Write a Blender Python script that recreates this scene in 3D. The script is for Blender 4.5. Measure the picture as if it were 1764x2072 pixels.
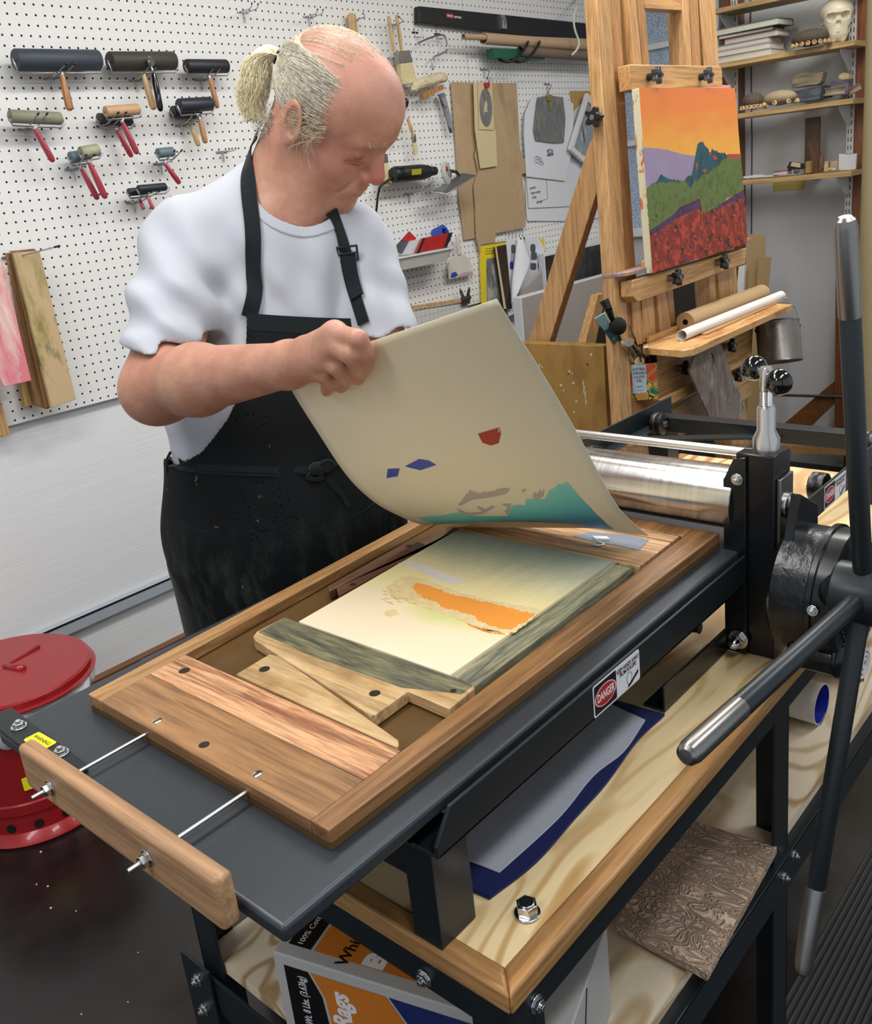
import bpy, bmesh, math, random
import numpy as np
from mathutils import Vector, Matrix, Euler
for o in list(bpy.data.objects): bpy.data.objects.remove(o)
SC = bpy.context.scene
COL = SC.collection
PI = math.pi
# ------------------------------------------------------------------ camera
FPX, PPX, PPY = 1862.87, 882.0, 946.67
RC = Matrix(((0.6542462, 0.28836093, -0.6991494), (-0.74904572, 0.11949447, -0.65165297), (-0.10436677, 0.95003634, 0.29417432)))
CAM = Vector((0, 0, 1.45))
cd = bpy.data.cameras.new('camera'); cam = bpy.data.objects.new('camera', cd); COL.objects.link(cam)
cam.matrix_world = Matrix.Translation(CAM) @ RC.to_4x4()
cd.sensor_fit = 'AUTO'; cd.sensor_width = 36; cd.lens = FPX / 2072 * 36
cd.shift_y = -(1036 - PPY) / 2072; cd.clip_start = 0.02; cd.clip_end = 60
SC.camera = cam
# ------------------------------------------------------------------ light and exposure
SC.view_settings.view_transform = 'Standard'; SC.view_settings.look = 'None'
SC.view_settings.gamma = 1; SC.view_settings.use_curve_mapping = False
SC.view_settings.exposure = 0.0
wd = bpy.data.worlds.new('room_world'); SC.world = wd; wd.use_nodes = True
wd.node_tree.nodes['Background'].inputs[0].default_value = (0.84, 0.90, 0.97, 1)
wd.node_tree.nodes['Background'].inputs[1].default_value = 0.70
def strip_light(x, y, w, sx=1.2, sy=0.28, col=(1.0, 0.975, 0.94), rz=0.0, z=2.58):
    d = bpy.data.lights.new('ceiling_lamp', 'AREA'); d.shape = 'RECTANGLE'; d.size = sx; d.size_y = sy
    d.energy = w; d.color = col
    o = bpy.data.objects.new('ceiling_lamp', d); COL.objects.link(o); o.location = (x, y, z); o.rotation_euler = (0, 0, rz)
strip_light(0.25, 1.15, 20)
strip_light(1.75, 1.25, 22)
strip_light(3.1, 0.9, 22)
strip_light(0.6, -0.3, 17, col=(0.95, 0.97, 1.0))
strip_light(2.3, -0.4, 17, col=(0.95, 0.97, 1.0))
strip_light(-1.2, 0.6, 16, col=(0.95, 0.97, 1.0))
# ------------------------------------------------------------------ pixel -> point on a plane (1764 x 2072 frame)
def ray(x, y): return RC @ Vector(((x - PPX) / FPX, -(y - PPY) / FPX, -1.0))
def W(x, y, X=None, Y=None, Z=None, D=None):
    r = ray(x, y)
    if X is not None: t = (X - CAM.x) / r.x
    elif Y is not None: t = (Y - CAM.y) / r.y
    elif Z is not None: t = (Z - CAM.z) / r.z
    else: t = D
    return CAM + r * t
def WP(x, y, p0, n):
    r = ray(x, y); n = Vector(n); return CAM + r * ((Vector(p0) - CAM).dot(n) / r.dot(n))
# ------------------------------------------------------------------ materials
def lin(h):
    if isinstance(h, str):
        h = h.lstrip('#'); c = [int(h[i:i + 2], 16) / 255 for i in (0, 2, 4)]
    else: c = list(h)
    return tuple((v / 12.92 if v <= 0.04045 else ((v + 0.055) / 1.055) ** 2.4) for v in c) + (1,)
class NT:
    def __init__(s, name):
        s.m = bpy.data.materials.new(name); s.m.use_nodes = True; s.t = s.m.node_tree; s.b = s.t.nodes['Principled BSDF']
    def n(s, ty, **k):
        o = s.t.nodes.new(ty)
        for a, v in k.items():
            if a.startswith('_'): setattr(o, a[1:], v)
            else: o.inputs[a.replace('__', ' ')].default_value = v
        return o
    def l(s, a, b): s.t.links.new(a, b)
    def set(s, rough=.5, metal=0, spec=.5, coat=0):
        s.b.inputs['Roughness'].default_value = rough; s.b.inputs['Metallic'].default_value = metal
        s.b.inputs['Specular IOR Level'].default_value = spec; s.b.inputs['Coat Weight'].default_value = coat
        return s
    def coords(s, scale=(1, 1, 1), rot=(0, 0, 0), loc=(0, 0, 0)):
        tc = s.n('ShaderNodeTexCoord'); mp = s.n('ShaderNodeMapping'); mp.inputs['Scale'].default_value = scale
        mp.inputs['Rotation'].default_value = rot; mp.inputs['Location'].default_value = loc
        s.l(tc.outputs['Object'], mp.inputs[0]); return mp.outputs[0]
    def noise(s, vec, scale, detail=4, rough=.55, dist=0):
        n = s.n('ShaderNodeTexNoise'); n.inputs['Scale'].default_value = scale; n.inputs['Detail'].default_value = detail
        n.inputs['Roughness'].default_value = rough; n.inputs['Distortion'].default_value = dist
        if vec is not None: s.l(vec, n.inputs['Vector'])
        return n.outputs['Fac']
    def ramp(s, fac, stops, interp='LINEAR'):
        r = s.n('ShaderNodeValToRGB'); e = r.color_ramp.elements; r.color_ramp.interpolation = interp
        while len(e) < len(stops): e.new(.5)
        for k, (p, c) in enumerate(stops): e[k].position = p; e[k].color = c if len(c) == 4 else tuple(c) + (1,)
        s.l(fac, r.inputs[0]); return r.outputs[0]
    def mix(s, fac, a, b, mode='MIX'):
        m = s.n('ShaderNodeMix', _data_type='RGBA', _blend_type=mode)
        for v, i in ((fac, 0), (a, 6), (b, 7)):
            if isinstance(v, (int, float, tuple)): m.inputs[i].default_value = v
            else: s.l(v, m.inputs[i])
        return m.outputs[2]
    def math(s, op, a, b=0.0):
        m = s.n('ShaderNodeMath', _operation=op)
        for i, v in enumerate((a, b)):
            if isinstance(v, (int, float)): m.inputs[i].default_value = v
            else: s.l(v, m.inputs[i])
        return m.outputs[0]
    def color(s, c): 
        if isinstance(c, tuple): s.b.inputs['Base Color'].default_value = c
        else: s.l(c, s.b.inputs['Base Color'])
        return s
    def bump(s, h, st=.3, d=.002):
        b = s.n('ShaderNodeBump'); b.inputs['Strength'].default_value = st; b.inputs['Distance'].default_value = d
        s.l(h, b.inputs['Height']); s.l(b.outputs[0], s.b.inputs['Normal']); return s
def plain(name, c, rough=.5, metal=0, var=.06, vs=8, bump=0, bs=200, spec=.5, coat=0):
    t = NT(name).set(rough, metal, spec, coat); v = t.coords(); c = lin(c)
    if var: t.color(t.mix(t.ramp(t.noise(v, vs), [(.3, (0, 0, 0)), (.7, (1, 1, 1))]), tuple(x * (1 - var) for x in c[:3]) + (1,), tuple(min(1, x * (1 + var)) for x in c[:3]) + (1,)))
    else: t.color(c)
    if bump: t.bump(t.noise(v, bs, 3), bump, .001)
    return t.m
def wood(name, c1, c2, axis='X', s=1.0, rough=.45, dark=None, stretch=9, contrast=(.3, .7), pore=.35, loc=(0, 0, 0), coat=0, cross=None):
    t = NT(name).set(rough, coat=coat); k = [stretch, stretch, stretch]; k['XYZ'.index(axis)] = 1.0
    v = t.coords(tuple(k), loc=loc); a, b = lin(c1), lin(c2)
    n1 = t.noise(v, 1.6 * s, 5, .6, 1.4); n2 = t.noise(v, 11 * s, 4, .6, .4)
    k2 = [60, 60, 60]; k2['XYZ'.index(axis)] = 2.5
    v2 = t.coords(tuple(k2), loc=loc); n3 = t.noise(v2, 2.2, 3, .7)
    f = t.math('ADD', t.math('MULTIPLY', n1, .62), t.math('MULTIPLY', n2, .38))
    c = t.ramp(f, [(contrast[0], a), (contrast[1], b)] if not dark else [(contrast[0] - .08, lin(dark)), (contrast[0] + .05, a), (contrast[1], b)])
    p = t.ramp(n3, [(.38, (1 - pore,) * 3), (.56, (1, 1, 1))])
    t.color(t.mix(1.0, c, p, 'MULTIPLY')); t.bump(n3, .12, .0006)
    return t.m
M = {}
M['steel_dark'] = plain('painted_charcoal_steel', '#23282c', .38, .35, .1, 5, .03, 300)
M['steel_bed'] = plain('matte_steel_bed', '#3f4449', .40, .5, .12, 3, .03, 400)
M['steel_rail'] = plain('charcoal_rail_paint', '#1e2529', .35, .2, .08, 6)
M['steel_black'] = plain('gloss_black_paint', '#101418', .22, .1, .1, 6, .05, 60)
M['cast'] = plain('cast_iron_paint', '#15191c', .25, .2, .1, 10, 1.0, 70)
M['chrome'] = plain('bright_zinc', '#d5d7d8', .18, 1, .04, 20)
M['alu'] = plain('turned_aluminium', '#c9c9c8', .27, 1, .05, 5)
M['grip'] = plain('brushed_steel_grip', '#8f8d8a', .3, 1, .06, 20)
M['rubber'] = plain('black_rubber', '#0c0d0e', .35, 0, .1)
M['knob'] = plain('black_phenolic_ball', '#050505', .06, 0, 0, coat=.6)
M['white_paint'] = plain('white_paint', '#d9d9d6', .5, 0, .04, 3)
def roller_mat():
    t = NT('ground_steel_roller').set(.28, 1); v = t.coords((1.5, 70, 1.5)); n = t.noise(v, 3, 3)
    t.color(t.ramp(n, [(.3, lin('#b3b1ae')), (.7, lin('#c3c1be'))])); t.b.inputs['Anisotropic'].default_value = .5
    t.l(t.ramp(n, [(.2, (.20,) * 3), (.8, (.27,) * 3)]), t.b.inputs['Roughness']); return t.m
M['roller'] = roller_mat()
def plywood(name, c1, c2, axis='X', loc=(0, 0, 0), s=1.0, rough=.4, amt=1.0):
    t = NT(name).set(rough, coat=.15); k = [2.6, 2.6, 2.6]; k['XYZ'.index(axis)] = .75
    v = t.coords(tuple(k), loc=loc); n = t.noise(v, 1.5 * s, 2, .45, .8)
    w = t.math('SINE', t.math('MULTIPLY', n, 62.0)); w = t.math('ADD', t.math('MULTIPLY', w, .5), .5)
    k2 = [90, 90, 90]; k2['XYZ'.index(axis)] = 3
    f = t.noise(t.coords(tuple(k2)), 2, 3)
    a, b = lin(c1), lin(c2)
    m = t.math('MULTIPLY', t.ramp(w, [(.55, (0, 0, 0)), (1.0, (1, 1, 1))]), t.ramp(t.noise(v, 2.0, 2), [(.25, (.15, .15, .15)), (.55, (amt,) * 3)]))
    c = t.mix(m, a, b); t.color(t.mix(1.0, c, t.ramp(f, [(.3, (.93,) * 3), (.65, (1, 1, 1))]), 'MULTIPLY')); return t.m
M['ply'] = plywood('pine_plywood', '#f5daa6', '#c4924f', s=1.3)
M['ply_shelf'] = plywood('birch_plywood', '#e6d6ba', '#b6966a', loc=(3, 1, 0), s=1.4)
M['oak_trim'] = wood('oak_trim', '#a4713c', '#c99a62', 'X', rough=.35)
M['oak_trim_y'] = wood('oak_trim_cross', '#a4713c', '#c99a62', 'Y', rough=.35)
# ------------------------------------------------------------------ mesh builder
def V3(p): return Vector(p)
class MB:
    def __init__(s): s.v = []; s.f = []
    def add(s, vs, fs):
        o = len(s.v); s.v += [tuple(v) for v in vs]; s.f += [tuple(o + i for i in f) for f in fs]; return s
    def box(s, a, b):
        (x0, y0, z0), (x1, y1, z1) = tuple(map(min, a, b)), tuple(map(max, a, b))
        return s.add([(x0, y0, z0), (x1, y0, z0), (x1, y1, z0), (x0, y1, z0), (x0, y0, z1), (x1, y0, z1), (x1, y1, z1), (x0, y1, z1)],
                     [(0, 3, 2, 1), (4, 5, 6, 7), (0, 1, 5, 4), (1, 2, 6, 5), (2, 3, 7, 6), (3, 0, 4, 7)])
    def prism(s, poly, ext):
        n = len(poly); e = Vector(ext); P = [Vector(p) for p in poly]
        nr = Vector((0, 0, 0))
        for i in range(n): nr += P[i].cross(P[(i + 1) % n])
        if nr.dot(e) > 0: P.reverse()
        return s.add(P + [p + e for p in P], [tuple(range(n)), tuple(range(2 * n - 1, n - 1, -1))] + [(i, i + n, (i + 1) % n + n, (i + 1) % n) for i in range(n)])
    def bar(s, p, q, w, h, up=(0, 0, 1)):
        p, q = V3(p), V3(q); d = (q - p).normalized(); u = V3(up); sd = d.cross(u).normalized(); u = sd.cross(d).normalized()
        c = [sd * a * w / 2 + u * b * h / 2 for a, b in ((-1, -1), (1, -1), (1, 1), (-1, 1))]
        return s.prism([p + k for k in c], q - p)
    def cyl(s, p, q, r, r2=None, n=24, cap=True):
        p, q = V3(p), V3(q); r2 = r if r2 is None else r2; d = (q - p).normalized()
        a = d.orthogonal().normalized(); b = d.cross(a)
        vs = [p + (a * math.cos(t) + b * math.sin(t)) * r for t in [2 * PI * i / n for i in range(n)]] + \
             [q + (a * math.cos(t) + b * math.sin(t)) * r2 for t in [2 * PI * i / n for i in range(n)]]
        fs = [(i, (i + 1) % n, (i + 1) % n + n, i + n) for i in range(n)]
        if cap: fs += [tuple(range(n - 1, -1, -1)), tuple(range(n, 2 * n))]
        return s.add(vs, fs)
    def lathe(s, prof, p, d, n=28, ref=None, cap=True):
        p, d = V3(p), V3(d).normalized(); a = (V3(ref) if ref else d.orthogonal()).normalized(); b = d.cross(a)
        vs = []; fs = []
        for r, t in prof: vs += [p + d * t + (a * math.cos(2 * PI * i / n) + b * math.sin(2 * PI * i / n)) * r for i in range(n)]
        m = len(prof)
        for k in range(m - 1): fs += [(k * n + i, k * n + (i + 1) % n, (k + 1) * n + (i + 1) % n, (k + 1) * n + i) for i in range(n)]
        if cap: fs += [tuple(range(n - 1, -1, -1)), tuple(range((m - 1) * n, m * n))]
        return s.add(vs, fs)
    def tube(s, pts, r, n=8, cap=True, closed=False):
        P = [V3(p) for p in pts]; m = len(P); R = r if isinstance(r, (list, tuple)) else [r] * m
        a = None; vs = []; fs = []
        for k in range(m):
            d = (P[min(k + 1, m - 1)] - P[max(k - 1, 0)]).normalized()
            a = d.orthogonal() if a is None else (a - d * a.dot(d))
            a.normalize(); b = d.cross(a)
            vs += [P[k] + (a * math.cos(2 * PI * i / n) + b * math.sin(2 * PI * i / n)) * R[k] for i in range(n)]
        for k in range(m - 1): fs += [(k * n + i, k * n + (i + 1) % n, (k + 1) * n + (i + 1) % n, (k + 1) * n + i) for i in range(n)]
        if cap: fs += [tuple(range(n - 1, -1, -1)), tuple(range((m - 1) * n, m * n))]
        return s.add(vs, fs)
    def sphere(s, c, r, n=20, m=12):
        c = V3(c); rx, ry, rz = (r, r, r) if isinstance(r, (int, float)) else r
        vs = [c + Vector((0, 0, rz))] + [c + Vector((rx * math.sin(PI * j / m) * math.cos(2 * PI * i / n), ry * math.sin(PI * j / m) * math.sin(2 * PI * i / n), rz * math.cos(PI * j / m))) for j in range(1, m) for i in range(n)] + [c - Vector((0, 0, rz))]
        fs = [(0, 1 + i, 1 + (i + 1) % n) for i in range(n)]
        for j in range(m - 2): fs += [(1 + j * n + i, 1 + (j + 1) * n + i, 1 + (j + 1) * n + (i + 1) % n, 1 + j * n + (i + 1) % n) for i in range(n)]
        e = len(vs) - 1; fs += [(e, 1 + (m - 2) * n + (i + 1) % n, 1 + (m - 2) * n + i) for i in range(n)]
        return s.add(vs, fs)
    def grid(s, rows, thick=0.0, nrm=None):
        m, n = len(rows), len(rows[0]); vs = [V3(p) for r in rows for p in r]
        q = [(i * n + j, i * n + j + 1, (i + 1) * n + j + 1, (i + 1) * n + j) for i in range(m - 1) for j in range(n - 1)]
        if not thick: return s.add(vs, q)
        nn = []
        for i in range(m):
            for j in range(n):
                a = vs[min(i + 1, m - 1) * n + j] - vs[max(i - 1, 0) * n + j]; b = vs[i * n + min(j + 1, n - 1)] - vs[i * n + max(j - 1, 0)]
                nn.append(a.cross(b).normalized() if a.cross(b).length > 0 else Vector((0, 0, 1)))
        k = len(vs); v2 = [v + d * thick for v, d in zip(vs, nn)]
        q2 = [tuple(k + i for i in reversed(f)) for f in q]; e = []
        ring = [j for j in range(n)] + [i * n + n - 1 for i in range(1, m)] + [(m - 1) * n + j for j in range(n - 2, -1, -1)] + [i * n for i in range(m - 2, 0, -1)]
        for a, b in zip(ring, ring[1:] + ring[:1]): e.append((b, a, a + k, b + k))
        return s.add(vs + v2, q + q2 + e)
    def hexnut(s, p, d, r, h): return s.cyl(p, V3(p) + V3(d).normalized() * h, r, n=6)
    def build(s, name, mat, parent=None, bevel=0, smooth=True, ang=35, seg=2, solid=0, sub=0):
        me = bpy.data.meshes.new(name); off = world_loc(parent)
        me.from_pydata([tuple(Vector(v) - off) for v in s.v], [], s.f); me.update()
        mats = mat if isinstance(mat, list) else [mat]
        for m in mats: me.materials.append(M[m] if isinstance(m, str) else m)
        o = bpy.data.objects.new(name, me); COL.objects.link(o)
        if parent: o.parent = parent
        if smooth:
            me.polygons.foreach_set('use_smooth', [True] * len(me.polygons))
            if ang < 180: me.set_sharp_from_angle(angle=math.radians(ang))
        if solid: md = o.modifiers.new('solid', 'SOLIDIFY'); md.thickness = solid; md.offset = 0
        if bevel: md = o.modifiers.new('bevel', 'BEVEL'); md.width = bevel; md.segments = seg; md.limit_method = 'ANGLE'; md.angle_limit = math.radians(40); md.harden_normals = False
        if sub: md = o.modifiers.new('sub', 'SUBSURF'); md.levels = sub; md.render_levels = sub
        return o
def world_loc(o):
    v = Vector((0, 0, 0))
    while o is not None: v += o.location; o = o.parent
    return v
def tag(o, label=None, cat=None, group=None, kind=None):
    if label: o['label'] = label
    if cat: o['category'] = cat
    if group: o['group'] = group
    if kind: o['kind'] = kind
    return o
def thing(name, label, cat, loc=(0, 0, 0), group=None):
    o = bpy.data.objects.new(name, None); COL.objects.link(o); o.location = loc; o.empty_display_size = .05
    return tag(o, label, cat, group)
def struct(mb, name, mat, **k): return tag(mb.build(name, mat, None, **k), kind='structure')
def text_mb(txt, o, u, v, size, depth=.0004, align='CENTER', bold=0, sx=1.0, shear=0):
    """flat lettering: origin o, reading direction u, up direction v"""
    cu = bpy.data.curves.new('txt', 'FONT'); cu.body = txt; cu.size = size; cu.align_x = align; cu.align_y = 'CENTER'
    cu.extrude = depth / 2; cu.offset = bold; cu.resolution_u = 3; cu.shear = shear
    ob = bpy.data.objects.new('txt', cu); COL.objects.link(ob)
    me = bpy.data.meshes.new_from_object(ob); u = V3(u).normalized(); v = V3(v).normalized(); w = u.cross(v); o = V3(o)
    mb = MB(); mb.add([o + u * p.co.x * sx + v * p.co.y + w * p.co.z for p in me.vertices], [tuple(f.vertices) for f in me.polygons])
    bpy.data.objects.remove(ob); bpy.data.curves.remove(cu); bpy.data.meshes.remove(me); return mb
def lerp(a, b, t): return V3(a) * (1 - t) + V3(b) * t
def cat_rom(pts, k=6):
    P = [V3(p) for p in pts]; P = [P[0] * 2 - P[1]] + P + [P[-1] * 2 - P[-2]]; out = []
    for i in range(1, len(P) - 2):
        for j in range(k):
            t = j / k; a, b, c, d = P[i - 1], P[i], P[i + 1], P[i + 2]
            out.append(.5 * ((2 * b) + (c - a) * t + (2 * a - 5 * b + 4 * c - d) * t * t + (3 * b - a - 3 * c + d) * t ** 3))
    out.append(P[-2]); return out
RND = random.Random(7)
# ================================================================== ROOM
def floor_mat():
    t = NT('black_rubber_floor').set(.22); v = t.coords(); n = t.noise(v, 5, 5); n2 = t.noise(v, 260, 2, .5)
    c = t.mix(t.ramp(n, [(.35, (0, 0, 0)), (.7, (1, 1, 1))]), lin('#151414'), lin('#221f1d'))
    t.color(t.mix(t.ramp(n2, [(.785, (0, 0, 0)), (.8, (1, 1, 1))]), c, lin('#9a958c')))
    t.l(t.ramp(n, [(.3, (.16,) * 3), (.75, (.34,) * 3)]), t.b.inputs['Roughness']); t.bump(t.noise(v, 60, 3), .08, .001); return t.m
def panel_mat():
    t = NT('painted_wall_boards').set(.5); v = t.coords((1.2, 10, 30)); n = t.noise(v, 4, 5); v3 = t.coords((2, 2, 70)); n3 = t.noise(v3, 3, 3)
    v2 = t.coords((1, 1, 1)); vo = t.n('ShaderNodeTexVoronoi'); vo.inputs['Scale'].default_value = 7; t.l(v2, vo.inputs['Vector'])
    dent = t.ramp(vo.outputs['Distance'], [(.03, (0, 0, 0)), (.06, (1, 1, 1))])
    t.color(t.mix(n, lin('#dcdfe0'), lin('#e8eaea')))
    t.bump(t.math('ADD', t.math('ADD', n, n3), t.math('MULTIPLY', dent, .9)), .35, .0012); return t.m
def peg_mat():
    t = NT('perforated_hardboard').set(.38); tc = t.n('ShaderNodeNewGeometry'); sp = t.n('ShaderNodeSeparateXYZ'); t.l(tc.outputs['Position'], sp.inputs[0])
    def cell(o, off):
        a = t.math('DIVIDE', t.math('ADD', o, off), .0254); a = t.math('SUBTRACT', t.math('FRACT', a), .5); return t.math('MULTIPLY', a, a)
    d = t.math('SQRT', t.math('ADD', cell(sp.outputs[0], 50 * .0254 + .0127 - 1.2869 % .0254), cell(sp.outputs[2], 50 * .0254 + .0127 - 2.0000 % .0254)))
    hole = t.ramp(d, [(.105, (1, 1, 1)), (.13, (0, 0, 0))]); v = t.coords()
    t.color(t.mix(hole, t.mix(t.noise(v, 2.2), lin('#e2e3e1'), lin('#ecebe8')), lin('#0b0a0a')))
    t.l(t.ramp(d, [(.105, (.9,) * 3), (.13, (.36,) * 3)]), t.b.inputs['Roughness'])
    t.bump(d, .0, .001); return t.m
M['floor'] = floor_mat(); M['panel'] = panel_mat(); M['peg'] = peg_mat()
M['wall_far'] = plain('grey_white_wall', '#c3c5c6', .6, 0, .05, 2, .1, 25)
M['ceiling'] = plain('ceiling_paint', '#e6e4df', .8)
M['base_wood'] = wood('stained_baseboard', '#6d4424', '#8a5c33', 'X', rough=.35)
M['cab_wood'] = wood('reddish_post_wood', '#6e3f20', '#8b5530', 'Z', rough=.4, stretch=12)
struct(MB().box((-3, -2.5, -.05), (4.35, 2.6, 0)), 'floor', 'floor', smooth=False)
struct(MB().box((-3, -2.5, 2.7), (4.35, 2.6, 2.75)), 'ceiling', 'ceiling', smooth=False)
struct(MB().box((-3, 2.512, 0), (4.35, 2.6, 2.7)), 'wall_left', 'panel', smooth=False)
struct(MB().box((4.22, -2.5, 0), (4.3, 2.512, 2.7)), 'wall_far', 'wall_far', smooth=False)
struct(MB().box((-3, 2.485, 0), (4.22, 2.512, .142)), 'baseboard_left', 'base_wood', bevel=.003)
M['raceway'] = plain('grey_wire_raceway', '#a9b1ba', .35)
mb = MB().box((-3, 2.49, .309), (4.0, 2.512, .352))
struct(mb, 'trim_1', 'raceway', bevel=.003)
struct(MB().box((-3, 2.488, .3445), (4.0, 2.4935, .3495)), 'trim_2', 'rubber')
# perforated panels, each on furring strips
for x0, x1, lb in ((-.9, 3.1095, 'white perforated panel behind the man, from the left picture edge to the dark seam'), (3.1125, 4.2, 'white perforated panel right of the dark seam, behind the hanging papers')):
    t = thing('pegboard', lb, 'pegboard', (x0, 2.49, .948))
    # object origin sits on the world grid so that the holes line up over both boards
    o = MB().box((x0, 2.49, .948), (x1, 2.496, 2.168)).build('perforated_sheet', 'peg', t, smooth=False)
    f = MB()
    for zz in (1.02, 2.10): MB().box((x0, 2.4965, zz - .02), (x1, 2.5118, zz + .02)).build('furring_strip', 'oak_trim', t, smooth=False)
M['shelfwood'] = wood('pine_shelf', '#b8925c', '#d3b27c', 'Y', rough=.5)
t = MB().box((-.9, 2.2, 2.30), (2.9, 2.512, 2.325)).build('wall_shelf', 'shelfwood'); tag(t, 'pine shelf board high on the wall above the ink rollers', 'shelf')
# ================================================================== WORKBENCH
BX0, BX1, BY0, BY1, BZ = .449, 1.86, .401, .965, .80
wb = thing('workbench', 'steel-legged workbench with pine plywood top, oak edging and a lower shelf, under the etching press', 'workbench', (BX0, BY0, 0))
MB().box((BX0 + .022, BY0 + .022, BZ - .02), (BX1, BY1 - .022, BZ - .001)).build('bench_top', 'ply', wb, smooth=False)
MB().prism([(BX0, BY0, BZ - .024), (BX1, BY0, BZ - .024), (BX1, BY0 + .022, BZ - .024), (BX0 + .022, BY0 + .022, BZ - .024)], (0, 0, .025)).build('edge_trim', 'oak_trim', wb, bevel=.004, seg=3)
MB().prism([(BX0, BY1, BZ - .024), (BX1, BY1, BZ - .024), (BX1, BY1 - .022, BZ - .024), (BX0 + .022, BY1 - .022, BZ - .024)], (0, 0, .025)).build('edge_trim', 'oak_trim', wb, bevel=.004, seg=3)
MB().prism([(BX0, BY0, BZ - .024), (BX0 + .022, BY0 + .022, BZ - .024), (BX0 + .022, BY1 - .022, BZ - .024), (BX0, BY1, BZ - .024)], (0, 0, .025)).build('edge_trim', 'oak_trim_y', wb, bevel=.004, seg=3)
def rail(mb, a, b): return mb.box(a, b)
rz0, rz1 = BZ - .066, BZ - .025
MB().box((BX0 + .008, BY0 + .010, rz0), (BX1, BY0 + .014, rz1)).box((BX0 + .008, BY0 + .010, rz1 - .004), (BX1, BY0 + .045, rz1)).build('apron_rail', 'steel_rail', wb, smooth=False, bevel=.001)
MB().box((BX0 + .008, BY1 - .014, rz0), (BX1, BY1 - .010, rz1)).build('apron_rail', 'steel_rail', wb, smooth=False, bevel=.001)
MB().box((BX0 + .008, BY0 + .014, rz0), (BX0 + .012, BY1 - .014, rz1)).build('apron_rail', 'steel_rail', wb, smooth=False, bevel=.001)
def angle_leg(x, y, sx, sy, z1=rz1):
    mb = MB().box((x, y, 0), (x + sx * .05, y + sy * .004, z1)).box((x, y, 0), (x + sx * .004, y + sy * .045, z1))
    return mb.build('leg', 'steel_rail', wb, smooth=False, bevel=.001)
for x, y, sx, sy in ((BX0 + .014, BY0 + .016, 1, 1), (BX0 + .014, BY1 - .016, 1, -1), (1.085, BY0 + .012, -1, 1), (1.085, BY1 - .012, -1, -1), (BX1 - .01, BY0 + .016, -1, 1), (BX1 - .01, BY1 - .016, -1, -1)):
    angle_leg(x, y, sx, sy)
SZ = .52
MB().box((BX0 + .02, BY0 + .022, SZ - .018), (BX1, BY1 - .022, SZ)).build('lower_shelf', 'ply_shelf', wb, smooth=False)
MB().box((BX0 + .008, BY0 + .006, SZ - .075), (BX1, BY0 + .010, SZ - .019)).box((BX0 + .008, BY0 + .006, SZ - .023), (BX1, BY0 + .04, SZ - .0185)).build('shelf_rail', 'steel_rail', wb, smooth=False, bevel=.001)
MB().box((BX0 + .004, BY0 + .010, SZ - .075), (BX0 + .008, BY1 - .010, SZ - .019)).build('shelf_rail', 'steel_rail', wb, smooth=False, bevel=.001)
MB().box((BX0 - .001, BY1 - .052, SZ - .13), (BX0 + .003, BY1 + .012, SZ - .005)).build('corner_plate', 'steel_rail', wb, smooth=False, bevel=.001)
def bolt(p, d, r=.008, h=.007, parent=None, name='bolt', washer=True, dome=False):
    p, d = V3(p), V3(d).normalized(); mb = MB()
    if washer: mb.cyl(p, p + d * .0016, r * 1.35, n=24)
    mb.cyl(p + d * .0016, p + d * h, r, n=6)
    if dome: mb.lathe([(r * .85, 0), (r * .8, h * .5), (r * .5, h * .95), (r * .1, h * 1.15)], p + d * h, d, 16)
    else: mb.cyl(p + d * h, p + d * (h + .003), r * .45, n=12)
    return mb.build(name, 'chrome', parent, bevel=.0004)
for zz in (SZ - .035, SZ - .085): bolt((BX0 - .001, BY1 - .02, zz), (-1, 0, 0), .0065, .006, wb)
bolt((BX0 + .008, BY0 + .11, rz0 + .012), (-1, 0, 0), .0065, .006, wb)
bolt((BX0 + .045, BY0 + .010, rz0 + .012), (0, -1, 0), .0065, .006, wb)
bolt((1.055, BY0 + .006, SZ - .045), (0, -1, 0), .0055, .006, wb); bolt((1.09, BY0 + .006, SZ - .032), (0, -1, 0), .0055, .006, wb)
p = W(1067, 1848, Z=BZ)
b = MB().cyl(p, p + Vector((0, 0, .002)), .0125, n=28).cyl(p + Vector((0, 0, .002)), p + Vector((0, 0, .012)), .0105, n=6).cyl(p + Vector((0, 0, .012)), p + Vector((0, 0, .0135)), .0075, n=20)
b.build('bench_bolt', 'chrome', wb, bevel=.0006)
# ================================================================== ETCHING PRESS
PZ = .95
pr = thing('etching_press', 'charcoal steel etching press with a steel roller and five-spoke hand wheel on the bench', 'printing press', (.3, .47, BZ))
MB().prism([(.296, .476, PZ - .0155), (1.19, .476, PZ - .0155), (1.19, .945, PZ - .0155), (.296, .945, PZ - .0155)], (0, 0, .0155)).build('press_bed', 'steel_bed', pr, bevel=.004, seg=3)
def angle_rail(y, sy, x0, x1, z0, z1, nm):
    mb = MB().prism([(x0, y, z0), (x1, y, z0), (x1, y, z1), (x0 + .022, y, z1), (x0, y, z1 - .028)], (0, sy * .004, 0))
    mb.box((x0 + .001, y, z0), (x1, y + sy * .032, z0 + .004)); return mb.build(nm, 'steel_rail', pr, smooth=False, bevel=.0012)
angle_rail(.4665, 1, .450, 1.072, .9045, .9455, 'side_rail'); angle_rail(.9545, -1, .450, 1.072, .9045, .9455, 'side_rail')
R1 = angle_rail(.4665, 1, 1.125, 1.80, .909, .950, 'side_rail'); R2 = angle_rail(.9545, -1, 1.125, 1.80, .909, .950, 'side_rail')
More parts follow.
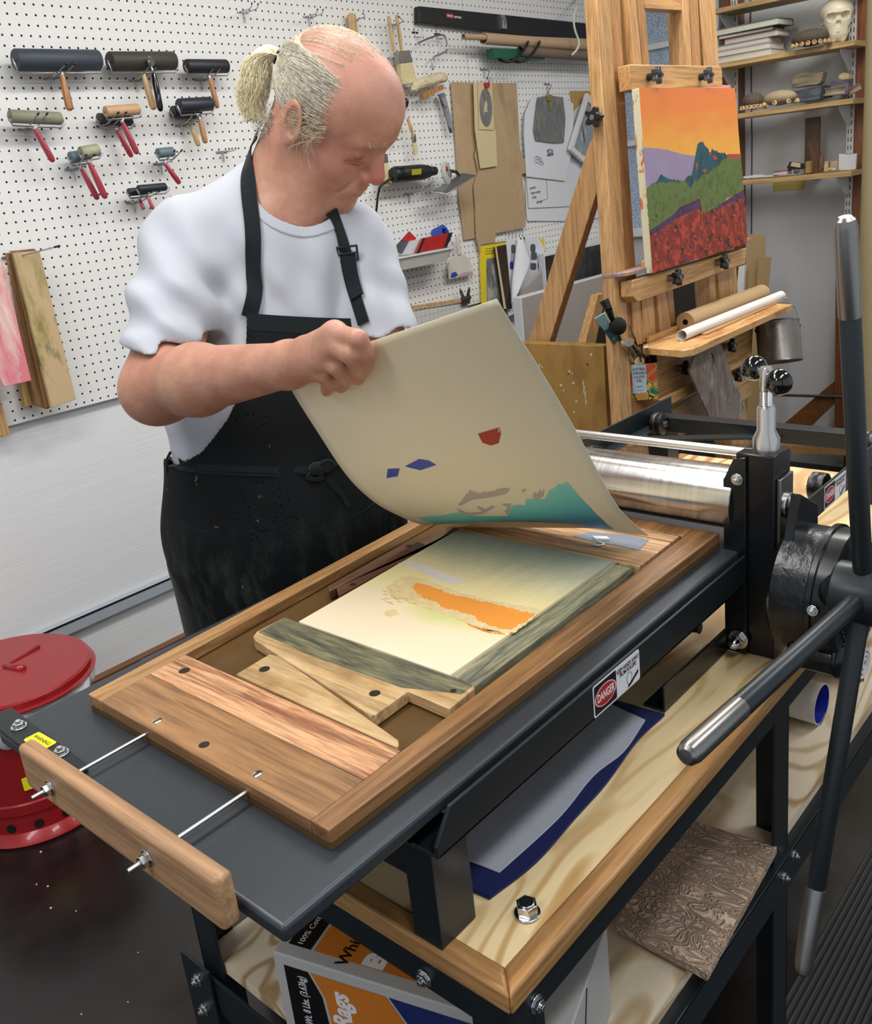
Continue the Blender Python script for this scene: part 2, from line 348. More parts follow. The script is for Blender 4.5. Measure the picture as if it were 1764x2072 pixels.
for y, sy in ((.4775, 1), (.9435, -1)):
    for x, w in ((.452, .048), (1.70, .048)):
        MB().prism([(x, y, BZ + .0005), (x + w, y, BZ + .0005), (x + w, y, .9045), (x, y, .9045)], (0, sy * .034, 0)).build('support_post', 'steel_rail', pr, smooth=False, bevel=.001)
MB().box((.453, .51, .866), (.457, .91, .904)).build('cross_brace', 'steel_rail', pr, smooth=False, bevel=.001)
MB().box((1.70, .4705, .900), (1.735, .9505, .931)).build('cross_brace', 'steel_dark', pr, smooth=False, bevel=.001)
MB().bar((1.58, .925, .915), (1.715, .66, .912), .028, .004).build('cross_brace', 'steel_dark', pr, smooth=False)
# bed wheels on the far half
def wheel(x, y, z, sy, r=.024):
    w = MB().lathe([(.004, -.014), (r * .78, -.014), (r * .97, -.011), (r, -.002), (r * .965, 0), (r, .002), (r * .97, .011), (r * .78, .014), (.004, .014)], (x, y, z), (0, 1, 0), 36).build('bed_wheel', 'rubber', pr)
    MB().lathe([(.003, -.019), (.0065, -.0185), (.0065, .0185), (.003, .019)], (x, y, z), (0, 1, 0), 16).build('axle_bolt', 'chrome', w)
for x in (1.18, 1.43, 1.685): wheel(x, .50, .921, 1); wheel(x, .92, .921, -1)
for x in (.60, .85): wheel(x, .51, .909, 1); wheel(x, .91, .909, -1)
# uprights
for y0, s in ((.481, -1), (.946, 1)):
    yo = y0 + s * .05
    MB().box((1.076, y0, BZ + .0005), (1.128, yo, 1.083)).build('upright', 'steel_black', pr, bevel=.0015)
    fl = [(0, 0), (0, .262), (.012, .288), (.048, .294), (.048, .0)]
    MB().prism([(1.070, y0 - s * .003 + s * a, BZ - .004 + b) for a, b in ((-.012, .005), (-.012, .250), (.002, .280), (.018, .284), (.018, .005))], (.0055, 0, 0)).build('flange_plate', 'steel_black', pr, bevel=.001)
    MB().box((1.082, yo, .955), (1.123, yo + s * .006, 1.052)).build('bearing_block', 'grip', pr, bevel=.0012)
    MB().lathe([(.0005, 0), (.0165, 0), (.0165, .0035), (.0145, .005), (.0045, .005), (.0045, .002), (.0005, .002)], (1.103, yo + s * .006, 1.012), (0, s, 0), 32).build('bearing_cap', 'alu', pr)
    for zz, rr in ((1.050, .0058), (.927, .0072), (.822, .010)):
        bolt((1.0695, y0 + s * .0045, zz), (-1, 0, 0), rr, rr * 1.1, pr, dome=zz < 1)
    # screw spindle with cross handle
    c = Vector((1.104, y0 + s * .028, 1.083))
    MB().lathe([(.0168, 0), (.0168, .0155), (.0115, .026), (.0115, .054), (.0095, .058)], c, (0, 0, 1), 36).build('spindle_collar', 'alu', pr)
    prof = []
    for k in range(13): prof += [(.0080, .057 + k * .0015), (.0073, .05775 + k * .0015)]
    prof += [(.0081, .078), (.0081, .104), (.0068, .107)]
    sp = MB().lathe(prof, c, (0, 0, 1), 24).build('screw_spindle', 'alu', pr)
    hd = Vector((-.60, -.63, -.05)).normalized(); hc = c + Vector((0, 0, .097))
    MB().cyl(hc - hd * .028, hc + hd * .030, .0045, n=14).build('cross_bar', 'alu', sp)
    for q in (-.036, .036): MB().sphere(hc + hd * q, .0165, 32, 20).build('ball_knob', 'knob', sp)
MB().cyl((1.100, .470, 1.077), (1.100, .95, 1.077), .0062, n=20).build('tie_rod', 'alu', pr)
MB().lathe([(.012, 0), (.0415, 0), (.0425, .001), (.0425, .457), (.0415, .458), (.012, .458)], (1.104, .4845, 1.0115), (0, 1, 0), 72).build('top_roller', 'roller', pr)
MB().lathe([(.012, 0), (.035, 0), (.036, .001), (.036, .457), (.035, .458), (.012, .458)], (1.104, .4845, .8975), (0, 1, 0), 48).build('bottom_roller', 'steel_dark', pr)
MB().cyl((1.104, .452, 1.0115), (1.104, .485, 1.0115), .014, n=24).build('roller_axle', 'alu', pr)
prof = []
for k in range(40): prof += [(.0075, k * .0098), (.0066, k * .0098 + .0049)]
MB().lathe(prof, (1.036, .515, .843), (0, 1, 0), 16).build('threaded_stay', 'steel_black', pr)
MB().prism([(.890, .4915, BZ + .0005), (1.07, .4915, BZ + .0005), (1.07, .4915, .836), (.890, .4915, .836)], (0, .0035, 0)).box((.890, .495, BZ + .0005), (1.07, .522, BZ + .004)).build('foot_angle', 'steel_black', pr, bevel=.0012)
MB().box((.925, .905, BZ + .0005), (1.07, .935, BZ + .004)).box((.925, .932, BZ + .0005), (1.07, .9355, .836)).build('foot_angle', 'steel_black', pr, bevel=.0012)
# gear housing
gc = Vector((1.092, .345, .909))
MB().lathe([(.02, -.012), (.076, -.010), (.083, -.004), (.083, .022), (.080, .026)], gc, (0, 1, 0), 72).build('gear_cover', 'steel_black', pr)
MB().lathe([(.074, .0), (.081, .002), (.081, .045), (.072, .053), (.056, .056), (.03, .057)], gc + Vector((0, .022, 0)), (0, 1, 0), 72).build('gear_housing', 'cast', pr)
MB().lathe([(.0865, 0), (.0865, .006)], gc + Vector((0, .016, 0)), (0, 1, 0), 72).build('gear_flange', 'steel_black', pr)
MB().lathe([(.022, 0), (.022, .05), (.018, .055)], gc + Vector((-.046, -.004, -.066)), (0, 1, 0), 32).sphere(gc + Vector((-.046, -.006, -.066)), (.022, .012, .024)).build('gear_lug', 'cast', pr)
for k in range(14):
    a = math.radians(18 + k * 11); q = gc + Vector((-math.sin(a) * .058 + 0, -.0115, math.cos(a) * .058))
    MB().sphere(q, (.0022, .0018, .0022), 8, 6).build('cast_rivet', 'steel_black', pr)
q = gc + Vector((-.0845, .012, .012)); bolt(q, (-1, 0, .15), .005, .005, pr, 'oil_plug')
MB().prism([W(1600, 1130, Y=.40), W(1655, 1085, Y=.40), W(1655, 1020, Y=.40), W(1620, 1000, Y=.40), W(1608, 1070, Y=.40)], (0, .012, 0)).build('gear_bracket', 'steel_black', pr, bevel=.001)
MB().cyl((1.120, .408, 1.006), (1.120, .445, 1.006), .011, n=24).build('shaft_end', 'alu', pr)
# star wheel
hc = Vector((1.006, .300, .956))
hub = MB().lathe([(.010, -.034), (.0335, -.034), (.0345, -.032), (.0345, .028), (.031, .031)], hc, (0, 1, 0), 48).build('wheel_hub', 'steel_rail', pr)
MB().lathe([(.0005, 0), (.016, 0), (.016, .002), (.012, .0045), (.0005, .0045)], hc + Vector((0, -.0345, 0)), (0, -1, 0), 32).build('hub_disc', 'steel_black', hub)
MB().cyl((1.006, .326, .956), (1.04, .345, .93), .02, n=24).build('drive_shaft', 'steel_black', pr)
bolt(hc + Vector((0, -.039, 0)), (0, -1, 0), .0055, .004, hub)
for k in range(5):
    a = math.radians(103 + 72 * k - .5); d = Vector((math.cos(a), 0, math.sin(a)))
    s = MB().lathe([(.0105, .03), (.0105, .335), (.0098, .336)], hc, d, 28).build('wheel_spoke', 'steel_rail', pr)
    MB().lathe([(.0098, .3355), (.0108, .336), (.0108, .424), (.0092, .432), (.006, .435), (.001, .4352)], hc, d, 28).build('hand_grip', 'grip', s)
# crossbar stop at the near end
a = MB().prism([W(-25, 1462, Z=PZ + .001), W(25, 1440, Z=PZ + .001), W(180, 1557, Z=PZ + .001), W(140, 1597, Z=PZ + .001)], (0, 0, .006)).build('bed_stop', 'steel_dark', pr, bevel=.0008)
for x, y in ((39, 1471), (123, 1525)): bolt(W(x, y, Z=PZ + .007), (0, 0, 1), .0062, .005, a)
# warning stickers
M['lab_white'] = plain('label_white', '#e4e4e6', .35, var=.01); M['lab_black'] = plain('label_black', '#0c0c0e', .35, var=0); M['lab_red'] = plain('label_red', '#b5262c', .3, var=.02); M['lab_yellow'] = plain('label_yellow', '#f2ec1a', .35, var=.02)
def rrect(o, u, v, w, h, r, n=5):
    o, u, v = V3(o), V3(u), V3(v); P = []
    for cx, cy, a0 in ((w - r, h - r, 0), (r, h - r, 90), (r, r, 180), (w - r, r, 270)):
        for i in range(n + 1): a = math.radians(a0 + 90 * i / n); P.append(o + u * (cx + r * math.cos(a)) + v * (cy + r * math.sin(a)))
    return P
def danger(o, u, v, w, h, par, extra=True):
    n = V3(u).cross(V3(v)).normalized(); o = V3(o); e = n * .0003
    s = MB().prism(rrect(o, u, v, w, h, .003), e).build('danger_sticker', 'lab_white', par, smooth=False)
    s['label'] = 'white danger sticker with red oval and black lettering'
    U, Vv = V3(u), V3(v)
    MB().prism(rrect(o + U * w * .02 + Vv * h * .05 + e, U, Vv, w * .46, h * .9, .002), n * .0001).build('black_field', 'lab_black', s, smooth=False)
    c = o + U * w * .25 + Vv * h * .5 + e * 1.4
    for k, (sc, m) in enumerate(((1.0, 'lab_white'), (.93, 'lab_red'))):
        MB().prism([c + n * .00012 * k + U * math.cos(t) * w * .222 * sc + Vv * math.sin(t) * h * .33 * sc for t in [2 * PI * i / 40 for i in range(40)]], n * .0001).build('oval', m, s, smooth=False)
    text_mb('DANGER', c + n * .0003, U, Vv, h * .36, .0001, bold=.0003, sx=.62).build('lettering', 'lab_white', s, smooth=False)
    c2 = o + U * w * .74 + Vv * h * .80 + e * 1.3
    text_mb('KEEP HANDS AWAY', c2, U, Vv, h * .19, .0001, bold=.0002, sx=.72).build('lettering', 'lab_black', s, smooth=False)
    text_mb('FROM ROLLERS', c2 - Vv * h * .16, U, Vv, h * .19, .0001, bold=.0002, sx=.72).build('lettering', 'lab_black', s, smooth=False)
    p = MB(); c3 = o + U * w * .76 + Vv * h * .33 + e * 1.3
    ring = [c3 + U * math.cos(t) * h * .15 + Vv * math.sin(t) * h * .19 for t in [2 * PI * i / 24 for i in range(25)]]
    p.tube(ring, .0003, 4)
    p.prism([c3 + U * (w * a) + Vv * (h * b) for a, b in ((.03, -.16), (.20, .06), (.20, -.06), (.05, -.23))], n * .0001)
    p.prism([c3 + U * (w * a) + Vv * (h * b) for a, b in ((.05, -.13), (-.02, -.20), (-.06, -.26), (-.01, -.25), (-.03, -.30), (.02, -.26), (.06, -.22))], n * .0001)
    p.build('pictogram', 'lab_black', s, smooth=False)
A = W(1197, 1371, Y=.4663); Bp = W(1291, 1292, Y=.4663)
danger((A.x, .4663, .9065), (1, 0, 0), (0, 0, 1), Bp.x - A.x, .037, pr)
A = W(1668, 980, Y=.4663)
danger((A.x, .4663, .911), (1, 0, 0), (0, 0, 1), .095, .037, pr)
o = W(60, 1500, Z=PZ + .0075); u = (W(125, 1506, Z=PZ + .0075) - W(62, 1478, Z=PZ + .0075))
u = (W(103, 1528, Z=PZ + .0075) - W(38, 1489, Z=PZ + .0075)).normalized(); v = Vector((0, 0, 1)).cross(u)
c = W(81, 1500, Z=PZ + .0072)
s = MB().prism(rrect(c - u * .0185 - v * .0085, u, v, .037, .017, .0025), (0, 0, .0003)).build('warning_sticker', 'lab_yellow', pr, smooth=False); s['label'] = 'yellow warning sticker'
text_mb('WARNING', c + v * .002 + Vector((0, 0, .0004)), u, v, .0062, .0001, bold=.0001).build('lettering', 'lab_black', s, smooth=False)
M['lab_grey'] = plain('label_faint_print', '#b0a72a', .4, var=0)
text_mb('DO NOT TOUCH THE STOP', c - v * .004 + Vector((0, 0, .0004)), u, v, .0032, .0001).build('lettering', 'lab_grey', s, smooth=False)
# ================================================================== REGISTRATION FRAME ON THE BED
JT = .970
M['walnut'] = wood('walnut', '#6b4a2e', '#a87a4b', 'X', 1.1, .38, stretch=8, dark='#4a3220', pore=.4)
M['walnut_y'] = wood('walnut_cross', '#85603f', '#b98a5a', 'Y', 1.2, .40, stretch=5, dark='#543a26', pore=.4)
M['walnut_l'] = wood('walnut_sapwood', '#94683c', '#cba06a', 'X', 1.2, .36, stretch=9, dark='#5d4026')
M['redoak'] = wood('red_oak', '#a8704c', '#e0aa7c', 'Y', 2.2, .5, stretch=18, pore=.5, contrast=(.42, .55))
M['pine_slat'] = wood('pine_slat', '#a8774a', '#d9b183', 'Y', 2.6, .5, stretch=20, pore=.5, contrast=(.4, .58))
M['recess'] = plain('dark_varnished_tray', '#5d4527', .3, 0, .18, 12)
M['spalt'] = wood('spalted_maple', '#bb9563', '#dbbb8a', 'Y', 1.8, .5, stretch=3, dark='#6d5a42', contrast=(.36, .6))
M['stained'] = wood('ink_stained_wood', '#5a5a4c', '#99946a', 'Y', 2.6, .5, stretch=7, dark='#454848', contrast=(.38, .62))
M['stained_x'] = wood('ink_stained_strip', '#5f6459', '#ada684', 'X', 2.6, .5, stretch=8, dark='#4d565b', contrast=(.38, .62))
M['dkwalnut'] = wood('dark_walnut_wedge', '#503322', '#76503a', 'X', 1.5, .45, stretch=10)
M['handle_wood'] = wood('planed_walnut_bar', '#a17650', '#bf9770', 'Y', 1.4, .5, stretch=12)
jig = thing('registration_frame', 'shallow walnut frame with a screwed near plank, lying on the black press bed', 'wooden frame', (.375, .7, PZ))
def J(x, y, z=JT): return W(x, y, Z=z)
def slab(pts, z, th): return MB().prism([W(x, y, Z=z) for x, y in pts], (0, 0, -th))
A, B, C, D = Vector((.375, .891, JT)), Vector((.3725, .506, JT)), Vector((1.073, .503, JT)), Vector((1.073, .930, JT))
def q(a, b): # frame-relative point: a along, b across from right
    return lerp(lerp(B, C, a), lerp(A, D, a), b)
def pz(p, z): return Vector((p.x, p.y, z))
MB().prism([pz(q(0, 0), PZ + .0004), pz(q(1, 0), PZ + .0004), pz(q(1, 1), PZ + .0004), pz(q(0, 1), PZ + .0004)], (0, 0, .0056)).build('tray_floor', 'recess', jig, smooth=False)
h = JT - PZ - .0062
def railp(a, nm, m, parent=None, bev=.0012): return MB().prism([pz(p, JT) for p in a], (0, 0, -h)).build(nm, m, jig, bevel=bev)
railp([q(0, 0), q(1, 0), q(1, .085), q(0, .058)], 'side_rail', 'walnut'); railp([q(0, .93), q(1, .955), q(1, 1), q(0, 1)], 'side_rail', 'walnut_l')
npk = railp([q(0, .0585), q(.088, .0605), q(.088, .9325), q(0, .9295)], 'near_plank', 'walnut_y')
railp([q(.958, .087), q(1, .087), q(1, .9535), q(.958, .9535)], 'far_rail', 'walnut')
oak = railp([q(.0885, .061), q(.157, .064), q(.157, .933), q(.0885, .9322)], 'oak_strip', 'redoak', bev=.0008); oak['label'] = 'pinkish red oak strip'
def hole(x, y, r, z, par, el=1.0):
    p = W(x, y, Z=z); MB().cyl(p, p + Vector((0, 0, .00025)), r, n=28).build('finger_hole', 'hole', par, smooth=False)
M['hole'] = plain('dark_bored_hole', '#22150c', .8, 0, .1)
hole(373, 1357, .0062, JT, oak); hole(413, 1507, .0052, JT, npk)
for x, y in ((318, 1458), (521, 1566)):
    p = J(x, y); MB().lathe([(.0001, .0009), (.0035, .0009), (.0047, .0002), (.0047, 0)], p, (0, 0, 1), 28, cap=False).build('screw_head', 'chrome', npk)
    MB().box(p + Vector((-.0042, -.0004, .0008)), p + Vector((.0042, .0004, .00105))).build('screw_slot', 'hole', npk, smooth=False)
# threaded rods and handle bar
bar = MB().box((.274, .5185, .9385), (.291, .836, .985)).build('handle_bar', 'handle_wood', jig, bevel=.005, seg=4)
for y in (.7775, .6145):
    prof = []
    for k in range(58): prof += [(.0021, k * .0021), (.0019, k * .0021 + .00105)]
    MB().lathe(prof, (.2555, y, .9615), (1, 0, 0), 10).build('threaded_rod', 'alu', jig)
    MB().cyl((.2725, y, .9615), (.274, y, .9615), .0078, n=28).cyl((.2665, y, .9615), (.2725, y, .9615), .0058, n=6).build('rod_nut', 'chrome', jig, bevel=.0004)
# ------------------------------------------------------------------ loose pieces inside the frame
BT = .9705
t = thing('wedge_block', 'pale spalted wood wedge with one bored hole, touching the red oak strip', 'wooden wedge', pz(W(600, 1400, Z=PZ), .957))
o = slab([(477, 1364), (545, 1323), (566, 1327), (806, 1497), (807, 1506), (803, 1512)], BT, .013).build('wedge_body', 'spalt', t, bevel=.0012); hole(535, 1354, .0060, BT, t)
t = thing('stop_block', 'ink-stained stop block with a notch and two holes at the near end of the woodcut', 'wooden block', pz(W(760, 1380, Z=PZ), .957))
o = slab([(512, 1287), (520, 1277), (575, 1249), (605, 1259), (911, 1367), (959, 1387), (960, 1392), (909, 1434), (825, 1398), (759, 1446), (748, 1447), (698, 1412), (515, 1294)], BT + .0006, .0135).build('block_body', 'spalt', t, bevel=.0012)
slab([(522, 1279), (575, 1250), (605, 1260), (911, 1368), (956, 1387), (935, 1404), (813, 1391), (640, 1330)], BT + .0009, .0003).build('stained_band', 'stained', t, smooth=False)['label'] = 'dark green stained band'
hole(758, 1403, .0058, BT + .0006, t); hole(917, 1398, .0034, BT + .0008, t)
o = slab([(909, 1366), (935, 1376), (960, 1389), (1282, 1146), (1237, 1134)], BT - .001, .012).build('side_strip', 'stained_x', bevel=.0008)
tag(o, 'weathered blue-green strip with pencilled size beside the woodcut, against the right frame rail', 'wooden strip')
u = (W(1281, 1146, Z=BT) - W(1237, 1136, Z=BT)).normalized()
text_mb('16 x 12', W(1259, 1143, Z=BT - .0006), u, Vector((0, 0, 1)).cross(u), .008, .0001, shear=.3).build('pencil_note', 'hole', o, smooth=False)
o = slab([(903, 1066), (926, 1074), (1238, 1135), (1292, 1147), (1374, 1085), (1290, 1069)], BT - .0005, .013).build('pine_slat', 'pine_slat', bevel=.0008)
tag(o, 'pale striped pine slat across the far end of the frame, under the taped pin', 'wooden slat')
M['duct'] = plain('grey_duct_tape', '#7f8894', .45, .2, .05, 60, .1, 900)
tp = thing('pin_tape', 'strip of grey tape holding a clear register pin on the pine slat', 'tape', W(1245, 1095, Z=BT))
slab([(1158, 1084), (1200, 1076), (1268, 1083), (1313, 1092), (1292, 1113), (1243, 1102), (1198, 1095)], BT + .0002, .0006).build('tape_strip', 'duct', tp, smooth=False)
slab([(1198, 1084), (1227, 1085), (1234, 1090), (1204, 1090)], BT + .0035, .0032).build('white_tab', 'lab_white', tp, smooth=False)
M['clear'] = plain('clear_plastic', '#b9bdb9', .1, 0, 0)
p = W(1211, 1100, Z=BT + .0004); MB().lathe([(.001, .0006), (.0075, .0006), (.0085, 0)], p, (0, 0, 1), 28, cap=False).build('pin_base', 'clear', tp)
text_mb('904', p + Vector((0, 0, .0008)), (0, -1, 0), (1, 0, 0), .007, .0001, bold=.0002).build('pin_number', 'lab_black', tp, smooth=False)
# left-hand dark wedges
t = thing('walnut_wedge', 'long dark walnut wedge with one hole near its far tip, against the left frame rail', 'wooden wedge', W(760, 1145, Z=.957))
slab([(662, 1186), (776, 1122), (835, 1092), (858, 1100), (860, 1108), (748, 1154), (666, 1196)], BT, .012).build('wedge_body', 'dkwalnut', t, bevel=.0012); hole(827, 1105, .0046, BT, t)
t = thing('walnut_wedge', 'dark walnut wedge with one hole at its near end, touching the woodcut', 'wooden wedge', W(800, 1150, Z=.957))
slab([(680, 1188), (748, 1155.5), (862, 1109), (918, 1066), (930, 1071), (686, 1204)], BT, .012).build('wedge_body', 'dkwalnut', t, bevel=.0012); hole(714, 1183, .0046, BT, t)
# ------------------------------------------------------------------ carved woodcut
def block_mat():
    t = NT('inked_carved_block').set(.42); g = t.n('ShaderNodeNewGeometry'); s = t.n('ShaderNodeSeparateXYZ'); t.l(g.outputs['Position'], s.inputs[0])
    v = t.coords((1, 1, 1)); n = t.noise(v, 14, 4); v2 = t.coords((4, 16, 4)); n2 = t.noise(v2, 5, 4)
    f = t.math('ADD', t.math('DIVIDE', t.math('SUBTRACT', s.outputs[0], .607), .323), t.math('MULTIPLY', t.math('SUBTRACT', n2, .5), .16))
    c = t.ramp(f, [(.0, lin('#f4dfc0')), (.30, lin('#f1e0ba')), (.42, lin('#eee0a4')), (.55, lin('#e9d8a0')), (.66, lin('#d2c8a0')), (.78, lin('#b3b096')), (1, lin('#858f86'))])
    # lime wash: a soft patch of its own shape
    dx = t.math('DIVIDE', t.math('SUBTRACT', s.outputs[0], .715), .050); dy = t.math('DIVIDE', t.math('SUBTRACT', s.outputs[1], .66), .12)
    d = t.math('ADD', t.math('ADD', t.math('MULTIPLY', dx, dx), t.math('MULTIPLY', dy, dy)), t.math('MULTIPLY', n, .8))
    c = t.mix(t.ramp(d, [(.45, (.8,) * 3), (1.3, (0, 0, 0))]), c, lin('#ccd66a'))
    t.color(c); vv = t.coords((30, 5, 5)); t.bump(t.math('ADD', t.noise(vv, 6, 4), n), .25, .0012); return t.m
M['blk'] = block_mat(); M['ink_orange'] = plain('orange_ink', '#ef9a3e', .4, 0, .05, 30); M['ink_tan'] = plain('tan_carved_edge', '#e3cc98', .5, 0, .10, 90, .3, 400)
M['ink_pale'] = plain('pale_grey_ink', '#d8d0cb', .45, 0, .05); M['carve_line'] = plain('carved_outline', '#b89a5a', .6, 0, .2)
blk = thing('carved_woodcut', 'inked woodcut with an orange carved shape and lime wash, set in the walnut frame', 'woodblock', pz(W(760, 1240, Z=.957), .957))
KT = .9735
slab([(604, 1257), (911, 1365), (1240, 1135), (925, 1072)], KT, .016).build('block_body', 'blk', blk, bevel=.0008)
def zz(pts, ox=580, oy=1040, s=1.96): return [(ox + a / s, oy + b / s) for a, b in pts]
def jag(pts, amp, n, rnd, closed=True):
    out = []
    m = len(pts)
    for i in range(m if closed else m - 1):
        a, b = pts[i], pts[(i + 1) % m]; L = math.hypot(b[0] - a[0], b[1] - a[1]); k = max(1, int(L / n))
        for j in range(k):
            t = j / k; nx, ny = -(b[1] - a[1]) / max(L, 1e-6), (b[0] - a[0]) / max(L, 1e-6); e = amp * rnd.uniform(-1, 1) * (1 if j else .4)
            out.append((a[0] + (b[0] - a[0]) * t + nx * e, a[1] + (b[1] - a[1]) * t + ny * e))
    return out
r_ = random.Random(3)
slab(jag(zz([(395, 290), (470, 240), (560, 262), (700, 315), (830, 345), (1010, 378), (985, 405), (905, 470), (800, 470), (700, 425), (560, 378), (470, 345), (410, 320)]), 1.6, 4, r_), KT + .0004, .0005).build('carved_border', 'ink_tan', blk, smooth=False)
slab(jag(zz([(495, 290), (520, 272), (600, 298), (680, 325), (780, 345), (850, 363), (985, 398), (935, 430), (885, 458), (840, 450), (762, 425), (745, 402), (610, 368), (590, 345), (540, 330)]), 2.2, 3.5, r_), KT + .0007, .0004).build('orange_shape', 'ink_orange', blk, smooth=False)
slab(jag(zz([(440, 195), (482, 184), (560, 205), (640, 240), (712, 268), (660, 278), (600, 262), (540, 232), (500, 208)]), 1.2, 4, r_), KT + .0005, .0004).build('pale_shape', 'ink_pale', blk, smooth=False)
mb = MB()
for k in range(46):
    a = (r_.uniform(395, 600), r_.uniform(285, 360)); b = (a[0] - r_.uniform(6, 26), a[1] - r_.uniform(2, 10)); p, q2 = zz([a, b])
    mb.tube([W(p[0], p[1], Z=KT + .0002), W(q2[0], q2[1], Z=KT + .0003)], .0004, 4)
mb.build('carved_lines', 'carve_line', blk, smooth=False)['kind'] = 'stuff'
slab(jag(zz([(390, 385), (430, 378), (445, 395), (410, 408), (388, 402)]), .6, 4, r_), KT + .0003, .0003).build('carved_knot', 'ink_tan', blk, smooth=False)
slab(jag(zz([(710, 432), (770, 452), (850, 470), (870, 478), (800, 470), (740, 450)]), 1.2, 3, r_), KT + .0004, .0003).build('orange_fleck', 'ink_orange', blk, smooth=False)
# ================================================================== THE LIFTED PRINT
YR, YL = .555, .862
RE = [W(x, y, Y=YR) for x, y in ((1312, 1084), (1276, 1054), (1240, 1010), (1170, 880), (1100, 760), (1050, 680), (1005, 605))]
RE[0].z = max(RE[0].z, .976)
LE = [Vector((RE[0].x, YL, .976)), Vector((.895, YL, .984))] + [W(x, y, Y=YL + d) for x, y, d in ((800, 1040, 0), (750, 1010, .004), (700, 960, .008), (640, 870, .014), (596, 800, .02), (570, 752, .022))]
def resample(P, n):
    P = cat_rom(P, 10); L = [0]
    for a, b in zip(P, P[1:]): L.append(L[-1] + (b - a).length)
    out = []; k = 0
    for i in range(n):
        t = L[-1] * i / (n - 1)
        while k < len(L) - 2 and L[k + 1] < t: k += 1
        out.append(lerp(P[k], P[k + 1], (t - L[k]) / max(1e-9, L[k + 1] - L[k])))
    return out
NS, NTT = 49, 25
rc, lc = resample(RE, NS), resample(LE, NS)
def sheet(s, t):
    f = s * (NS - 1); i = min(int(f), NS - 2); f -= i
    p = lerp(lerp(rc[i], rc[i + 1], f), lerp(lc[i], lc[i + 1], f), t)
    return p + Vector((-.25, 0, -1)).normalized() * (.010 * math.sin(PI * t) * math.sin(PI * min(1, s * 1.0)) * s)
def proj(p):
    c = RC.transposed() @ (p - CAM); return PPX + FPX * c.x / -c.z, PPY - FPX * c.y / -c.z
def st_of(x, y, g=(.3, .5)):
    s, t = g
    for _ in range(25):
        u0, v0 = proj(sheet(s, t)); e = 1e-3; us, vs = proj(sheet(min(s + e, 1), t)); ut, vt = proj(sheet(s, t + e))
        if s + e > 1: us, vs = 2 * u0 - proj(sheet(s - e, t))[0], 2 * v0 - proj(sheet(s - e, t))[1]
        a, b, c, d = (us - u0) / e, (ut - u0) / e, (vs - v0) / e, (vt - v0) / e; dt = a * d - b * c
        if abs(dt) < 1e-6: break
        ds = ((x - u0) * d - (y - v0) * b) / dt; dtt = (a * (y - v0) - c * (x - u0)) / dt
        s = min(1, max(0.0, s + max(-.1, min(.1, ds)))); t = min(1, max(0, t + max(-.1, min(.1, dtt))))
    return s, t
M['paper'] = plain('cream_print_paper', '#dcd2b6', .75, 0, .015, 3)
pt = thing('print', 'large cream print with blue, red and teal shapes, lifted off the block by the man', 'print', W(1312, 1084, Z=.976))
MB().grid([[sheet(i / (NS - 1), j / (NTT - 1)) for j in range(NTT)] for i in range(NS)]).build('paper_sheet', 'paper', pt, ang=180, solid=.0006)
def nrm_at(s, t):
    e = .01; a = sheet(min(1, s + e), t) - sheet(max(0, s - e), t); b = sheet(s, min(1, t + e)) - sheet(s, max(0, t - e)); n = a.cross(b).normalized()
    return n if n.dot(CAM - sheet(s, t)) > 0 else -n
def printed(pts, name, mat, lift=.0006, guess=(.4, .5)):
    st = [st_of(x, y, guess) for x, y in pts]
    bm = bmesh.new(); vs = [bm.verts.new((s, t, 0)) for s, t in st]; bm.faces.new(vs)
    bmesh.ops.triangulate(bm, faces=bm.faces[:])
    for k in range(1, 48): # cut along the curl so that the ink follows the sheet
        bmesh.ops.bisect_plane(bm, geom=bm.verts[:] + bm.edges[:] + bm.faces[:], plane_co=(k / 48, 0, 0), plane_no=(1, 0, 0))
    for k in range(1, 12): bmesh.ops.bisect_plane(bm, geom=bm.verts[:] + bm.edges[:] + bm.faces[:], plane_co=(0, k / 12, 0), plane_no=(0, 1, 0))
    mb = MB(); mb.add([sheet(v.co.x, v.co.y) + nrm_at(v.co.x, v.co.y) * lift for v in bm.verts], [])
    bm.verts.index_update(); mb.f = [tuple(v.index for v in f.verts) for f in bm.faces]; bm.free()
    return mb.build(name, mat, pt, ang=180)
M['ink_blue'] = plain('blue_ink', '#3f4fa0', .5, 0, .03); M['ink_red'] = plain('red_ink', '#a12d1d', .5, 0, .03); M['ink_mauve'] = plain('mauve_ink', '#b3a39c', .5, 0, .04)
def teal():
    t = NT('teal_ink').set(.5); g = t.n('ShaderNodeNewGeometry'); s = t.n('ShaderNodeSeparateXYZ'); t.l(g.outputs['Position'], s.inputs[0])
    f = t.math('ADD', t.math('MULTIPLY', s.outputs[0], 1.0), t.math('MULTIPLY', t.noise(t.coords((3, 3, 3)), 6, 2), .012))
    t.color(t.ramp(f, [(.865, lin('#86cdbd')), (.905, lin('#5aaeb0')), (.940, lin('#2a7299'))])); return t.m
M['ink_teal'] = teal()
def z5(pts): return [(560 + a / 2.205, 580 + b / 2.205) for a, b in pts]
printed([(784.5, 948), (809, 947), (805, 963), (782, 967)], 'blue_shape', 'ink_blue')
printed([(819, 943), (848, 928), (868, 931), (883, 940), (851, 951)], 'blue_shape', 'ink_blue')
printed([(967, 877), (1007, 865), (1009, 874), (1014, 875), (1009, 896), (993, 901), (976, 895)], 'red_shape', 'ink_red')
printed([(1008.5, 863), (1010, 863), (1013.5, 873.5), (1012, 874)], 'red_shape', 'ink_red')
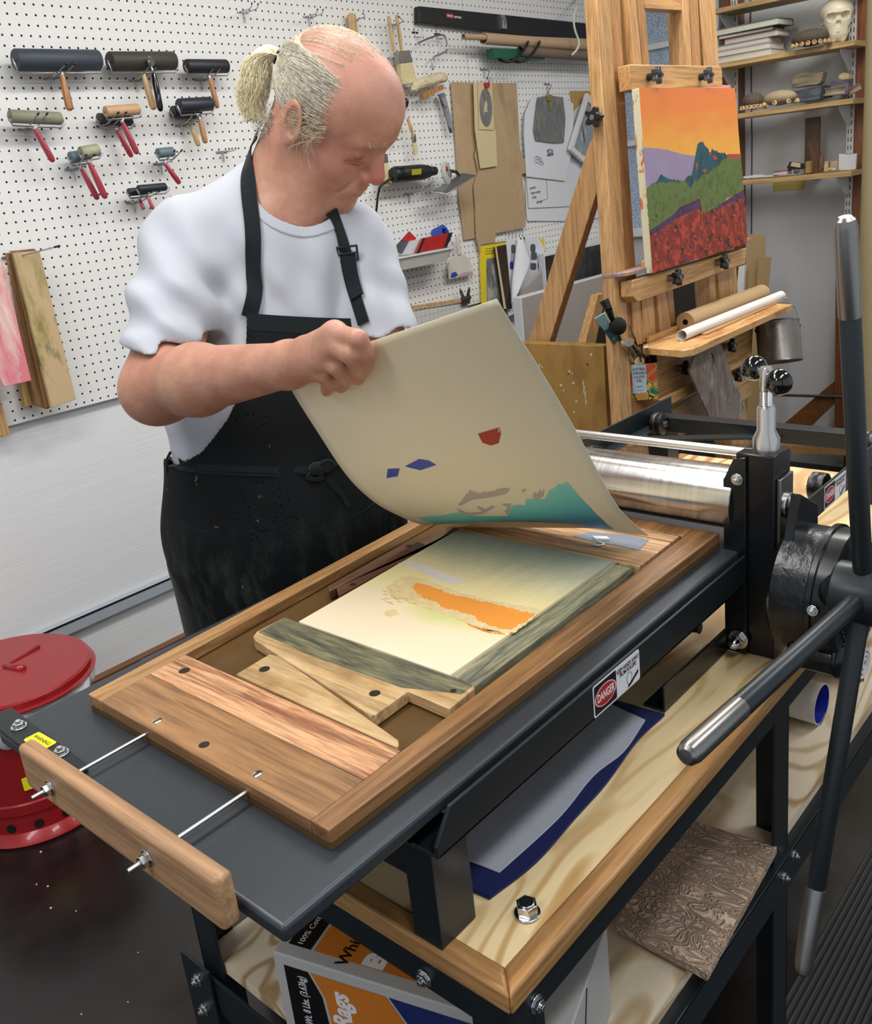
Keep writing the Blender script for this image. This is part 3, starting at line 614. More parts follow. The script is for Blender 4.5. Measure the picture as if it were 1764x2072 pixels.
def teeth(pts, amp, step, rnd, lean=.3):
    out = []
    for a, b in zip(pts, pts[1:]):
        L = math.hypot(b[0] - a[0], b[1] - a[1]); k = max(1, int(L / step))
        for j in range(k):
            t = j / k; x, y = a[0] + (b[0] - a[0]) * t, a[1] + (b[1] - a[1]) * t
            out += [(x, y), (x + step * lean, y - amp * rnd.uniform(.3, 1))]
    return out + [pts[-1]]
top = teeth(z5([(632, 1030), (700, 1026), (800, 1012), (830, 1008)]), 4, 5, r_) + z5([(850, 1018), (935, 1024), (1030, 1022), (1042, 1000), (1048, 976), (1085, 972), (1108, 975), (1112, 945)]) + teeth(z5([(1130, 950), (1195, 948), (1212, 915), (1250, 888), (1300, 872)]), 5, 6, r_)
printed(top + z5([(1325, 905), (1400, 985), (1450, 1035), (1503, 1080), (1400, 1082), (1250, 1082), (1000, 1080), (850, 1074), (740, 1062), (680, 1048)]), 'teal_shape', 'ink_teal', guess=(.15, .5))
printed(teeth(z5([(820, 960), (858, 912), (900, 925), (960, 915), (1010, 900), (1043, 902)]), 6, 6, r_) + z5([(1020, 925), (930, 942), (870, 950), (822, 975), (806, 972)]), 'mauve_shape', 'ink_mauve')
printed(z5([(1092, 905), (1113, 898), (1110, 912), (1096, 918)]), 'mauve_shape', 'ink_mauve')
printed(z5([(1140, 935), (1152, 912), (1160, 925), (1175, 903), (1182, 915), (1195, 898), (1190, 935), (1160, 945)]), 'mauve_shape', 'ink_mauve')
printed(z5([(800, 985), (850, 1008), (905, 1005), (960, 975), (975, 980), (920, 1012), (860, 1018), (815, 1004)]), 'mauve_shape', 'ink_mauve')
printed(z5([(1000, 968), (1045, 966), (1040, 1000), (1028, 1016), (1015, 1000), (1030, 985)]), 'mauve_shape', 'ink_mauve')
printed(z5([(893, 975), (930, 992), (925, 1000), (900, 992)]), 'mauve_shape', 'ink_mauve')
# ================================================================== IMPLICIT-SURFACE TOOLKIT
def _a(p): return np.array(p, dtype=np.float32)
def sd_sphere(P, c, r): return np.linalg.norm(P - _a(c), axis=1) - r
def sd_ell(P, c, r, B=None):
    q = P - _a(c)
    if B is not None: q = q @ B
    r = _a(r); k0 = np.linalg.norm(q / r, axis=1); k1 = np.linalg.norm(q / (r * r), axis=1)
    return k0 * (k0 - 1) / np.maximum(k1, 1e-6)
def sd_cone(P, a, b, ra, rb):
    a, b = _a(a), _a(b); ab = b - a; h = np.clip((P - a) @ ab / max(float(ab @ ab), 1e-9), 0, 1)
    return np.linalg.norm(P - a - h[:, None] * ab, axis=1) - (ra + (rb - ra) * h)
def smin(a, b, k): h = np.clip(.5 + .5 * (b - a) / k, 0, 1); return b * (1 - h) + a * h - k * h * (1 - h)
def smax(a, b, k): return -smin(-a, -b, k)
def U(k, *ds):
    d = ds[0]
    for e in ds[1:]: d = smin(d, e, k)
    return d
def surface_net(f, lo, hi, h, margin=.03):
    lo = _a(lo); n = np.ceil((_a(hi) - lo) / h).astype(int) + 1; n = ((n + 3) // 4) * 4
    c = n // 4; g = np.stack(np.meshgrid(*[np.arange(k) for k in c], indexing='ij'), -1).reshape(-1, 3)
    dc = f((lo + (g * 4 + 1.5) * h).astype(np.float32)).reshape(c)
    V = np.repeat(np.repeat(np.repeat(dc, 4, 0), 4, 1), 4, 2).astype(np.float32)
    act = np.argwhere(np.abs(dc) < h * 3.6 + margin)
    off = np.stack(np.meshgrid(*[np.arange(4)] * 3, indexing='ij'), -1).reshape(-1, 3)
    for s in range(0, len(act), 8000):
        I = (act[s:s + 8000, None, :] * 4 + off[None]).reshape(-1, 3)
        V[I[:, 0], I[:, 1], I[:, 2]] = f((lo + I * h).astype(np.float32))
    ins = V < 0; cnt = np.zeros(np.array(V.shape) - 1, np.uint8)
    for dx in (0, 1):
        for dy in (0, 1):
            for dz in (0, 1): cnt += ins[dx:ins.shape[0] - 1 + dx, dy:ins.shape[1] - 1 + dy, dz:ins.shape[2] - 1 + dz]
    A = np.argwhere((cnt > 0) & (cnt < 8)); idx = -np.ones(cnt.shape, np.int32); idx[tuple(A.T)] = np.arange(len(A))
    acc = np.zeros((len(A), 3), np.float64); num = np.zeros(len(A))
    cr = [(x, y, z) for x in (0, 1) for y in (0, 1) for z in (0, 1)]
    for p in cr:
        for ax in range(3):
            if p[ax]: continue
            q = list(p); q[ax] = 1
            a = V[A[:, 0] + p[0], A[:, 1] + p[1], A[:, 2] + p[2]]; b = V[A[:, 0] + q[0], A[:, 1] + q[1], A[:, 2] + q[2]]
            m = (a < 0) != (b < 0); t = np.where(m, a / np.where(m, a - b, 1), 0)
            e = np.tile(np.array(p, float), (len(A), 1)); e[:, ax] += t; acc[m] += e[m]; num[m] += 1
    VV = lo + (A + acc / num[:, None]) * h; F = []
    for ax in range(3):
        o1, o2 = [k for k in range(3) if k != ax]; s = [slice(1, k - 1) for k in V.shape]
        a = V[tuple(s)]; s2 = list(s); s2[ax] = slice(2, V.shape[ax]); b = V[tuple(s2)]
        E = np.argwhere((a < 0) != (b < 0)) + 1
        if not len(E): continue
        E = E[(E[:, ax] < V.shape[ax] - 1)]
        def cell(d1, d2): q = E.copy(); q[:, o1] -= d1; q[:, o2] -= d2; return idx[tuple(q.T)]
        q = np.stack([cell(0, 0), cell(1, 0), cell(1, 1), cell(0, 1)], 1); flip = V[tuple(E.T)] < 0
        if ax == 1: flip = ~flip
        q[~flip] = q[~flip][:, ::-1]; F.append(q[(q >= 0).all(1)])
    return VV, np.concatenate(F)
def np_mesh(name, V, F, mat, parent, ang=180):
    me = bpy.data.meshes.new(name); off = np.array(world_loc(parent)); V = (V - off).astype(np.float32)
    me.vertices.add(len(V)); me.vertices.foreach_set('co', V.ravel()); me.loops.add(F.size); me.polygons.add(len(F))
    me.polygons.foreach_set('loop_start', np.arange(0, F.size, F.shape[1], dtype=np.int32)); me.loops.foreach_set('vertex_index', F.ravel().astype(np.int32))
    me.update(calc_edges=True); me.validate(); me.polygons.foreach_set('use_smooth', np.ones(len(me.polygons), bool)); me.materials.append(M[mat] if isinstance(mat, str) else mat)
    o = bpy.data.objects.new(name, me); COL.objects.link(o); o.parent = parent; return o
def march(f, x, y, d0=.9, d1=2.2):
    r = ray(x, y); L = np.linspace(d0, d1, 500); P = (np.array(CAM)[None] + L[:, None] * np.array(r)[None]).astype(np.float32); v = f(P)
    k = np.argmax(v < 0) if (v < 0).any() else int(np.argmin(v)); return Vector(P[k])
# ================================================================== THE MAN
def frame_from(az, pit, rol):
    F = np.array([math.cos(az) * math.cos(pit), math.sin(az) * math.cos(pit), -math.sin(pit)]); R = np.array([math.sin(az), -math.cos(az), 0.]); Uv = np.cross(R, F)
    c, s = math.cos(rol), math.sin(rol); return np.stack([F, Uv * c + R * s, R * c - Uv * s], 1).astype(np.float32)
HC = _a((1.0360, 1.1055, 1.5575)); HB = frame_from(math.radians(285), math.radians(44.4), math.radians(10.5)); HS = .97
def hl(f, u, r=0): return HC + HB @ (_a((f, u, r)) * HS)       # head-local (forward, up, right) -> world
SH_R, EL_R, WR_R = _a((.855, 1.270, 1.398)), _a((.688, 1.153, 1.218)), _a(W(587, 738, D=1.100))
SH_L, EL_L, WR_L = _a((1.088, 1.160, 1.362)), _a(W(782, 765, D=1.47)), _a((.965, .870, 1.130))
LF = _a((.89, -.45, 0)); LF /= np.linalg.norm(LF); FW = _a((-LF[1] * -1, -LF[0], 0)); FW = _a((LF[1], -LF[0], 0)); UPV = _a((0, 0, 1))
TB = np.stack([FW, LF, UPV], 1)
NB = _a((.992, 1.225, 1.425))
def sdhead(P):
    q = ((P - HC) @ HB) / HS; m = q.copy(); m[:, 2] = np.abs(m[:, 2])
    d = sd_ell(q, (-.006, .048, 0), (.1037, .0846, .079))
    d = smin(d, sd_ell(q, (.032, .056, 0), (.066, .060, .066)), .03)
    d = smin(d, sd_ell(q, (.030, -.030, 0), (.064, .078, .060)), .035)
    d = smin(d, sd_cone(m, (-.008, -.035, .054), (.070, -.094, .016), .022, .020), .03)
    d = smin(d, sd_sphere(m, (.052, -.024, .036), .033), .02)
    d = smin(d, sd_cone(m, (.080, .034, .040), (.090, .036, .006), .0125, .0125), .014)
    d = smax(d, -sd_ell(m, (.101, .013, .034), (.016, .011, .019)), .014)
    d = smin(d, sd_ell(m, (.0745, .0115, .032), (.0160, .0135, .0175)), .003)
    d = smax(d, -sd_cone(m, (.0915, .0040, .019), (.084, .0048, .046), .0013, .0013), .0025)
    d = smax(d, -sd_cone(m, (.0880, -.008, .020), (.079, -.006, .046), .0018, .0018), .010)
    d = smin(d, sd_cone(q, (.090, .026, 0), (.1125, -.0155, 0), .0085, .0130), .012)
    d = smin(d, sd_sphere(q, (.1130, -.0195, 0), .0118), .007)
    d = smin(d, sd_ell(m, (.101, -.0265, .0135), (.0120, .0085, .0078)), .005)
    d = smax(d, -sd_ell(m, (.107, -.0345, .0068), (.0055, .0045, .0032)), .003)
    d = smin(d, sd_ell(q, (.080, -.055, 0), (.022, .028, .034)), .014)
    d = smin(d, sd_ell(q, (.0935, -.0560, 0), (.0105, .0058, .021)), .006)
    d = smin(d, sd_ell(q, (.0905, -.0680, 0), (.0110, .0068, .0185)), .006)
    d = smax(d, -np.minimum(sd_cone(m, (.1050, -.0618, .0), (.0955, -.0618, .016), .0012, .0012), sd_cone(m, (.0955, -.0618, .016), (.083, -.0650, .0265), .0012, .0012)), .003)
    d = smax(d, -sd_cone(m, (.1000, -.0280, .0225), (.082, -.0660, .0345), .0016, .0022), .008)
    d = smax(d, -sd_cone(m, (.0905, -.0800, .0), (.084, -.080, .014), .003, .002), .008)
    d = smin(d, sd_ell(q, (.0770, -.0980, 0), (.021, .019, .024)), .014)
    d = smin(d, sd_ell(q, (.030, -.104, 0), (.045, .027, .043)), .028)
    # ear
    eb = np.stack([_a((.96, .12, .20)), _a((-.17, .98, .08)), _a((-.20, -.10, .97))], 1); eb /= np.linalg.norm(eb, axis=0)
    e = sd_ell(m, (-.012, .004, .0850), (.0235, .0355, .0075), eb); e = smax(e, -sd_ell(m, (-.007, .008, .0925), (.0150, .0250, .0075), eb), .003)
    e = smin(e, sd_ell(m, (.005, -.003, .080), (.006, .009, .009)), .004)
    d = smin(d, e, .006)
    return d * HS
def hand(P, wr, mc, chains, thumb, r=.0100, px=True):
    d = sd_cone(P, wr, mc[0], .023, .0135)
    for m_ in mc[1:]: d = smin(d, sd_cone(P, wr, m_, .023, .0135), .012)
    d = smin(d, sd_cone(P, mc[0], mc[-1], .0125, .011), .010)
    for k, (m_, ch) in enumerate(zip(mc, chains)):
        rr = r * (1.04, 1.04, 1.0, .9)[k]; pts = [m_] + ch; e = None
        for j, (a, b) in enumerate(zip(pts, pts[1:])):
            c = sd_cone(P, a, b, rr * (1.14, 1.05, .96)[j], rr * (1.05, .96, .84)[j]); e = c if e is None else smin(e, c, .004)
        d = smin(d, e, .0042)
    e = smin(sd_cone(P, thumb[0], thumb[1], .016, .0125), sd_cone(P, thumb[1], thumb[2], .0120, .0095), .008)
    return smin(d, e, .010)
def pD(x, y):
    st = st_of(x, y, (.93, .85)); c = RC.transposed() @ (sheet(*st) - CAM); return -c.z
def wn(x, y, dd): return _a(W(x, y, D=pD(x, y) + dd))
MC_R = [wn(677, 675, -.026), wn(680, 704, -.034), wn(658, 729, -.033), wn(634, 745, -.028)]
CH_R = [[wn(724, 687, -.032), wn(740, 714, -.026), wn(739, 741, -.012)], [wn(710, 717, -.044), wn(727, 744, -.030), wn(723, 765, -.012)],
        [wn(683, 742, -.042), wn(697, 763, -.028), wn(690, 781, -.012)], [wn(652, 757, -.036), wn(667, 775, -.026), wn(661, 790, -.011)]]
TH_R = [wn(622, 712, -.012), wn(662, 712, .014), wn(704, 722, .012)]
def off_w(o): return _a(o)
HNL = _a((-.80, -.50, .30)); HNL /= np.linalg.norm(HNL); SDL = _a((.15, -.5, -.85)); SDL /= np.linalg.norm(SDL); BKL = np.cross(HNL, SDL)
KL = WR_L + HNL * .085
MC_L = [KL + SDL * s for s in (-.030, -.010, .010, .030)]
CH_L = [[m_ + HNL * .030 + BKL * .004, m_ + HNL * .052 - BKL * .002, m_ + HNL * .070 - BKL * .008] for m_ in MC_L]
TH_L = [WR_L + HNL * .03 - SDL * .024, WR_L + HNL * .06 - SDL * .045, WR_L + HNL * .09 - SDL * .05]
def sdarm(P, sh, el, wr):
    d = sd_cone(P, sh, el, .057, .048); mid = el * .68 + wr * .32
    d = smin(d, sd_cone(P, el, mid, .045, .0465), .03); d = smin(d, sd_cone(P, mid, wr, .0455, .0265), .02)
    d = smin(d, sd_sphere(P, el + _a((-.010, .012, -.010)), .034), .03)
    return d
def sdbody(P):
    d = sdhead(P)
    nk = sd_cone(P, hl(-.032, -.005), NB, .062, .066)
    nk = smin(nk, sd_cone(P, hl(.018, -.060), NB + FW * .035 - UPV * .02, .050, .058), .03)
    # neck muscle from behind the ear to the breastbone
    nk = smin(nk, sd_cone(P, hl(-.02, -.03, .052), NB + FW * .06 - UPV * .04, .016, .012), .018)
    d = smin(d, nk, .022)
    tr = U(.05, sd_cone(P, NB - UPV * .01, SH_R, .052, .045), sd_cone(P, NB - UPV * .01, SH_L, .052, .045), sd_ell(P, (.955, 1.222, 1.27), (.085, .14, .17), TB))
    d = smin(d, tr, .035)
    a = smin(sdarm(P, SH_R, EL_R, WR_R), hand(P, WR_R, MC_R, CH_R, TH_R), .012)
    b = smin(sdarm(P, SH_L, EL_L, WR_L), hand(P, WR_L, MC_L, CH_L, TH_L), .012)
    return smin(d, np.minimum(a, b), .02)
def folds(P, c, d1, d2, amp, fr, rad):
    q = P - _a(c); d1, d2 = _a(d1), _a(d2); u = q @ d1; v = q @ d2
    return amp * np.sin(u * fr + 2.2 * np.sin(v * 14)) * np.exp(-(q * q).sum(1) / (rad * rad))
SLR = _a(W(318, 700, D=1.27)); SLL = _a(W(770, 668, D=1.46)); NRR = _a((0, .08, -.997)); NLL = _a((0, .05, -.999))
def sdtorso(P):
    d = sd_ell(P, (.962, 1.222, 1.30), (.118, .182, .17), TB)
    d = smin(d, sd_ell(P, (.925, 1.205, 1.10), (.150, .182, .21), TB), .08)
    d = smin(d, sd_cone(P, SH_R + UPV * -.01, SH_L + UPV * -.01, .062, .062), .06)
    d = smin(d, sd_cone(P, NB + UPV * .032 - FW * .012 - LF * .012, SH_R, .058, .056), .03)
    d = smin(d, sd_cone(P, NB + UPV * .010 - FW * .02, SH_L, .060, .058), .04)
    return d
def sdshirt(P, cut=True):
    d = sdtorso(P)
    def sleeve(sh, en, el, nr):
        ax = (el - sh) / np.linalg.norm(el - sh); s = sd_cone(P, sh, el, .070, .0655)
        s = s + .0030 * np.sin((P @ _a((.55, .2, .75))) * 70 + 3 * np.sin(P[:, 1] * 17)) * np.clip((P - sh) @ ax / .12, 0, 1)
        if cut:
            s = smax(s, (P - en) @ nr, .003)
        return s
    d = smin(d, np.minimum(sleeve(SH_R, SLR, EL_R, NRR), sleeve(SH_L, SLL, EL_L, NLL)), .024)
    f = folds(P, SH_R + FW * .07 - UPV * .08, LF * .95 + UPV * .3, UPV, .0070, 92, .13)
    f += folds(P, SLR + FW * .05, LF * .6 + UPV * .8, LF, .0080, 100, .11)
    f += folds(P, (.93, 1.09, 1.30), LF, UPV, .0035, 62, .16) + folds(P, SH_L + FW * .06 - UPV * .10, LF - UPV * .5, UPV, .0085, 80, .12)
    f += folds(P, SH_R - LF * .03 - UPV * .16 + FW * .02, UPV - LF * .5, LF, .008, 85, .12)
    d = d + f
    if cut:
        ring = sd_ell((P - (NB + FW * .040 + UPV * .018 + LF * .026)) @ TB, (0, 0, 0), (.080, .066, .055)); tilt = (P - (NB + FW * .03 + UPV * .03)) @ _a(np.array(UPV * .80 + FW * .60))
        d = smax(d, -np.maximum(ring - .006, -tilt - .075), .004)
        d = np.maximum(d, .985 - P[:, 2])
    return d
def tc(z): # torso centre line used by the apron
    t = np.clip((z - .95) / .35, 0, 1)[:, None]; return _a((.912, 1.212))[None] * (1 - t) + _a((.958, 1.222))[None] * t
def apron_vol(P):
    d = sdtorso(P); z = P[:, 2]
    d = smin(d, sd_ell(P, (.905, 1.200, .94), (.165, .195, .17), TB), .05)
    d = smin(d, sd_cone(P, (.905, 1.200, .90), (.875, 1.245, .52), .158, .170), .06)
    f = .0030 * np.sin((P @ LF) * 50 + 2 * np.sin(z * 9)) * np.clip((.98 - z) / .2, 0, 1)
    return d + f
def apron_half(z): return np.interp(z, [1.03, 1.07, 1.10, 1.15, 1.20, 1.285, 1.4], [.30, .185, .150, .122, .106, .098, .095]).astype(np.float32)
def sdapron(P):
    v = apron_vol(P); z = P[:, 2]; q = P[:, :2] - tc(z); s = q @ LF[:2]; f = q @ FW[:2]
    d = np.maximum(v - .011, -(v - .0065)); so = np.interp(z, [1.08, 1.20, 1.30], [0, .028, .034]).astype(np.float32); d = np.maximum(d, np.abs(s - so) - apron_half(z)); d = np.maximum(d, -(f + .015 + np.where(z < 1.06, .10, 0)))
    d = np.maximum(d, (z - (1.282 - .20 * s)) * .9); return np.maximum(d, .62 - z)
def sdlegs(P):
    L, R = _a((1.00, 1.17, .88)), _a((.815, 1.26, .88)); out = None
    for h_, an in ((L, (1.02, 1.20, .08)), (R, (.80, 1.29, .08))):
        kn = (h_ + _a(an)) / 2 + FW * .02; d = smin(sd_cone(P, h_, kn, .098, .072), sd_cone(P, kn, an, .072, .056), .05); out = d if out is None else smin(out, d, .03)
    out = smin(out, sd_ell(P, (.905, 1.225, .93), (.125, .165, .10), TB), .06); return np.maximum(out, .055 - P[:, 2])
def sdshoes(P):
    out = None
    for a in ((1.02, 1.20, .045), (.80, 1.29, .045)):
        a = _a(a); d = smin(sd_ell(P, a + FW * .10 - UPV * .005, (.09, .047, .036), TB), sd_ell(P, a + FW * .0, (.055, .040, .06), TB), .03); out = d if out is None else np.minimum(out, d)
    return np.maximum(out, .003 - P[:, 2])
def skin_mat():
    t = NT('weathered_skin').set(.47, 0, .4); v = t.coords((1, 1, 1)); n = t.noise(v, 26, 5, .6); n2 = t.noise(v, 9, 3); n3 = t.noise(v, 420, 3)
    c = t.mix(t.ramp(n, [(.32, (0, 0, 0)), (.68, (1, 1, 1))]), lin('#aa7963'), lin('#c3937c'))
    c = t.mix(t.ramp(n2, [(.4, (0, 0, 0)), (.75, (.5, .5, .5))]), c, lin('#b3705f'))
    g = t.n('ShaderNodeNewGeometry')
    def spot(c_, w, r0, r1, amt, colr):
        d = t.n('ShaderNodeVectorMath', _operation='DISTANCE'); t.l(g.outputs['Position'], d.inputs[0]); d.inputs[1].default_value = tuple(float(k) for k in c_)
        return t.mix(t.ramp(d.outputs['Value'], [(r0, (amt,) * 3), (r1, (0, 0, 0))]), w, lin(colr))
    c = spot(hl(.118, -.018), c, .006, .034, .6, '#b2514d'); c = spot(hl(.07, -.012, .045), c, .01, .05, .35, '#b9625a')
    c = spot(hl(.092, -.062, .006), c, .004, .018, .35, '#a85a50'); c = spot(hl(.04, .115, .02), c, .01, .09, .35, '#dba08f')
    t.color(c); t.b.inputs['Subsurface Weight'].default_value = .10; t.b.inputs['Subsurface Radius'].default_value = (.012, .004, .002); t.b.inputs['Subsurface Scale'].default_value = 1
    t.bump(t.math('ADD', t.noise(t.coords((1, 1, 1)), 95, 4, .65), t.math('MULTIPLY', n3, .35)), .42, .0016); return t.m
M['skin'] = skin_mat()
def cloth(name, c, sc=900, st=.25, rough=.9, var=.04):
    t = NT(name).set(rough, 0, .15); v = t.coords(); cc = lin(c); n = t.noise(v, 7, 4)
    t.color(t.mix(n, tuple(x * (1 - var) for x in cc[:3]) + (1,), tuple(x * (1 + var) for x in cc[:3]) + (1,))); t.bump(t.noise(v, sc, 2), st, .0008)
    t.b.inputs['Sheen Weight'].default_value = .12; return t.m
M['tshirt'] = cloth('white_cotton_jersey', '#aeb1b9'); M['trouser'] = cloth('black_trousers', '#14161a')
def apron_mat():
    t = NT('paint_stained_black_canvas').set(.85, 0, .2); v = t.coords(); n = t.noise(v, 11, 5); base = t.mix(n, lin('#0a0c0e'), lin('#15191b'))
    st = t.coords((14, 14, 5), rot=(0, .3, .6)); s = t.noise(st, 1.7, 4, .6); zc = t.n('ShaderNodeNewGeometry'); sp = t.n('ShaderNodeSeparateXYZ'); t.l(zc.outputs['Position'], sp.inputs[0])
    low = t.ramp(sp.outputs[2], [(.90, (1, 1, 1)), (1.0, (.0,) * 3)])
    c = t.mix(t.math('MULTIPLY', t.ramp(s, [(.46, (0, 0, 0)), (.72, (.7,) * 3)]), low), base, lin('#4c534f'))
    s2 = t.noise(t.coords((30, 30, 9), rot=(0, -.35, .5)), 1.6, 3); c = t.mix(t.math('MULTIPLY', t.ramp(s2, [(.62, (0, 0, 0)), (.72, (.6,) * 3)]), low), c, lin('#2c4a44'))
    vo = t.n('ShaderNodeTexVoronoi'); vo.inputs['Scale'].default_value = 46; vo.inputs['Randomness'].default_value = 1; wv = t.n('ShaderNodeTexNoise'); wv.inputs['Scale'].default_value = 60; t.l(v, wv.inputs['Vector']); t.l(t.mix(.035, t.coords((1, 1, .7)), wv.outputs['Color'], 'ADD'), vo.inputs['Vector'])
    k = t.math('MULTIPLY', t.ramp(vo.outputs['Distance'], [(.06, (1, 1, 1)), (.14, (0, 0, 0))]), t.ramp(t.noise(t.coords(loc=(3, 2, 1)), 10, 3), [(.55, (0, 0, 0)), (.60, (.8,) * 3)]))
    c = t.mix(k, c, t.ramp(t.noise(v, 6, 2), [(.4, lin('#8f9290')), (.6, lin('#8d8453'))])); t.color(c); t.bump(t.noise(v, 900, 2), .3, .0008); return t.m
M['apron'] = apron_mat(); M['webbing'] = cloth('black_webbing', '#171c1f', 1200, .4)
man = thing('person', 'man in white T-shirt and paint-stained black apron, grey ponytail, lifting the print', 'person', (.9, 1.23, 0))
V, F = surface_net(sdbody, (.58, .60, 1.02), (1.26, 1.44, 1.70), .0024, .012); body = np_mesh('body', V, F, 'skin', man)
V, F = surface_net(sdshirt, (.58, .90, .97), (1.28, 1.46, 1.53), .0032, .02); np_mesh('t_shirt', V, F, 'tshirt', man)['label'] = 'white crew-neck T-shirt'
V, F = surface_net(sdapron, (.66, .98, .60), (1.20, 1.44, 1.31), .0030, .02); apr = np_mesh('apron', V, F, 'apron', man); apr['label'] = 'black bib apron with dried paint'
V, F = surface_net(sdlegs, (.66, 1.0, .03), (1.2, 1.45, 1.06), .008, .03); np_mesh('trousers', V, F, 'trouser', man)
V, F = surface_net(sdshoes, (.6, 1.0, -.01), (1.2, 1.45, .13), .006, .03); np_mesh('shoes', V, F, 'rubber', man)
# straps, ties and seams laid on the cloth
def ribbon(pts, w, th, f, name, mat, parent, lift=.003, k=5):
    """pts: pixels traced over the cloth; the band follows the surface they hit"""
    px = cat_rom([Vector((x, y, 0)) for x, y in pts], k); P = [march(f, q.x, q.y) for q in px]; mb = MB(); rows = []
    for _ in range(3): P = [P[0]] + [(P[i - 1] + P[i] * 2 + P[i + 1]) / 4 for i in range(1, len(P) - 1)] + [P[-1]]
    for i, p in enumerate(P):
        d = (P[min(i + 1, len(P) - 1)] - P[max(i - 1, 0)]).normalized(); e = .004
        g = np.array([f(_a(p + Vector(a))[None])[0] - f(_a(p - Vector(a))[None])[0] for a in ((e, 0, 0), (0, e, 0), (0, 0, e))]); n = Vector(g.astype(float)).normalized()
        s = d.cross(n).normalized(); rows.append([p + n * lift + s * w * a for a in (-.5, -.2, .2, .5)])
    return mb.grid(rows, th).build(name, mat, parent, ang=60)
sf = lambda P: smin(sdshirt(P, False), sdbody(P), .012); af = lambda P: np.minimum(sdapron(P), sdshirt(P))
ribbon([(528, 272), (512, 305), (505, 350), (505, 410), (511, 480), (516, 550), (513, 600), (506, 640)], .0235, .0022, sf, 'neck_strap', 'webbing', man, lift=.0065)
ribbon([(668, 425), (682, 460), (694, 500), (708, 560), (724, 610), (738, 655)], .0200, .0022, sf, 'neck_strap', 'webbing', man, lift=.005)
ribbon([(704, 515), (712, 560), (727, 604)], .0215, .003, sf, 'strap_tail', 'webbing', man, lift=.0085)
p = march(sf, 703, 513); fr = (p - CAM).normalized(); u = Vector((fr.y, -fr.x, 0)).normalized(); v = u.cross(fr).normalized()
bk = MB()
for a, b in ((0, .0105), (0, -.0105), (0, 0)): bk.bar(p - fr * .011 - u * .0155 + v * b, p - fr * .011 + u * .0155 + v * b, .0035, .003, up=fr)
for a in (-.0155, .0155): bk.bar(p - fr * .011 + u * a - v * .0122, p - fr * .011 + u * a + v * .0122, .0035, .003, up=fr)
bk.build('strap_buckle', 'steel_black', man, bevel=.0008)
rows = []
for k in range(25):
    sx = -.064 + .195 * k / 24; rw = []
    for zo in (.000, -.006, -.018, -.024):
        z = 1.2825 - .20 * sx + zo; c0 = tc(np.array([z]))[0]; L = np.linspace(.3, 0, 600); Q = np.stack([c0[0] + LF[0] * sx + FW[0] * L, c0[1] + LF[1] * sx + FW[1] * L, np.full_like(L, z)], 1).astype(np.float32)
        kk = np.argmax(apron_vol(Q) < .0118); rw.append(Vector(Q[kk].astype(float)))
    rows.append(rw)
MB().grid(rows, .0012).build('bib_hem', 'webbing', apr, ang=60)
def sdcollar(P):
    d0 = sdshirt(P, False); ring = sd_ell((P - (NB + FW * .040 + UPV * .018 + LF * .026)) @ TB, (0, 0, 0), (.080, .066, .055)); tilt = (P - (NB + FW * .03 + UPV * .03)) @ _a(np.array(UPV * .80 + FW * .60))
    return np.maximum(np.maximum(np.maximum(d0 - .0022, -(d0 + .002)), np.maximum(ring - .021, .0035 - ring)), -tilt - .085)
V, F = surface_net(sdcollar, (.84, 1.05, 1.30), (1.16, 1.36, 1.53), .0022, .012); np_mesh('collar_rib', V, F, 'tshirt', man)
ribbon([(347, 928), (400, 942), (470, 947), (550, 950), (625, 949)], .012, .002, af, 'waist_tie', 'webbing', apr, lift=.003)
ribbon([(347, 945), (400, 952), (470, 957), (550, 960), (622, 954)], .008, .002, af, 'waist_tie', 'webbing', apr, lift=.004)
ribbon([(662, 945), (690, 932), (740, 925), (775, 920)], .010, .002, af, 'waist_tie', 'webbing', apr, lift=.003)
ribbon([(640, 955), (665, 972), (690, 1000), (708, 1030)], .009, .002, af, 'tie_end', 'webbing', apr, lift=.005)
p = march(af, 640, 945); mb = MB(); mb.sphere(p + Vector((-.004, -.006, 0)), (.013, .013, .010), 16, 10)
bu = u * 1.0
mb.tube(cat_rom([p - fr * .012, p - fr * .014 + u * .016 + v * .010, p - fr * .010 + u * .026 + v * .004, p - fr * .012 + u * .014 - v * .004, p - fr * .01], 6), .0035, 8)
mb.tube(cat_rom([p - fr * .010, p - fr * .012 - u * .014 - v * .012, p - fr * .010 + u * .006 - v * .016, p - fr * .008], 6), .0035, 8)
mb.build('bow_knot', 'webbing', apr, ang=180)
ribbon([(378, 1066), (430, 1078), (520, 1083), (600, 1080), (680, 1062), (740, 1030), (768, 1005)], .0035, .0018, af, 'pocket_seam', 'webbing', apr, lift=.0015)
sw = march(sf, 352, 925)
lp = [sw + Vector((-.004, 0, .010)), sw + Vector((-.014, -.002, .000)), sw + Vector((-.018, -.002, -.018)), sw + Vector((-.010, -.004, -.032)), sw + Vector((-.002, -.004, -.040))]
MB().tube(cat_rom(lp, 5), .0022, 6).build('side_loop', 'webbing', apr, ang=180)
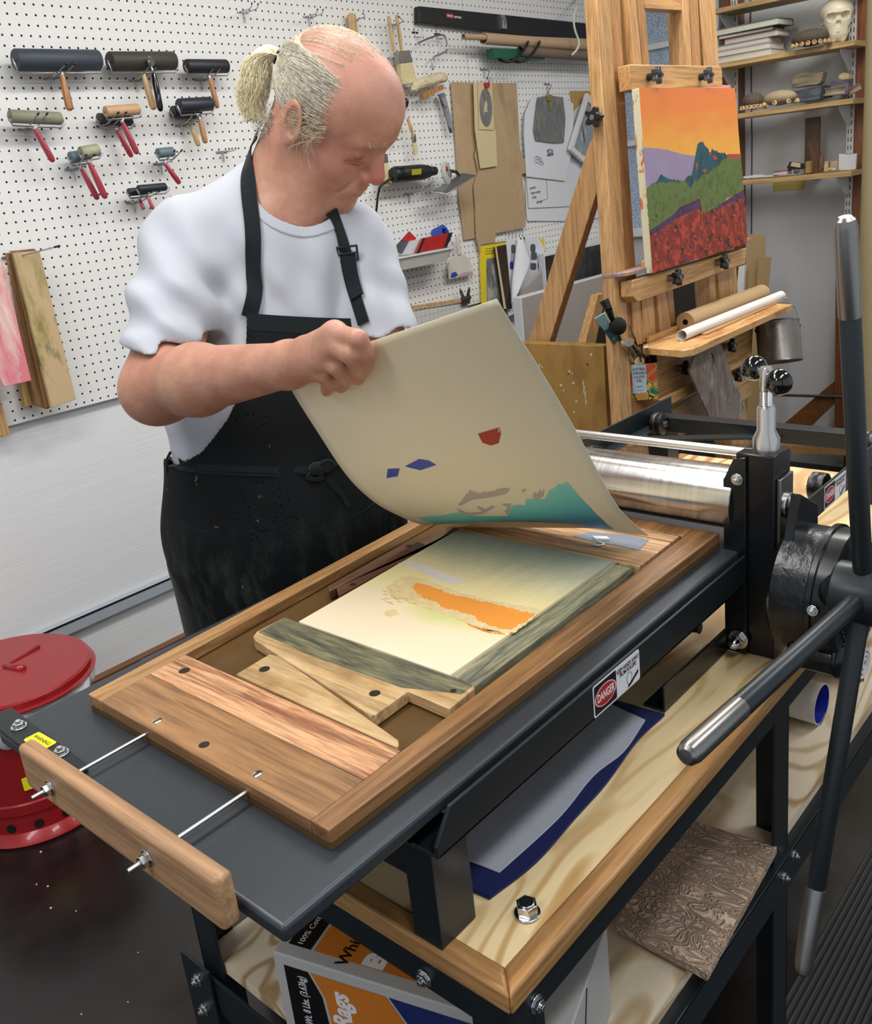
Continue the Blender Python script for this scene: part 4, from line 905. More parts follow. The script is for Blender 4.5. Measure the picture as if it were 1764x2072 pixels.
# ------------------------------------------------------------------ hair
def hair_mat(name, a, b, c_):
    t = NT(name).set(.45, 0, .4); v = t.coords(); n = t.noise(v, 160, 3, .6); t.color(t.ramp(n, [(.3, lin(a)), (.5, lin(b)), (.7, lin(c_))])); return t.m
M['hair'] = hair_mat('grey_blond_hair', '#a2937a', '#cfc3a6', '#ece6d6'); M['hair_w'] = hair_mat('white_hair', '#b9b3a8', '#dcd8cf', '#f3f1ec'); M['hair_y'] = hair_mat('blond_ponytail', '#c9b78b', '#e2d5ae', '#f5ecd3')
CC = _a((-.006, .048, 0)); CR = _a((.1037, .0846, .079))
hr = random.Random(11)
def on_skull(d, k=1.0): # point on the skull in direction d (head-local)
    d = d / np.linalg.norm(d); r = 1 / np.linalg.norm(d / CR); return CC + d * r * k
_b = None
for _f in np.linspace(-.11, -.04, 15):
    for _u in np.linspace(.04, .13, 19):
        for _r in (.0, .012):
            _q = on_skull(_a((_f, _u, _r)) - CC, 1.03); _w = HC + HB @ (_q * HS); _p = proj(Vector(_w.astype(float))); _e = math.hypot(_p[0] - 572, _p[1] - 120) + abs(_r) * 200
            if _b is None or _e < _b[0]: _b = (_e, _q)
TIE = _b[1]
def to_world(q): return Vector((HC + HB @ (q * HS)).astype(float))
def strands(n, gen, name, mat, rad, parent=None):
    mb = MB()
    for _ in range(n):
        P = gen()
        if P is None: continue
        m = len(P); mb.tube(P, [rad * (1 - .55 * i / m) for i in range(m)], 3, cap=False)
    return mb.build(name, mat, parent, ang=180)
def side_strand(sgn=1):
    def g():
        f = hr.uniform(-.095, .056); u = hr.uniform(-.038, .110)
        if f > .0 and u < .008 + .2 * f: return None
        if hr.random() < (f - .03) * 25: return None
        root = _a((f, u, .08 * sgn)) - CC; root[1] *= 1.0; dr = root / np.linalg.norm(root); e = (TIE - CC) / np.linalg.norm(TIE - CC); out = []; ph = hr.uniform(0, 6); am = hr.uniform(.0, .004); lift = hr.uniform(1.035, 1.10)
        bow = hr.uniform(-.12, .28)
        for i in range(11):
            t = i / 10; d = dr * (1 - t) + e * t; d = d + _a((0, bow, 0)) * math.sin(PI * t) * .5
            k = 1.01 + (lift - 1) * math.sin(PI * min(1, t * 1.1 + .05)) ; q = on_skull(d, k) + _a((0, am, 0)) * math.sin(ph + t * 7)
            if t > .8: q = q * (1 - (t - .8) / .2) + TIE * ((t - .8) / .2) + _a((hr.uniform(-1, 1), hr.uniform(-1, 1), hr.uniform(-1, 1))) * .002
            out.append(to_world(q))
        return out
    return g
def top_strand():
    f = hr.uniform(.0, .095); s = hr.uniform(-1, 1) * .06; dr = _a((f, .09, s)) ; e = (TIE - CC); out = []; dr = dr / np.linalg.norm(dr); e = e / np.linalg.norm(e); b = hr.uniform(-.10, .10)
    for i in range(12):
        t = i / 11; d = dr * (1 - t) + e * t + _a((0, 0, b)) * math.sin(PI * t); out.append(to_world(on_skull(d, 1.015 + .02 * math.sin(PI * t)) if t < .95 else TIE))
    return out
def loose_strand():
    # wavy wisps that leave the side hair and cross the ear
    f0, u0 = hr.uniform(.0, .048), hr.uniform(.008, .04); L = hr.uniform(.035, .07); p = _a((f0, u0, .080 + hr.uniform(0, .006))); a = math.radians(hr.uniform(185, 235)); out = [to_world(p)]; cu = hr.uniform(-7, 12)
    for i in range(9):
        a += math.radians(cu + hr.uniform(-6, 6)); p = p + _a((math.cos(a), math.sin(a), 0)) * L / 9; p[2] = max(.072, p[2] + (.0016 if i < 4 else -.0012)); out.append(to_world(p))
    return out
def nape_strand():
    f0, u0 = hr.uniform(-.085, -.03), hr.uniform(-.055, -.015); p = _a((f0, u0, .066 + hr.uniform(0, .01))); a = math.radians(hr.uniform(150, 300)); out = [to_world(p)]; cu = hr.uniform(-25, 25)
    for i in range(7):
        a += math.radians(cu); p = p + _a((math.cos(a), math.sin(a), .1)) * hr.uniform(.003, .006); out.append(to_world(p))
    return out
def sdcap(P):
    q = ((P - HC) @ HB) / HS; d = sd_ell(q, CC, CR + .0016); reg = np.maximum(q[:, 0] - (.018 + .12 * q[:, 1]), q[:, 1] - .090); low = -(q[:, 1] + .035 - .0 * q[:, 0]) + np.clip(q[:, 0] + .02, 0, 1) * .9
    top = np.abs(q[:, 2]) * -1 + .045 + np.clip(-.045 - q[:, 0], 0, 1) * -2.0
    d = d + .0015 * np.sin(q[:, 1] * 420 + q[:, 0] * 260 + 3 * np.sin(q[:, 2] * 90))
    return np.maximum(np.maximum(d, -(sd_ell(q, CC, CR - .004))), np.maximum(np.maximum(reg, low), top)) * HS
V, F = surface_net(sdcap, (.85, .95, 1.45), (1.2, 1.3, 1.78), .0026, .012); hr_o = np_mesh('hair', V, F, 'hair', man); hr_o['label'] = 'thin grey-blond hair combed back'
def side_w(): 
    while True:
        p = side_strand(1)()
        if p: return p
def side_l():
    while True:
        p = side_strand(-1)()
        if p: return p
strands(1500, side_w, 'combed_strands', 'hair', .00036, hr_o)['kind'] = 'stuff'
strands(800, side_w, 'white_strands', 'hair_w', .00038, hr_o)['kind'] = 'stuff'
strands(200, side_l, 'combed_strands', 'hair', .0008, hr_o)['kind'] = 'stuff'
strands(70, top_strand, 'crown_strands', 'hair', .00022, hr_o)['kind'] = 'stuff'
strands(110, loose_strand, 'loose_strands', 'hair', .00042, hr_o)['kind'] = 'stuff'
strands(90, nape_strand, 'nape_strands', 'hair_w', .0004, hr_o)['kind'] = 'stuff'
# ponytail: hangs from the tie, placed at the tie's own distance
tw = to_world(TIE); c_ = RC.transposed() @ (tw - CAM); TD = -c_.z
ct = [W(568, 118, D=TD), W(543, 108, D=TD - .006), W(522, 124, D=TD - .006), W(515, 165, D=TD), W(510, 205, D=TD + .004), W(516, 238, D=TD + .004)]
ctc = cat_rom(ct, 5); shift = tw - ct[0]
wdt = [.007, .011, .014, .016, .017, .018, .018, .018, .018, .0185, .019, .020, .021, .022, .023, .024, .024, .024, .023, .022, .021, .020, .018, .017, .016, .015, .014]
def tail_strand():
    a = hr.uniform(0, 2 * PI); r = math.sqrt(hr.random()); ph = hr.uniform(0, 6); out = []; stop = hr.uniform(.6, 1.06); wv = hr.uniform(.001, .0055); n = len(ctc)
    fw = (ct[3] - CAM).normalized(); ux = Vector((fw.y, -fw.x, 0)).normalized()
    for i, p in enumerate(ctc):
        if i / n > stop: break
        w_ = wdt[min(i, len(wdt) - 1)] * r; out.append(p + shift * max(0, 1 - i / 8) + ux * (math.cos(a) * w_ + wv * min(1, i / 9) * math.sin(ph + i * .62)) + fw * math.sin(a) * w_ + Vector((0, 0, 1)) * math.sin(a * 2) * .2 * w_)
    if len(out) < 4: return None
    cu = hr.uniform(-.012, .012); out.append(out[-1] + (out[-1] - out[-2]) * .8 + ux * cu); return out
pony = strands(1150, tail_strand, 'ponytail', 'hair_y', .0005, man); pony['label'] = 'blond wavy ponytail'
core = MB().tube([p + shift * max(0, 1 - i / 8) for i, p in enumerate(ctc)], [wdt[min(i, len(wdt) - 1)] * .72 for i in range(len(ctc))], 12); core.build('ponytail_core', 'hair_y', pony, ang=180)
bd = (ct[1] - ct[0]).normalized()
MB().lathe([(.0085, -.006), (.0115, -.005), (.0115, .005), (.0085, .006)], tw + bd * .006, bd, 20).build('hair_tie', 'rubber', man)
br = MB()
for _ in range(60):
    p = _a((.1005 + hr.uniform(-.001, .002), .036 + hr.uniform(-.004, .004), hr.uniform(.010, .042))); p[0] -= (p[2] - .01) * .30; q = p + _a((.006, .003 * hr.uniform(-.5, 1.5), .006 * hr.uniform(-1, 1)))
    br.tube([to_world(p), to_world((p + q) / 2 + _a((.001, .001, 0))), to_world(q)], [.0006, .0005, .0002], 3, cap=False)
br.build('eyebrow', 'hair_w', man, ang=180)
lsh = MB()
for s in (1,):
    lsh.tube([to_world(_a((x, y, z))) for x, y, z in ((.0880, .0050, .021), (.0895, .0036, .027), (.0895, .0034, .034), (.0865, .0048, .043))], .0004, 5)
M['lash'] = plain('eyelid_line', '#5e3a2f', .6, 0, 0); lsh.build('eyelashes', 'lash', man, ang=180)
# ================================================================== TOOLS AND PAPERS ON THE PERFORATED WALL
PY = 2.4895
M['wire'] = plain('zinc_wire', '#aeb2b5', .3, .9, .05); M['tip'] = plain('black_rubber_tip', '#151515', .5)
M['ro_blue'] = plain('slate_blue_rubber', '#39424c', .55, 0, .08, 30); M['ro_dark'] = plain('charcoal_rubber', '#3d3a35', .6, 0, .1, 20); M['ro_black'] = plain('black_roller_rubber', '#22262b', .5, 0, .08, 30)
M['ro_olive'] = plain('worn_olive_rubber', '#8b8a75', .6, 0, .18, 12); M['ro_tan'] = plain('tan_rubber', '#c79f78', .5, 0, .06, 20); M['ro_cream'] = plain('inked_cream_rubber', '#9a9a80', .55, 0, .35, 18)
M['ro_navy'] = plain('navy_rubber', '#272d38', .45, 0, .08, 20); M['ro_bl'] = plain('blue_grey_rubber', '#5f7380', .5, 0, .1, 30)
M['h_wood'] = wood('varnished_handle', '#a8713f', '#c58b54', 'Z', 1.5, .3, stretch=10); M['h_light'] = wood('light_handle', '#c49f67', '#dcbc86', 'Z', 1.5, .3, stretch=10); M['h_red'] = plain('red_lacquer_handle', '#9d2236', .25, 0, .06, 10, coat=.4); M['h_black'] = plain('black_gloss_handle', '#0e0c0c', .12)
def hook(x, y, tx, ty, sp=18, label='', dbl=True, Yt=2.40, tip=True):
    """wire hook: pixel of the foot on the board, pixel of the prong tip"""
    b = W(x, y, Y=PY - .002); t = W(tx, ty, Y=Yt); mb = MB(); o = thing('pegboard_hook', label, 'hook', b, 'wire hooks on the perforated wall')
    w = Vector((.012 if dbl else 0, 0, 0))
    for s in ((-1, 1) if dbl else (0,)):
        a = b + w * s; c = t + w * s; m = Vector((a.x, lerp(a, c, .62).y, a.z + (c.z - a.z) * .2))
        MB().tube(cat_rom([a, lerp(a, m, .5) + Vector((0, 0, -.002)), m, c], 5), .0018, 8).build('prong', 'wire', o, ang=180)
        if tip: MB().tube([lerp(m, c, .82), c], .0026, 8).build('prong_tip', 'tip', o, ang=180)
    MB().box((b.x - .022, b.y - .0018, b.z - .003), (b.x + .022, b.y + .0005, b.z + .003)).tube([b + Vector((0, -.003, 0)), b + Vector((0, -.003, -.03))], .002, 8).build('back_wire', 'wire', o)
    return o
def brayer(p, q, r, hp, hq, hr_, m, hm, label, wire='U', Yc=2.435, hy=None, group='brayers hanging on the perforated wall'):
    a, b = W(*p, Y=Yc), W(*q, Y=Yc); d = (b - a).normalized(); o = thing('brayer', label, 'ink roller', (a + b) / 2, group)
    MB().lathe([(r * .2, 0), (r * .93, 0), (r, .003), (r, (b - a).length - .003), (r * .93, (b - a).length), (r * .2, (b - a).length)], a, d, 32).build('roller', m, o)
    MB().cyl(a - d * .006, b + d * .006, r * .16, n=12).build('axle', 'wire', o)
    Y2 = Yc if hy is None else hy; ht, hb = W(*hp, Y=Y2), W(*hq, Y=Y2 - .01); hd = (hb - ht).normalized()
    e1, e2 = a - d * .006, b + d * .006; dn = Vector((0, .0, -1)) * (r + .006); fr = MB()
    fr.tube([e1, e1 + dn * .5 - Vector((0, .008, 0)), e1 + dn + d * .008, e2 + dn - d * .008, e2 + dn * .5 - Vector((0, .008, 0)), e2], .0026, 8)
    fr.build('frame', 'wire', o, ang=60)
    L = (hb - ht).length
    MB().cyl(((e1 + e2) / 2 + dn), ht, .003, .0045, n=12).cyl(ht - hd * .004, ht + hd * .008, hr_ * .62, n=16).build('ferrule', 'wire', o)
    MB().lathe([(hr_ * .6, 0), (hr_ * .75, L * .15), (hr_ * .95, L * .5), (hr_, L * .85), (hr_ * .85, L * .96), (hr_ * .4, L)], ht, hd, 20).build('handle', hm, o)
    return o
brayer((31, 121), (199, 122), .0265, (125, 150), (142, 224), .0105, 'ro_blue', 'h_wood', 'longest brayer, slate-blue roller and varnished handle, at the left end of the top row')
hook(103, 160, 145, 128, label='double wire hook holding the longest slate-blue brayer')
brayer((222, 124), (351, 123), .0250, (290, 152), (312, 222), .0105, 'ro_dark', 'h_light', 'charcoal brayer with pale handle, second in the top row')
hook(274, 163, 314, 131, label='double wire hook holding the charcoal brayer with pale handle')
o = thing('spring_wheel', 'small metal ink wheel with black handle hung over the charcoal brayer', 'tool', W(305, 125, Y=2.395))
c = W(305, 124, Y=2.397); v = Vector((.35, -1, .1)).normalized()
MB().lathe([(.001, -.004), (.011, -.004), (.0125, 0), (.011, .004), (.001, .004)], c, v, 28).build('wheel', 'chrome', o)
MB().tube([c - v * .006, W(308, 140, Y=2.395), W(311, 150, Y=2.395)], .003, 8).build('neck', 'chrome', o, ang=180)
MB().lathe([(.006, 0), (.0085, .02), (.009, .085), (.007, .096), (.003, .1)], W(311, 150, Y=2.395), W(324, 219, Y=2.385) - W(311, 150, Y=2.395), 20).build('handle', 'h_black', o)
brayer((377, 134), (458, 134), .0195, (424, 157), (440, 219), .0085, 'ro_black', 'h_wood', 'black brayer with reddish handle, last in the top row beside the ponytail')
hook(406, 162, 443, 134, label='double wire hook holding the black brayer beside the ponytail')
brayer((20, 235), (122, 240), .0165, (70, 260), (108, 328), .0085, 'ro_olive', 'h_red', 'worn olive brayer with one red handle, first of the second row')
hook(52, 262, 88, 228, label='double wire hook under the worn olive brayer')
brayer((199, 240), (264, 244), .0150, (236, 262), (267, 318), .0080, 'ro_dark', 'h_red', 'grey brayer hung behind the tan one', Yc=2.46)
brayer((213, 226), (279, 221), .0150, (247, 246), (278, 312), .0085, 'ro_tan', 'h_red', 'tan brayer with red handle in front of a grey one', Yc=2.42)
hook(209, 256, 249, 226, label='double wire hook under the tan brayer')
brayer((349, 226), (400, 230), .0170, (385, 250), (402, 296), .0080, 'ro_navy', 'h_light', 'small navy brayer with pale handle, behind the larger navy one', Yc=2.465)
brayer((362, 214), (426, 210), .0200, (404, 240), (416, 290), .0085, 'ro_navy', 'h_wood', 'navy brayer with brown handle, in front of a smaller one', Yc=2.42)
hook(366, 254, 402, 226, label='double wire hook under the two navy brayers')
brayer((142, 319), (176, 314), .0155, (164, 340), (198, 404), .0085, 'ro_bl', 'h_red', 'small green-grey brayer with red handle, left of the mottled cream one', Yc=2.45)
brayer((163, 309), (198, 303), .0160, (180, 328), (214, 402), .0090, 'ro_cream', 'h_red', 'small mottled cream brayer with red handle, lower left group', Yc=2.42)
hook(146, 342, 184, 312, label='double wire hook under the mottled cream brayer')
brayer((319, 310), (349, 307), .0140, (333, 330), (364, 372), .0080, 'ro_bl', 'h_red', 'single small blue-grey brayer above the shoulder of the man')
hook(323, 331, 362, 303, label='double wire hook under the single blue-grey brayer')
brayer((260, 389), (296, 386), .0110, (282, 403), (291, 424), .0055, 'ro_black', 'h_red', 'thin black brayer, rear one of the pair above the sleeve', Yc=2.45)
brayer((280, 383), (334, 378), .0115, (299, 397), (310, 424), .0055, 'ro_black', 'h_red', 'thin black brayer, front one of the pair above the sleeve', Yc=2.42)
hook(268, 409, 318, 386, label='double wire hook under the two thin black brayers')
for x, y, tx, ty, lb in ((492, 24, 516, 7, 'empty wire hook near the top edge, left of the head'), (624, 34, 648, 19, 'empty wire hook above the ponytail, second from the left'), (449, 307, 470, 300, 'empty wire hook low beside the neck of the man')): hook(x, y, tx, ty, label=lb)
# -------- boards hanging at the left edge
M['b_pink'] = plain('pink_inked_board', '#d9929a', .6, 0, .0); 
def stained(name, base, stains, sc=3.5, seed=0, axis='Z'):
    t = NT(name).set(.6); k = [3, 3, 3]
    if axis: k['XYZ'.index(axis)] = 1.0
    v = t.coords(tuple(k), loc=(seed, seed * .7, 0)); c = lin(base)
    for i, (col, lo, hi, off) in enumerate(stains):
        n = t.noise(t.coords(tuple(k), loc=(seed + off, off * 1.7, off)), sc * (1 + .3 * i), 5, .65, .6); c = t.mix(t.ramp(n, [(lo, (0, 0, 0)), (hi, (1, 1, 1))]), c, lin(col))
    t.color(c); return t.m
M['b_pink'] = stained('pink_inked_board', '#e9cfc0', [('#dd7f8c', .42, .58, 1), ('#cf5468', .55, .68, 3), ('#6c6a7c', .68, .74, 5)], 4)
M['b_green'] = stained('green_inked_board', '#c5ab82', [('#8a8238', .48, .64, 2), ('#4d5a3d', .56, .68, 4), ('#3a3a33', .66, .75, 7)], 4, 2)
M['b_brown'] = wood('brown_strip', '#7c5836', '#a67d50', 'Z', 2, .5); M['b_tan'] = wood('tan_strip', '#b68f58', '#d0ab73', 'Z', 2, .5)
def board(pts, Yf, th, mat, label, name='hanging_board', cat='board', grp='inked boards hanging at the left edge', Y=None):
    P = [W(x, y, Y=Yf) for x, y in pts]; o = MB().prism(P, (0, th, 0)).build(name, mat, bevel=.0012); o.location = (0, 0, 0); return tag(o, label, cat, grp)
board([(-30, 760), (-12, 766), (22, 880), (6, 884), (-30, 870)], 2.455, .02, 'b_tan', 'lowest pale strip at the left picture edge, below the pink board')
board([(40, 760), (60, 700), (84, 800), (71, 818), (51, 824)], 2.46, .02, 'b_tan', 'short orange-brown strip hanging behind the bundle')
board([(13, 512), (40, 508), (106, 822), (96, 828), (70, 820)], 2.440, .010, 'b_brown', 'brown strip nearest the pink board in the hanging bundle')
board([(24, 511), (44, 506), (104, 822), (92, 826)], 2.425, .010, 'b_brown', 'middle brown strip in the hanging bundle')
board([(20, 508), (70, 503), (78, 512), (82, 520), (60, 520)], 2.462, .012, 'b_brown', 'rear brown board whose top shows above the green one')
gb = board([(28, 512), (80, 507), (154, 808), (104, 825)], 2.405, .012, 'b_green', 'green-stained board, frontmost of the hanging bundle at the left')
board([(-30, 545), (6, 532), (64, 770), (8, 783), (-30, 700)], 2.395, .010, 'b_pink', 'pink-stained board cut by the left picture edge')
h1 = hook(20, 520, 122, 497, label='long wire hook carrying the green-stained board', dbl=False, Yt=2.34)
# -------- black rail with tubes
M['rail'] = plain('black_wall_rail', '#191a1c', .45, 0, .06)
o = thing('tool_rail', 'long black wall rail with a small red logo, top right of the perforated wall', 'rail', W(848, 46, Y=2.47))
MB().prism([W(848, 12, Y=2.462), W(1215, 50, Y=2.462), W(1215, 92, Y=2.462), W(848, 46, Y=2.462)], (0, .0265, 0)).build('rail_body', 'rail', o, bevel=.003)
c = W(907, 32, Y=2.461); ux = (W(940, 36, Y=2.461) - c).normalized()
MB().prism(rrect(c + Vector((-.014, 0, -.008)), (1, 0, -.02), (0, 0, 1), .045, .017, .008), (0, -.0008, 0)).build('logo_plate', 'lab_red', o, smooth=False)
text_mb('Rubbermaid', c + Vector((.0085, -.0012, .0005)), (1, 0, -.02), (0, 0, 1), .009, .0002, bold=.0002, sx=.75).build('logo_lettering', 'lab_white', o, smooth=False)
text_mb('FASTTRACK', c + Vector((.055, -.0012, -.003)), (1, 0, -.02), (0, 0, 1), .010, .0002, bold=.0003, sx=.8).build('rail_lettering', 'lab_white', o, smooth=False)
a = W(1018, 42, Y=2.452); MB().box(a + Vector((-.012, 0, -.03)), a + Vector((.012, .01, .022))).tube([a + Vector((-.008, -.006, -.03)), a + Vector((-.008, -.008, .0)), a + Vector((0, -.01, .012)), a + Vector((.008, -.008, .0)), a + Vector((.008, -.006, -.03))], .003, 8).build('rail_bracket', 'wire', o)
M['kraft'] = plain('kraft_paper', '#b99c7c', .75, 0, .05, 6); M['kraft_d'] = plain('dark_kraft_tube', '#7d6a58', .7, 0, .08); M['green_box'] = plain('dark_green_card', '#1f5c45', .5, 0, .05)
def tube_thing(p, q, r, mat, label, name, cat, Yp=2.40, inner=.82, Yq=None):
    a, b = W(*p, Y=Yp), W(*q, Y=Yp if Yq is None else Yq); d = b - a; L = d.length
    return tag(MB().lathe([(r, 0), (r, L), (r * inner, L), (r * inner, L * .5), (r * inner, .001)] + [(r * inner, 0), (r, 0)], a, d, 32, cap=False).build(name, mat, ang=50), label, cat)
tube_thing((937, 74), (1200, 84), .0105, 'kraft', 'thin kraft tube end sticking out at the left of the hanging rolls', 'paper_tube', 'paper roll', 2.40)
tube_thing((978, 78), (1215, 95), .0215, 'kraft', 'wide kraft paper roll hanging below the black rail', 'paper_roll', 'paper roll', 2.405)
tube_thing((1052, 103), (1215, 116), .019, 'kraft_d', 'dark brown tube held by the two black cradle hooks', 'paper_tube', 'paper roll', 2.405)
a = W(1000, 107, Y=2.41); tag(MB().box(a + Vector((0, 0, -.018)), a + Vector((.35, .04, .018))).build('green_box', 'green_box', bevel=.001), 'long dark green box, only its end showing under the kraft roll', 'box')
for x in (1062, 1085):
    P = [W(x + 4, 84, Y=2.46), W(x + 6, 86, Y=2.37), W(x - 4, 104, Y=2.365), W(x - 22, 122, Y=2.375), W(x - 42, 125, Y=2.40), W(x - 56, 118, Y=2.455)]
    tag(MB().tube(cat_rom(P, 5), .0055, 10).build('cradle_hook', 'rubber', ang=180), 'black rubber-coated cradle hook around the dark tube, ' + ('left one' if x == 1062 else 'right one'), 'hook', 'cradle hooks')
M['rope'] = plain('white_cotton_rope', '#dcd8cc', .8, 0, .1, 200, .5, 300)
P = [W(1164, 0, Y=2.488), W(1165, 6, Y=2.40)] + [W(x, y, Y=2.34) for x, y in ((1166, 14), (1160, 34), (1163, 60), (1171, 85), (1167, 100), (1157, 111))]
tag(MB().tube(cat_rom(P, 5), .0048, 8).build('rope', 'rope', ang=180), 'short white rope end dangling left of the easel', 'rope')
# -------- brushes and small tools right of the head
M['bristle'] = plain('pale_bristles', '#cfc193', .8, 0, .15, 90, .6, 500); M['nickel'] = plain('nickel_ferrule', '#9c9992', .25, 1, .08, 30)
def flat_brush(hp, hq, f0, f1, b1, w0, w1, label, hm='h_light', Yc=2.45, name='paint_brush', extra=None, d=.010, grp='brushes on the perforated wall'):
    o = thing(name, label, 'brush', W(*hq, Y=Yc), grp); A, B, C, D_ = W(*hp, Y=Yc), W(*hq, Y=Yc), W(*f1, Y=Yc), W(*b1, Y=Yc); dn = (C - A).normalized()
    hs = [(A, B)] if extra is None else [(W(*extra[0], Y=Yc - .004), W(*extra[1], Y=Yc)), (A, B)]
    for p, q in hs:
        L = (q - p).length; MB().lathe([(.003, 0), (.0068, .006), (.0060, L * .3), (.0072, L * .62), (.0058, L * .9), (.0070, L)], p, q - p, 16).build('handle', hm, o)
    F0 = W(*f0, Y=Yc); u = Vector((1, 0, 0)); u = (u - dn * u.dot(dn)).normalized(); n = u.cross(dn)
    def sl(mb, c0, c1, wa, wb, t0, t1): return mb.add([c + u * (s * w) + n * (k * t) for c, w, t in ((c0, wa, t0), (c1, wb, t1)) for s, k in ((-1, -1), (1, -1), (1, 1), (-1, 1))], [(3, 2, 1, 0), (4, 5, 6, 7), (0, 1, 5, 4), (1, 2, 6, 5), (2, 3, 7, 6), (3, 0, 4, 7)])
    sl(MB(), F0, C, w0, w0, d, d).build('ferrule', 'nickel', o, bevel=.0015); sl(MB(), C, D_, w0 * .97, w1, d * .9, d * 1.1).build('bristles', 'bristle', o, bevel=.002); return o
flat_brush((802, 30), (813, 104), (812, 104), (818, 128), (825, 170), .034, .040, 'wide brush with two wooden handles right of the bald forehead', extra=((786, 32), (797, 104)), d=.012)
flat_brush((824, 238), (836, 274), (836, 272), (838, 288), (841, 312), .0075, .010, 'slim brush hanging below the sheepskin pad', d=.006)
flat_brush((773, 300), (774, 322), (774, 312), (776, 330), (779, 377), .016, .017, 'pale bristle brush half hidden behind the nose', hm='h_red')
o = MB().prism([W(706, 30, Y=2.46), W(712, 25, Y=2.46), (W(720, 28, Y=2.46)), W(728, 80, Y=2.46), W(712, 82, Y=2.46)], (0, .012, 0)).build('stir_stick', 'h_light', bevel=.003); tag(o, 'yellow wooden stick end on a hook just above the crown', 'stick')
hook(716, 40, 734, 27, label='single hook through the yellow stick above the crown', dbl=False)
hook(793, 50, 806, 33, label='single hook through the two-handled brush', dbl=False)
for x, y, lb in ((839, 66, 'small black-backed J hook left of the bent wire frame'), (884, 69, 'small black-backed J hook above the bent wire frame')):
    b = W(x, y, Y=PY); o = thing('utility_hook', lb, 'hook', b, 'J hooks'); MB().box(b + Vector((-.016, -.003, -.003)), b + Vector((.016, 0, .003))).build('back_bar', 'tip', o)
    MB().tube(cat_rom([b + Vector((0, -.002, .03)), b + Vector((0, -.003, -.012)), b + Vector((.006, -.018, -.020)), b + Vector((.016, -.022, -.012)), b + Vector((.020, -.02, .012))], 5), .0017, 8).build('hook_wire', 'wire', o, ang=180)
P = [W(x, y, Y=Yy) for x, y, Yy in ((840, 90, 2.40), (862, 80, 2.42), (885, 72, 2.45), (898, 72, 2.455), (903, 84, 2.455), (905, 100, 2.455), (895, 108, 2.455), (880, 114, 2.455), (874, 124, 2.455), (876, 142, 2.455))]
tag(MB().tube(cat_rom(P, 4), .0035, 8).build('roller_frame', 'wire', ang=180), 'bent steel paint-roller frame hanging between brush and black rail', 'tool')
M['wool'] = plain('cream_lambswool', '#cdc0a0', .95, 0, .2, 40, 1.0, 160)
o = thing('sheepskin_pad', 'cream sheepskin pad on a wooden block, below the bent wire frame', 'pad', W(868, 170, Y=2.44))
m_ = MB().tube(cat_rom([W(832, 184, Y=2.44), W(845, 172, Y=2.44), (W(868, 164, Y=2.44)), W(890, 157, Y=2.44), W(905, 158, Y=2.44)], 4), [.004, .012, .016, .018, .019, .019, .019, .019, .019, .0195, .020, .020, .0195, .019, .018, .012, .004][:17], 16)
ob = m_.build('fleece', 'wool', o, ang=180); tx = bpy.data.textures.new('fleece_tex', 'CLOUDS'); tx.noise_scale = .008; s_ = ob.modifiers.new('s', 'SUBSURF'); s_.levels = 2; s_.render_levels = 2; md = ob.modifiers.new('d', 'DISPLACE'); md.texture = tx; md.strength = .006
MB().bar(W(852, 196, Y=2.43), W(894, 176, Y=2.43), .022, .016).build('wood_block', 'h_wood', o, bevel=.001)
M['mottle'] = stained('mottled_grey_wrap', '#8c8f96', [('#2f3238', .5, .54, 1), ('#c2c4c8', .62, .66, 3)], 14)
o = MB().tube([W(893, 190, Y=2.46), W(905, 232, Y=2.46), W(914, 268, Y=2.46)], [.013, .012, .009], 16).build('wrapped_tool', 'mottle', ang=60); tag(o, 'mottled grey cloth-wrapped tool beside the brown card template', 'tool')
P = cat_rom([W(804, 235, Y=2.45), W(803, 262, Y=2.45), W(798, 276, Y=2.45), W(806, 284, Y=2.45), W(815, 272, Y=2.45), W(808, 250, Y=2.45)], 5)
o = thing('wire_tool', 'bent wire loop tool with round wooden end beside the brow', 'tool', W(804, 240, Y=2.45)); MB().tube(P, .0016, 6).build('wire_loop', 'wire', o, ang=180)
MB().lathe([(.002, 0), (.010, .006), (.0105, .02), (.004, .034)], W(797, 288, Y=2.45), (0, .1, 1), 16).build('wooden_end', 'h_light', o)
hook(806, 232, 806, 240, label='small hook carrying the wire loop tool', dbl=False, Yt=2.45)
a = W(817, 208, Y=2.45); o = thing('clamp_tool', 'grey metal clamp tool between brush and forehead', 'clamp', a)  # plain metal clamp, carries no lamp
MB().lathe([(.004, 0), (.016, .004), (.018, .02), (.012, .03)], a + Vector((-.015, 0, 0)), (1, 0, .1), 20).build('clamp_head', 'steel_dark', o); MB().tube([a + Vector((-.02, 0, -.012)), a + Vector((0, 0, -.024)), a + Vector((.02, 0, -.010))], .003, 8).build('clamp_wire', 'wire', o, ang=180)
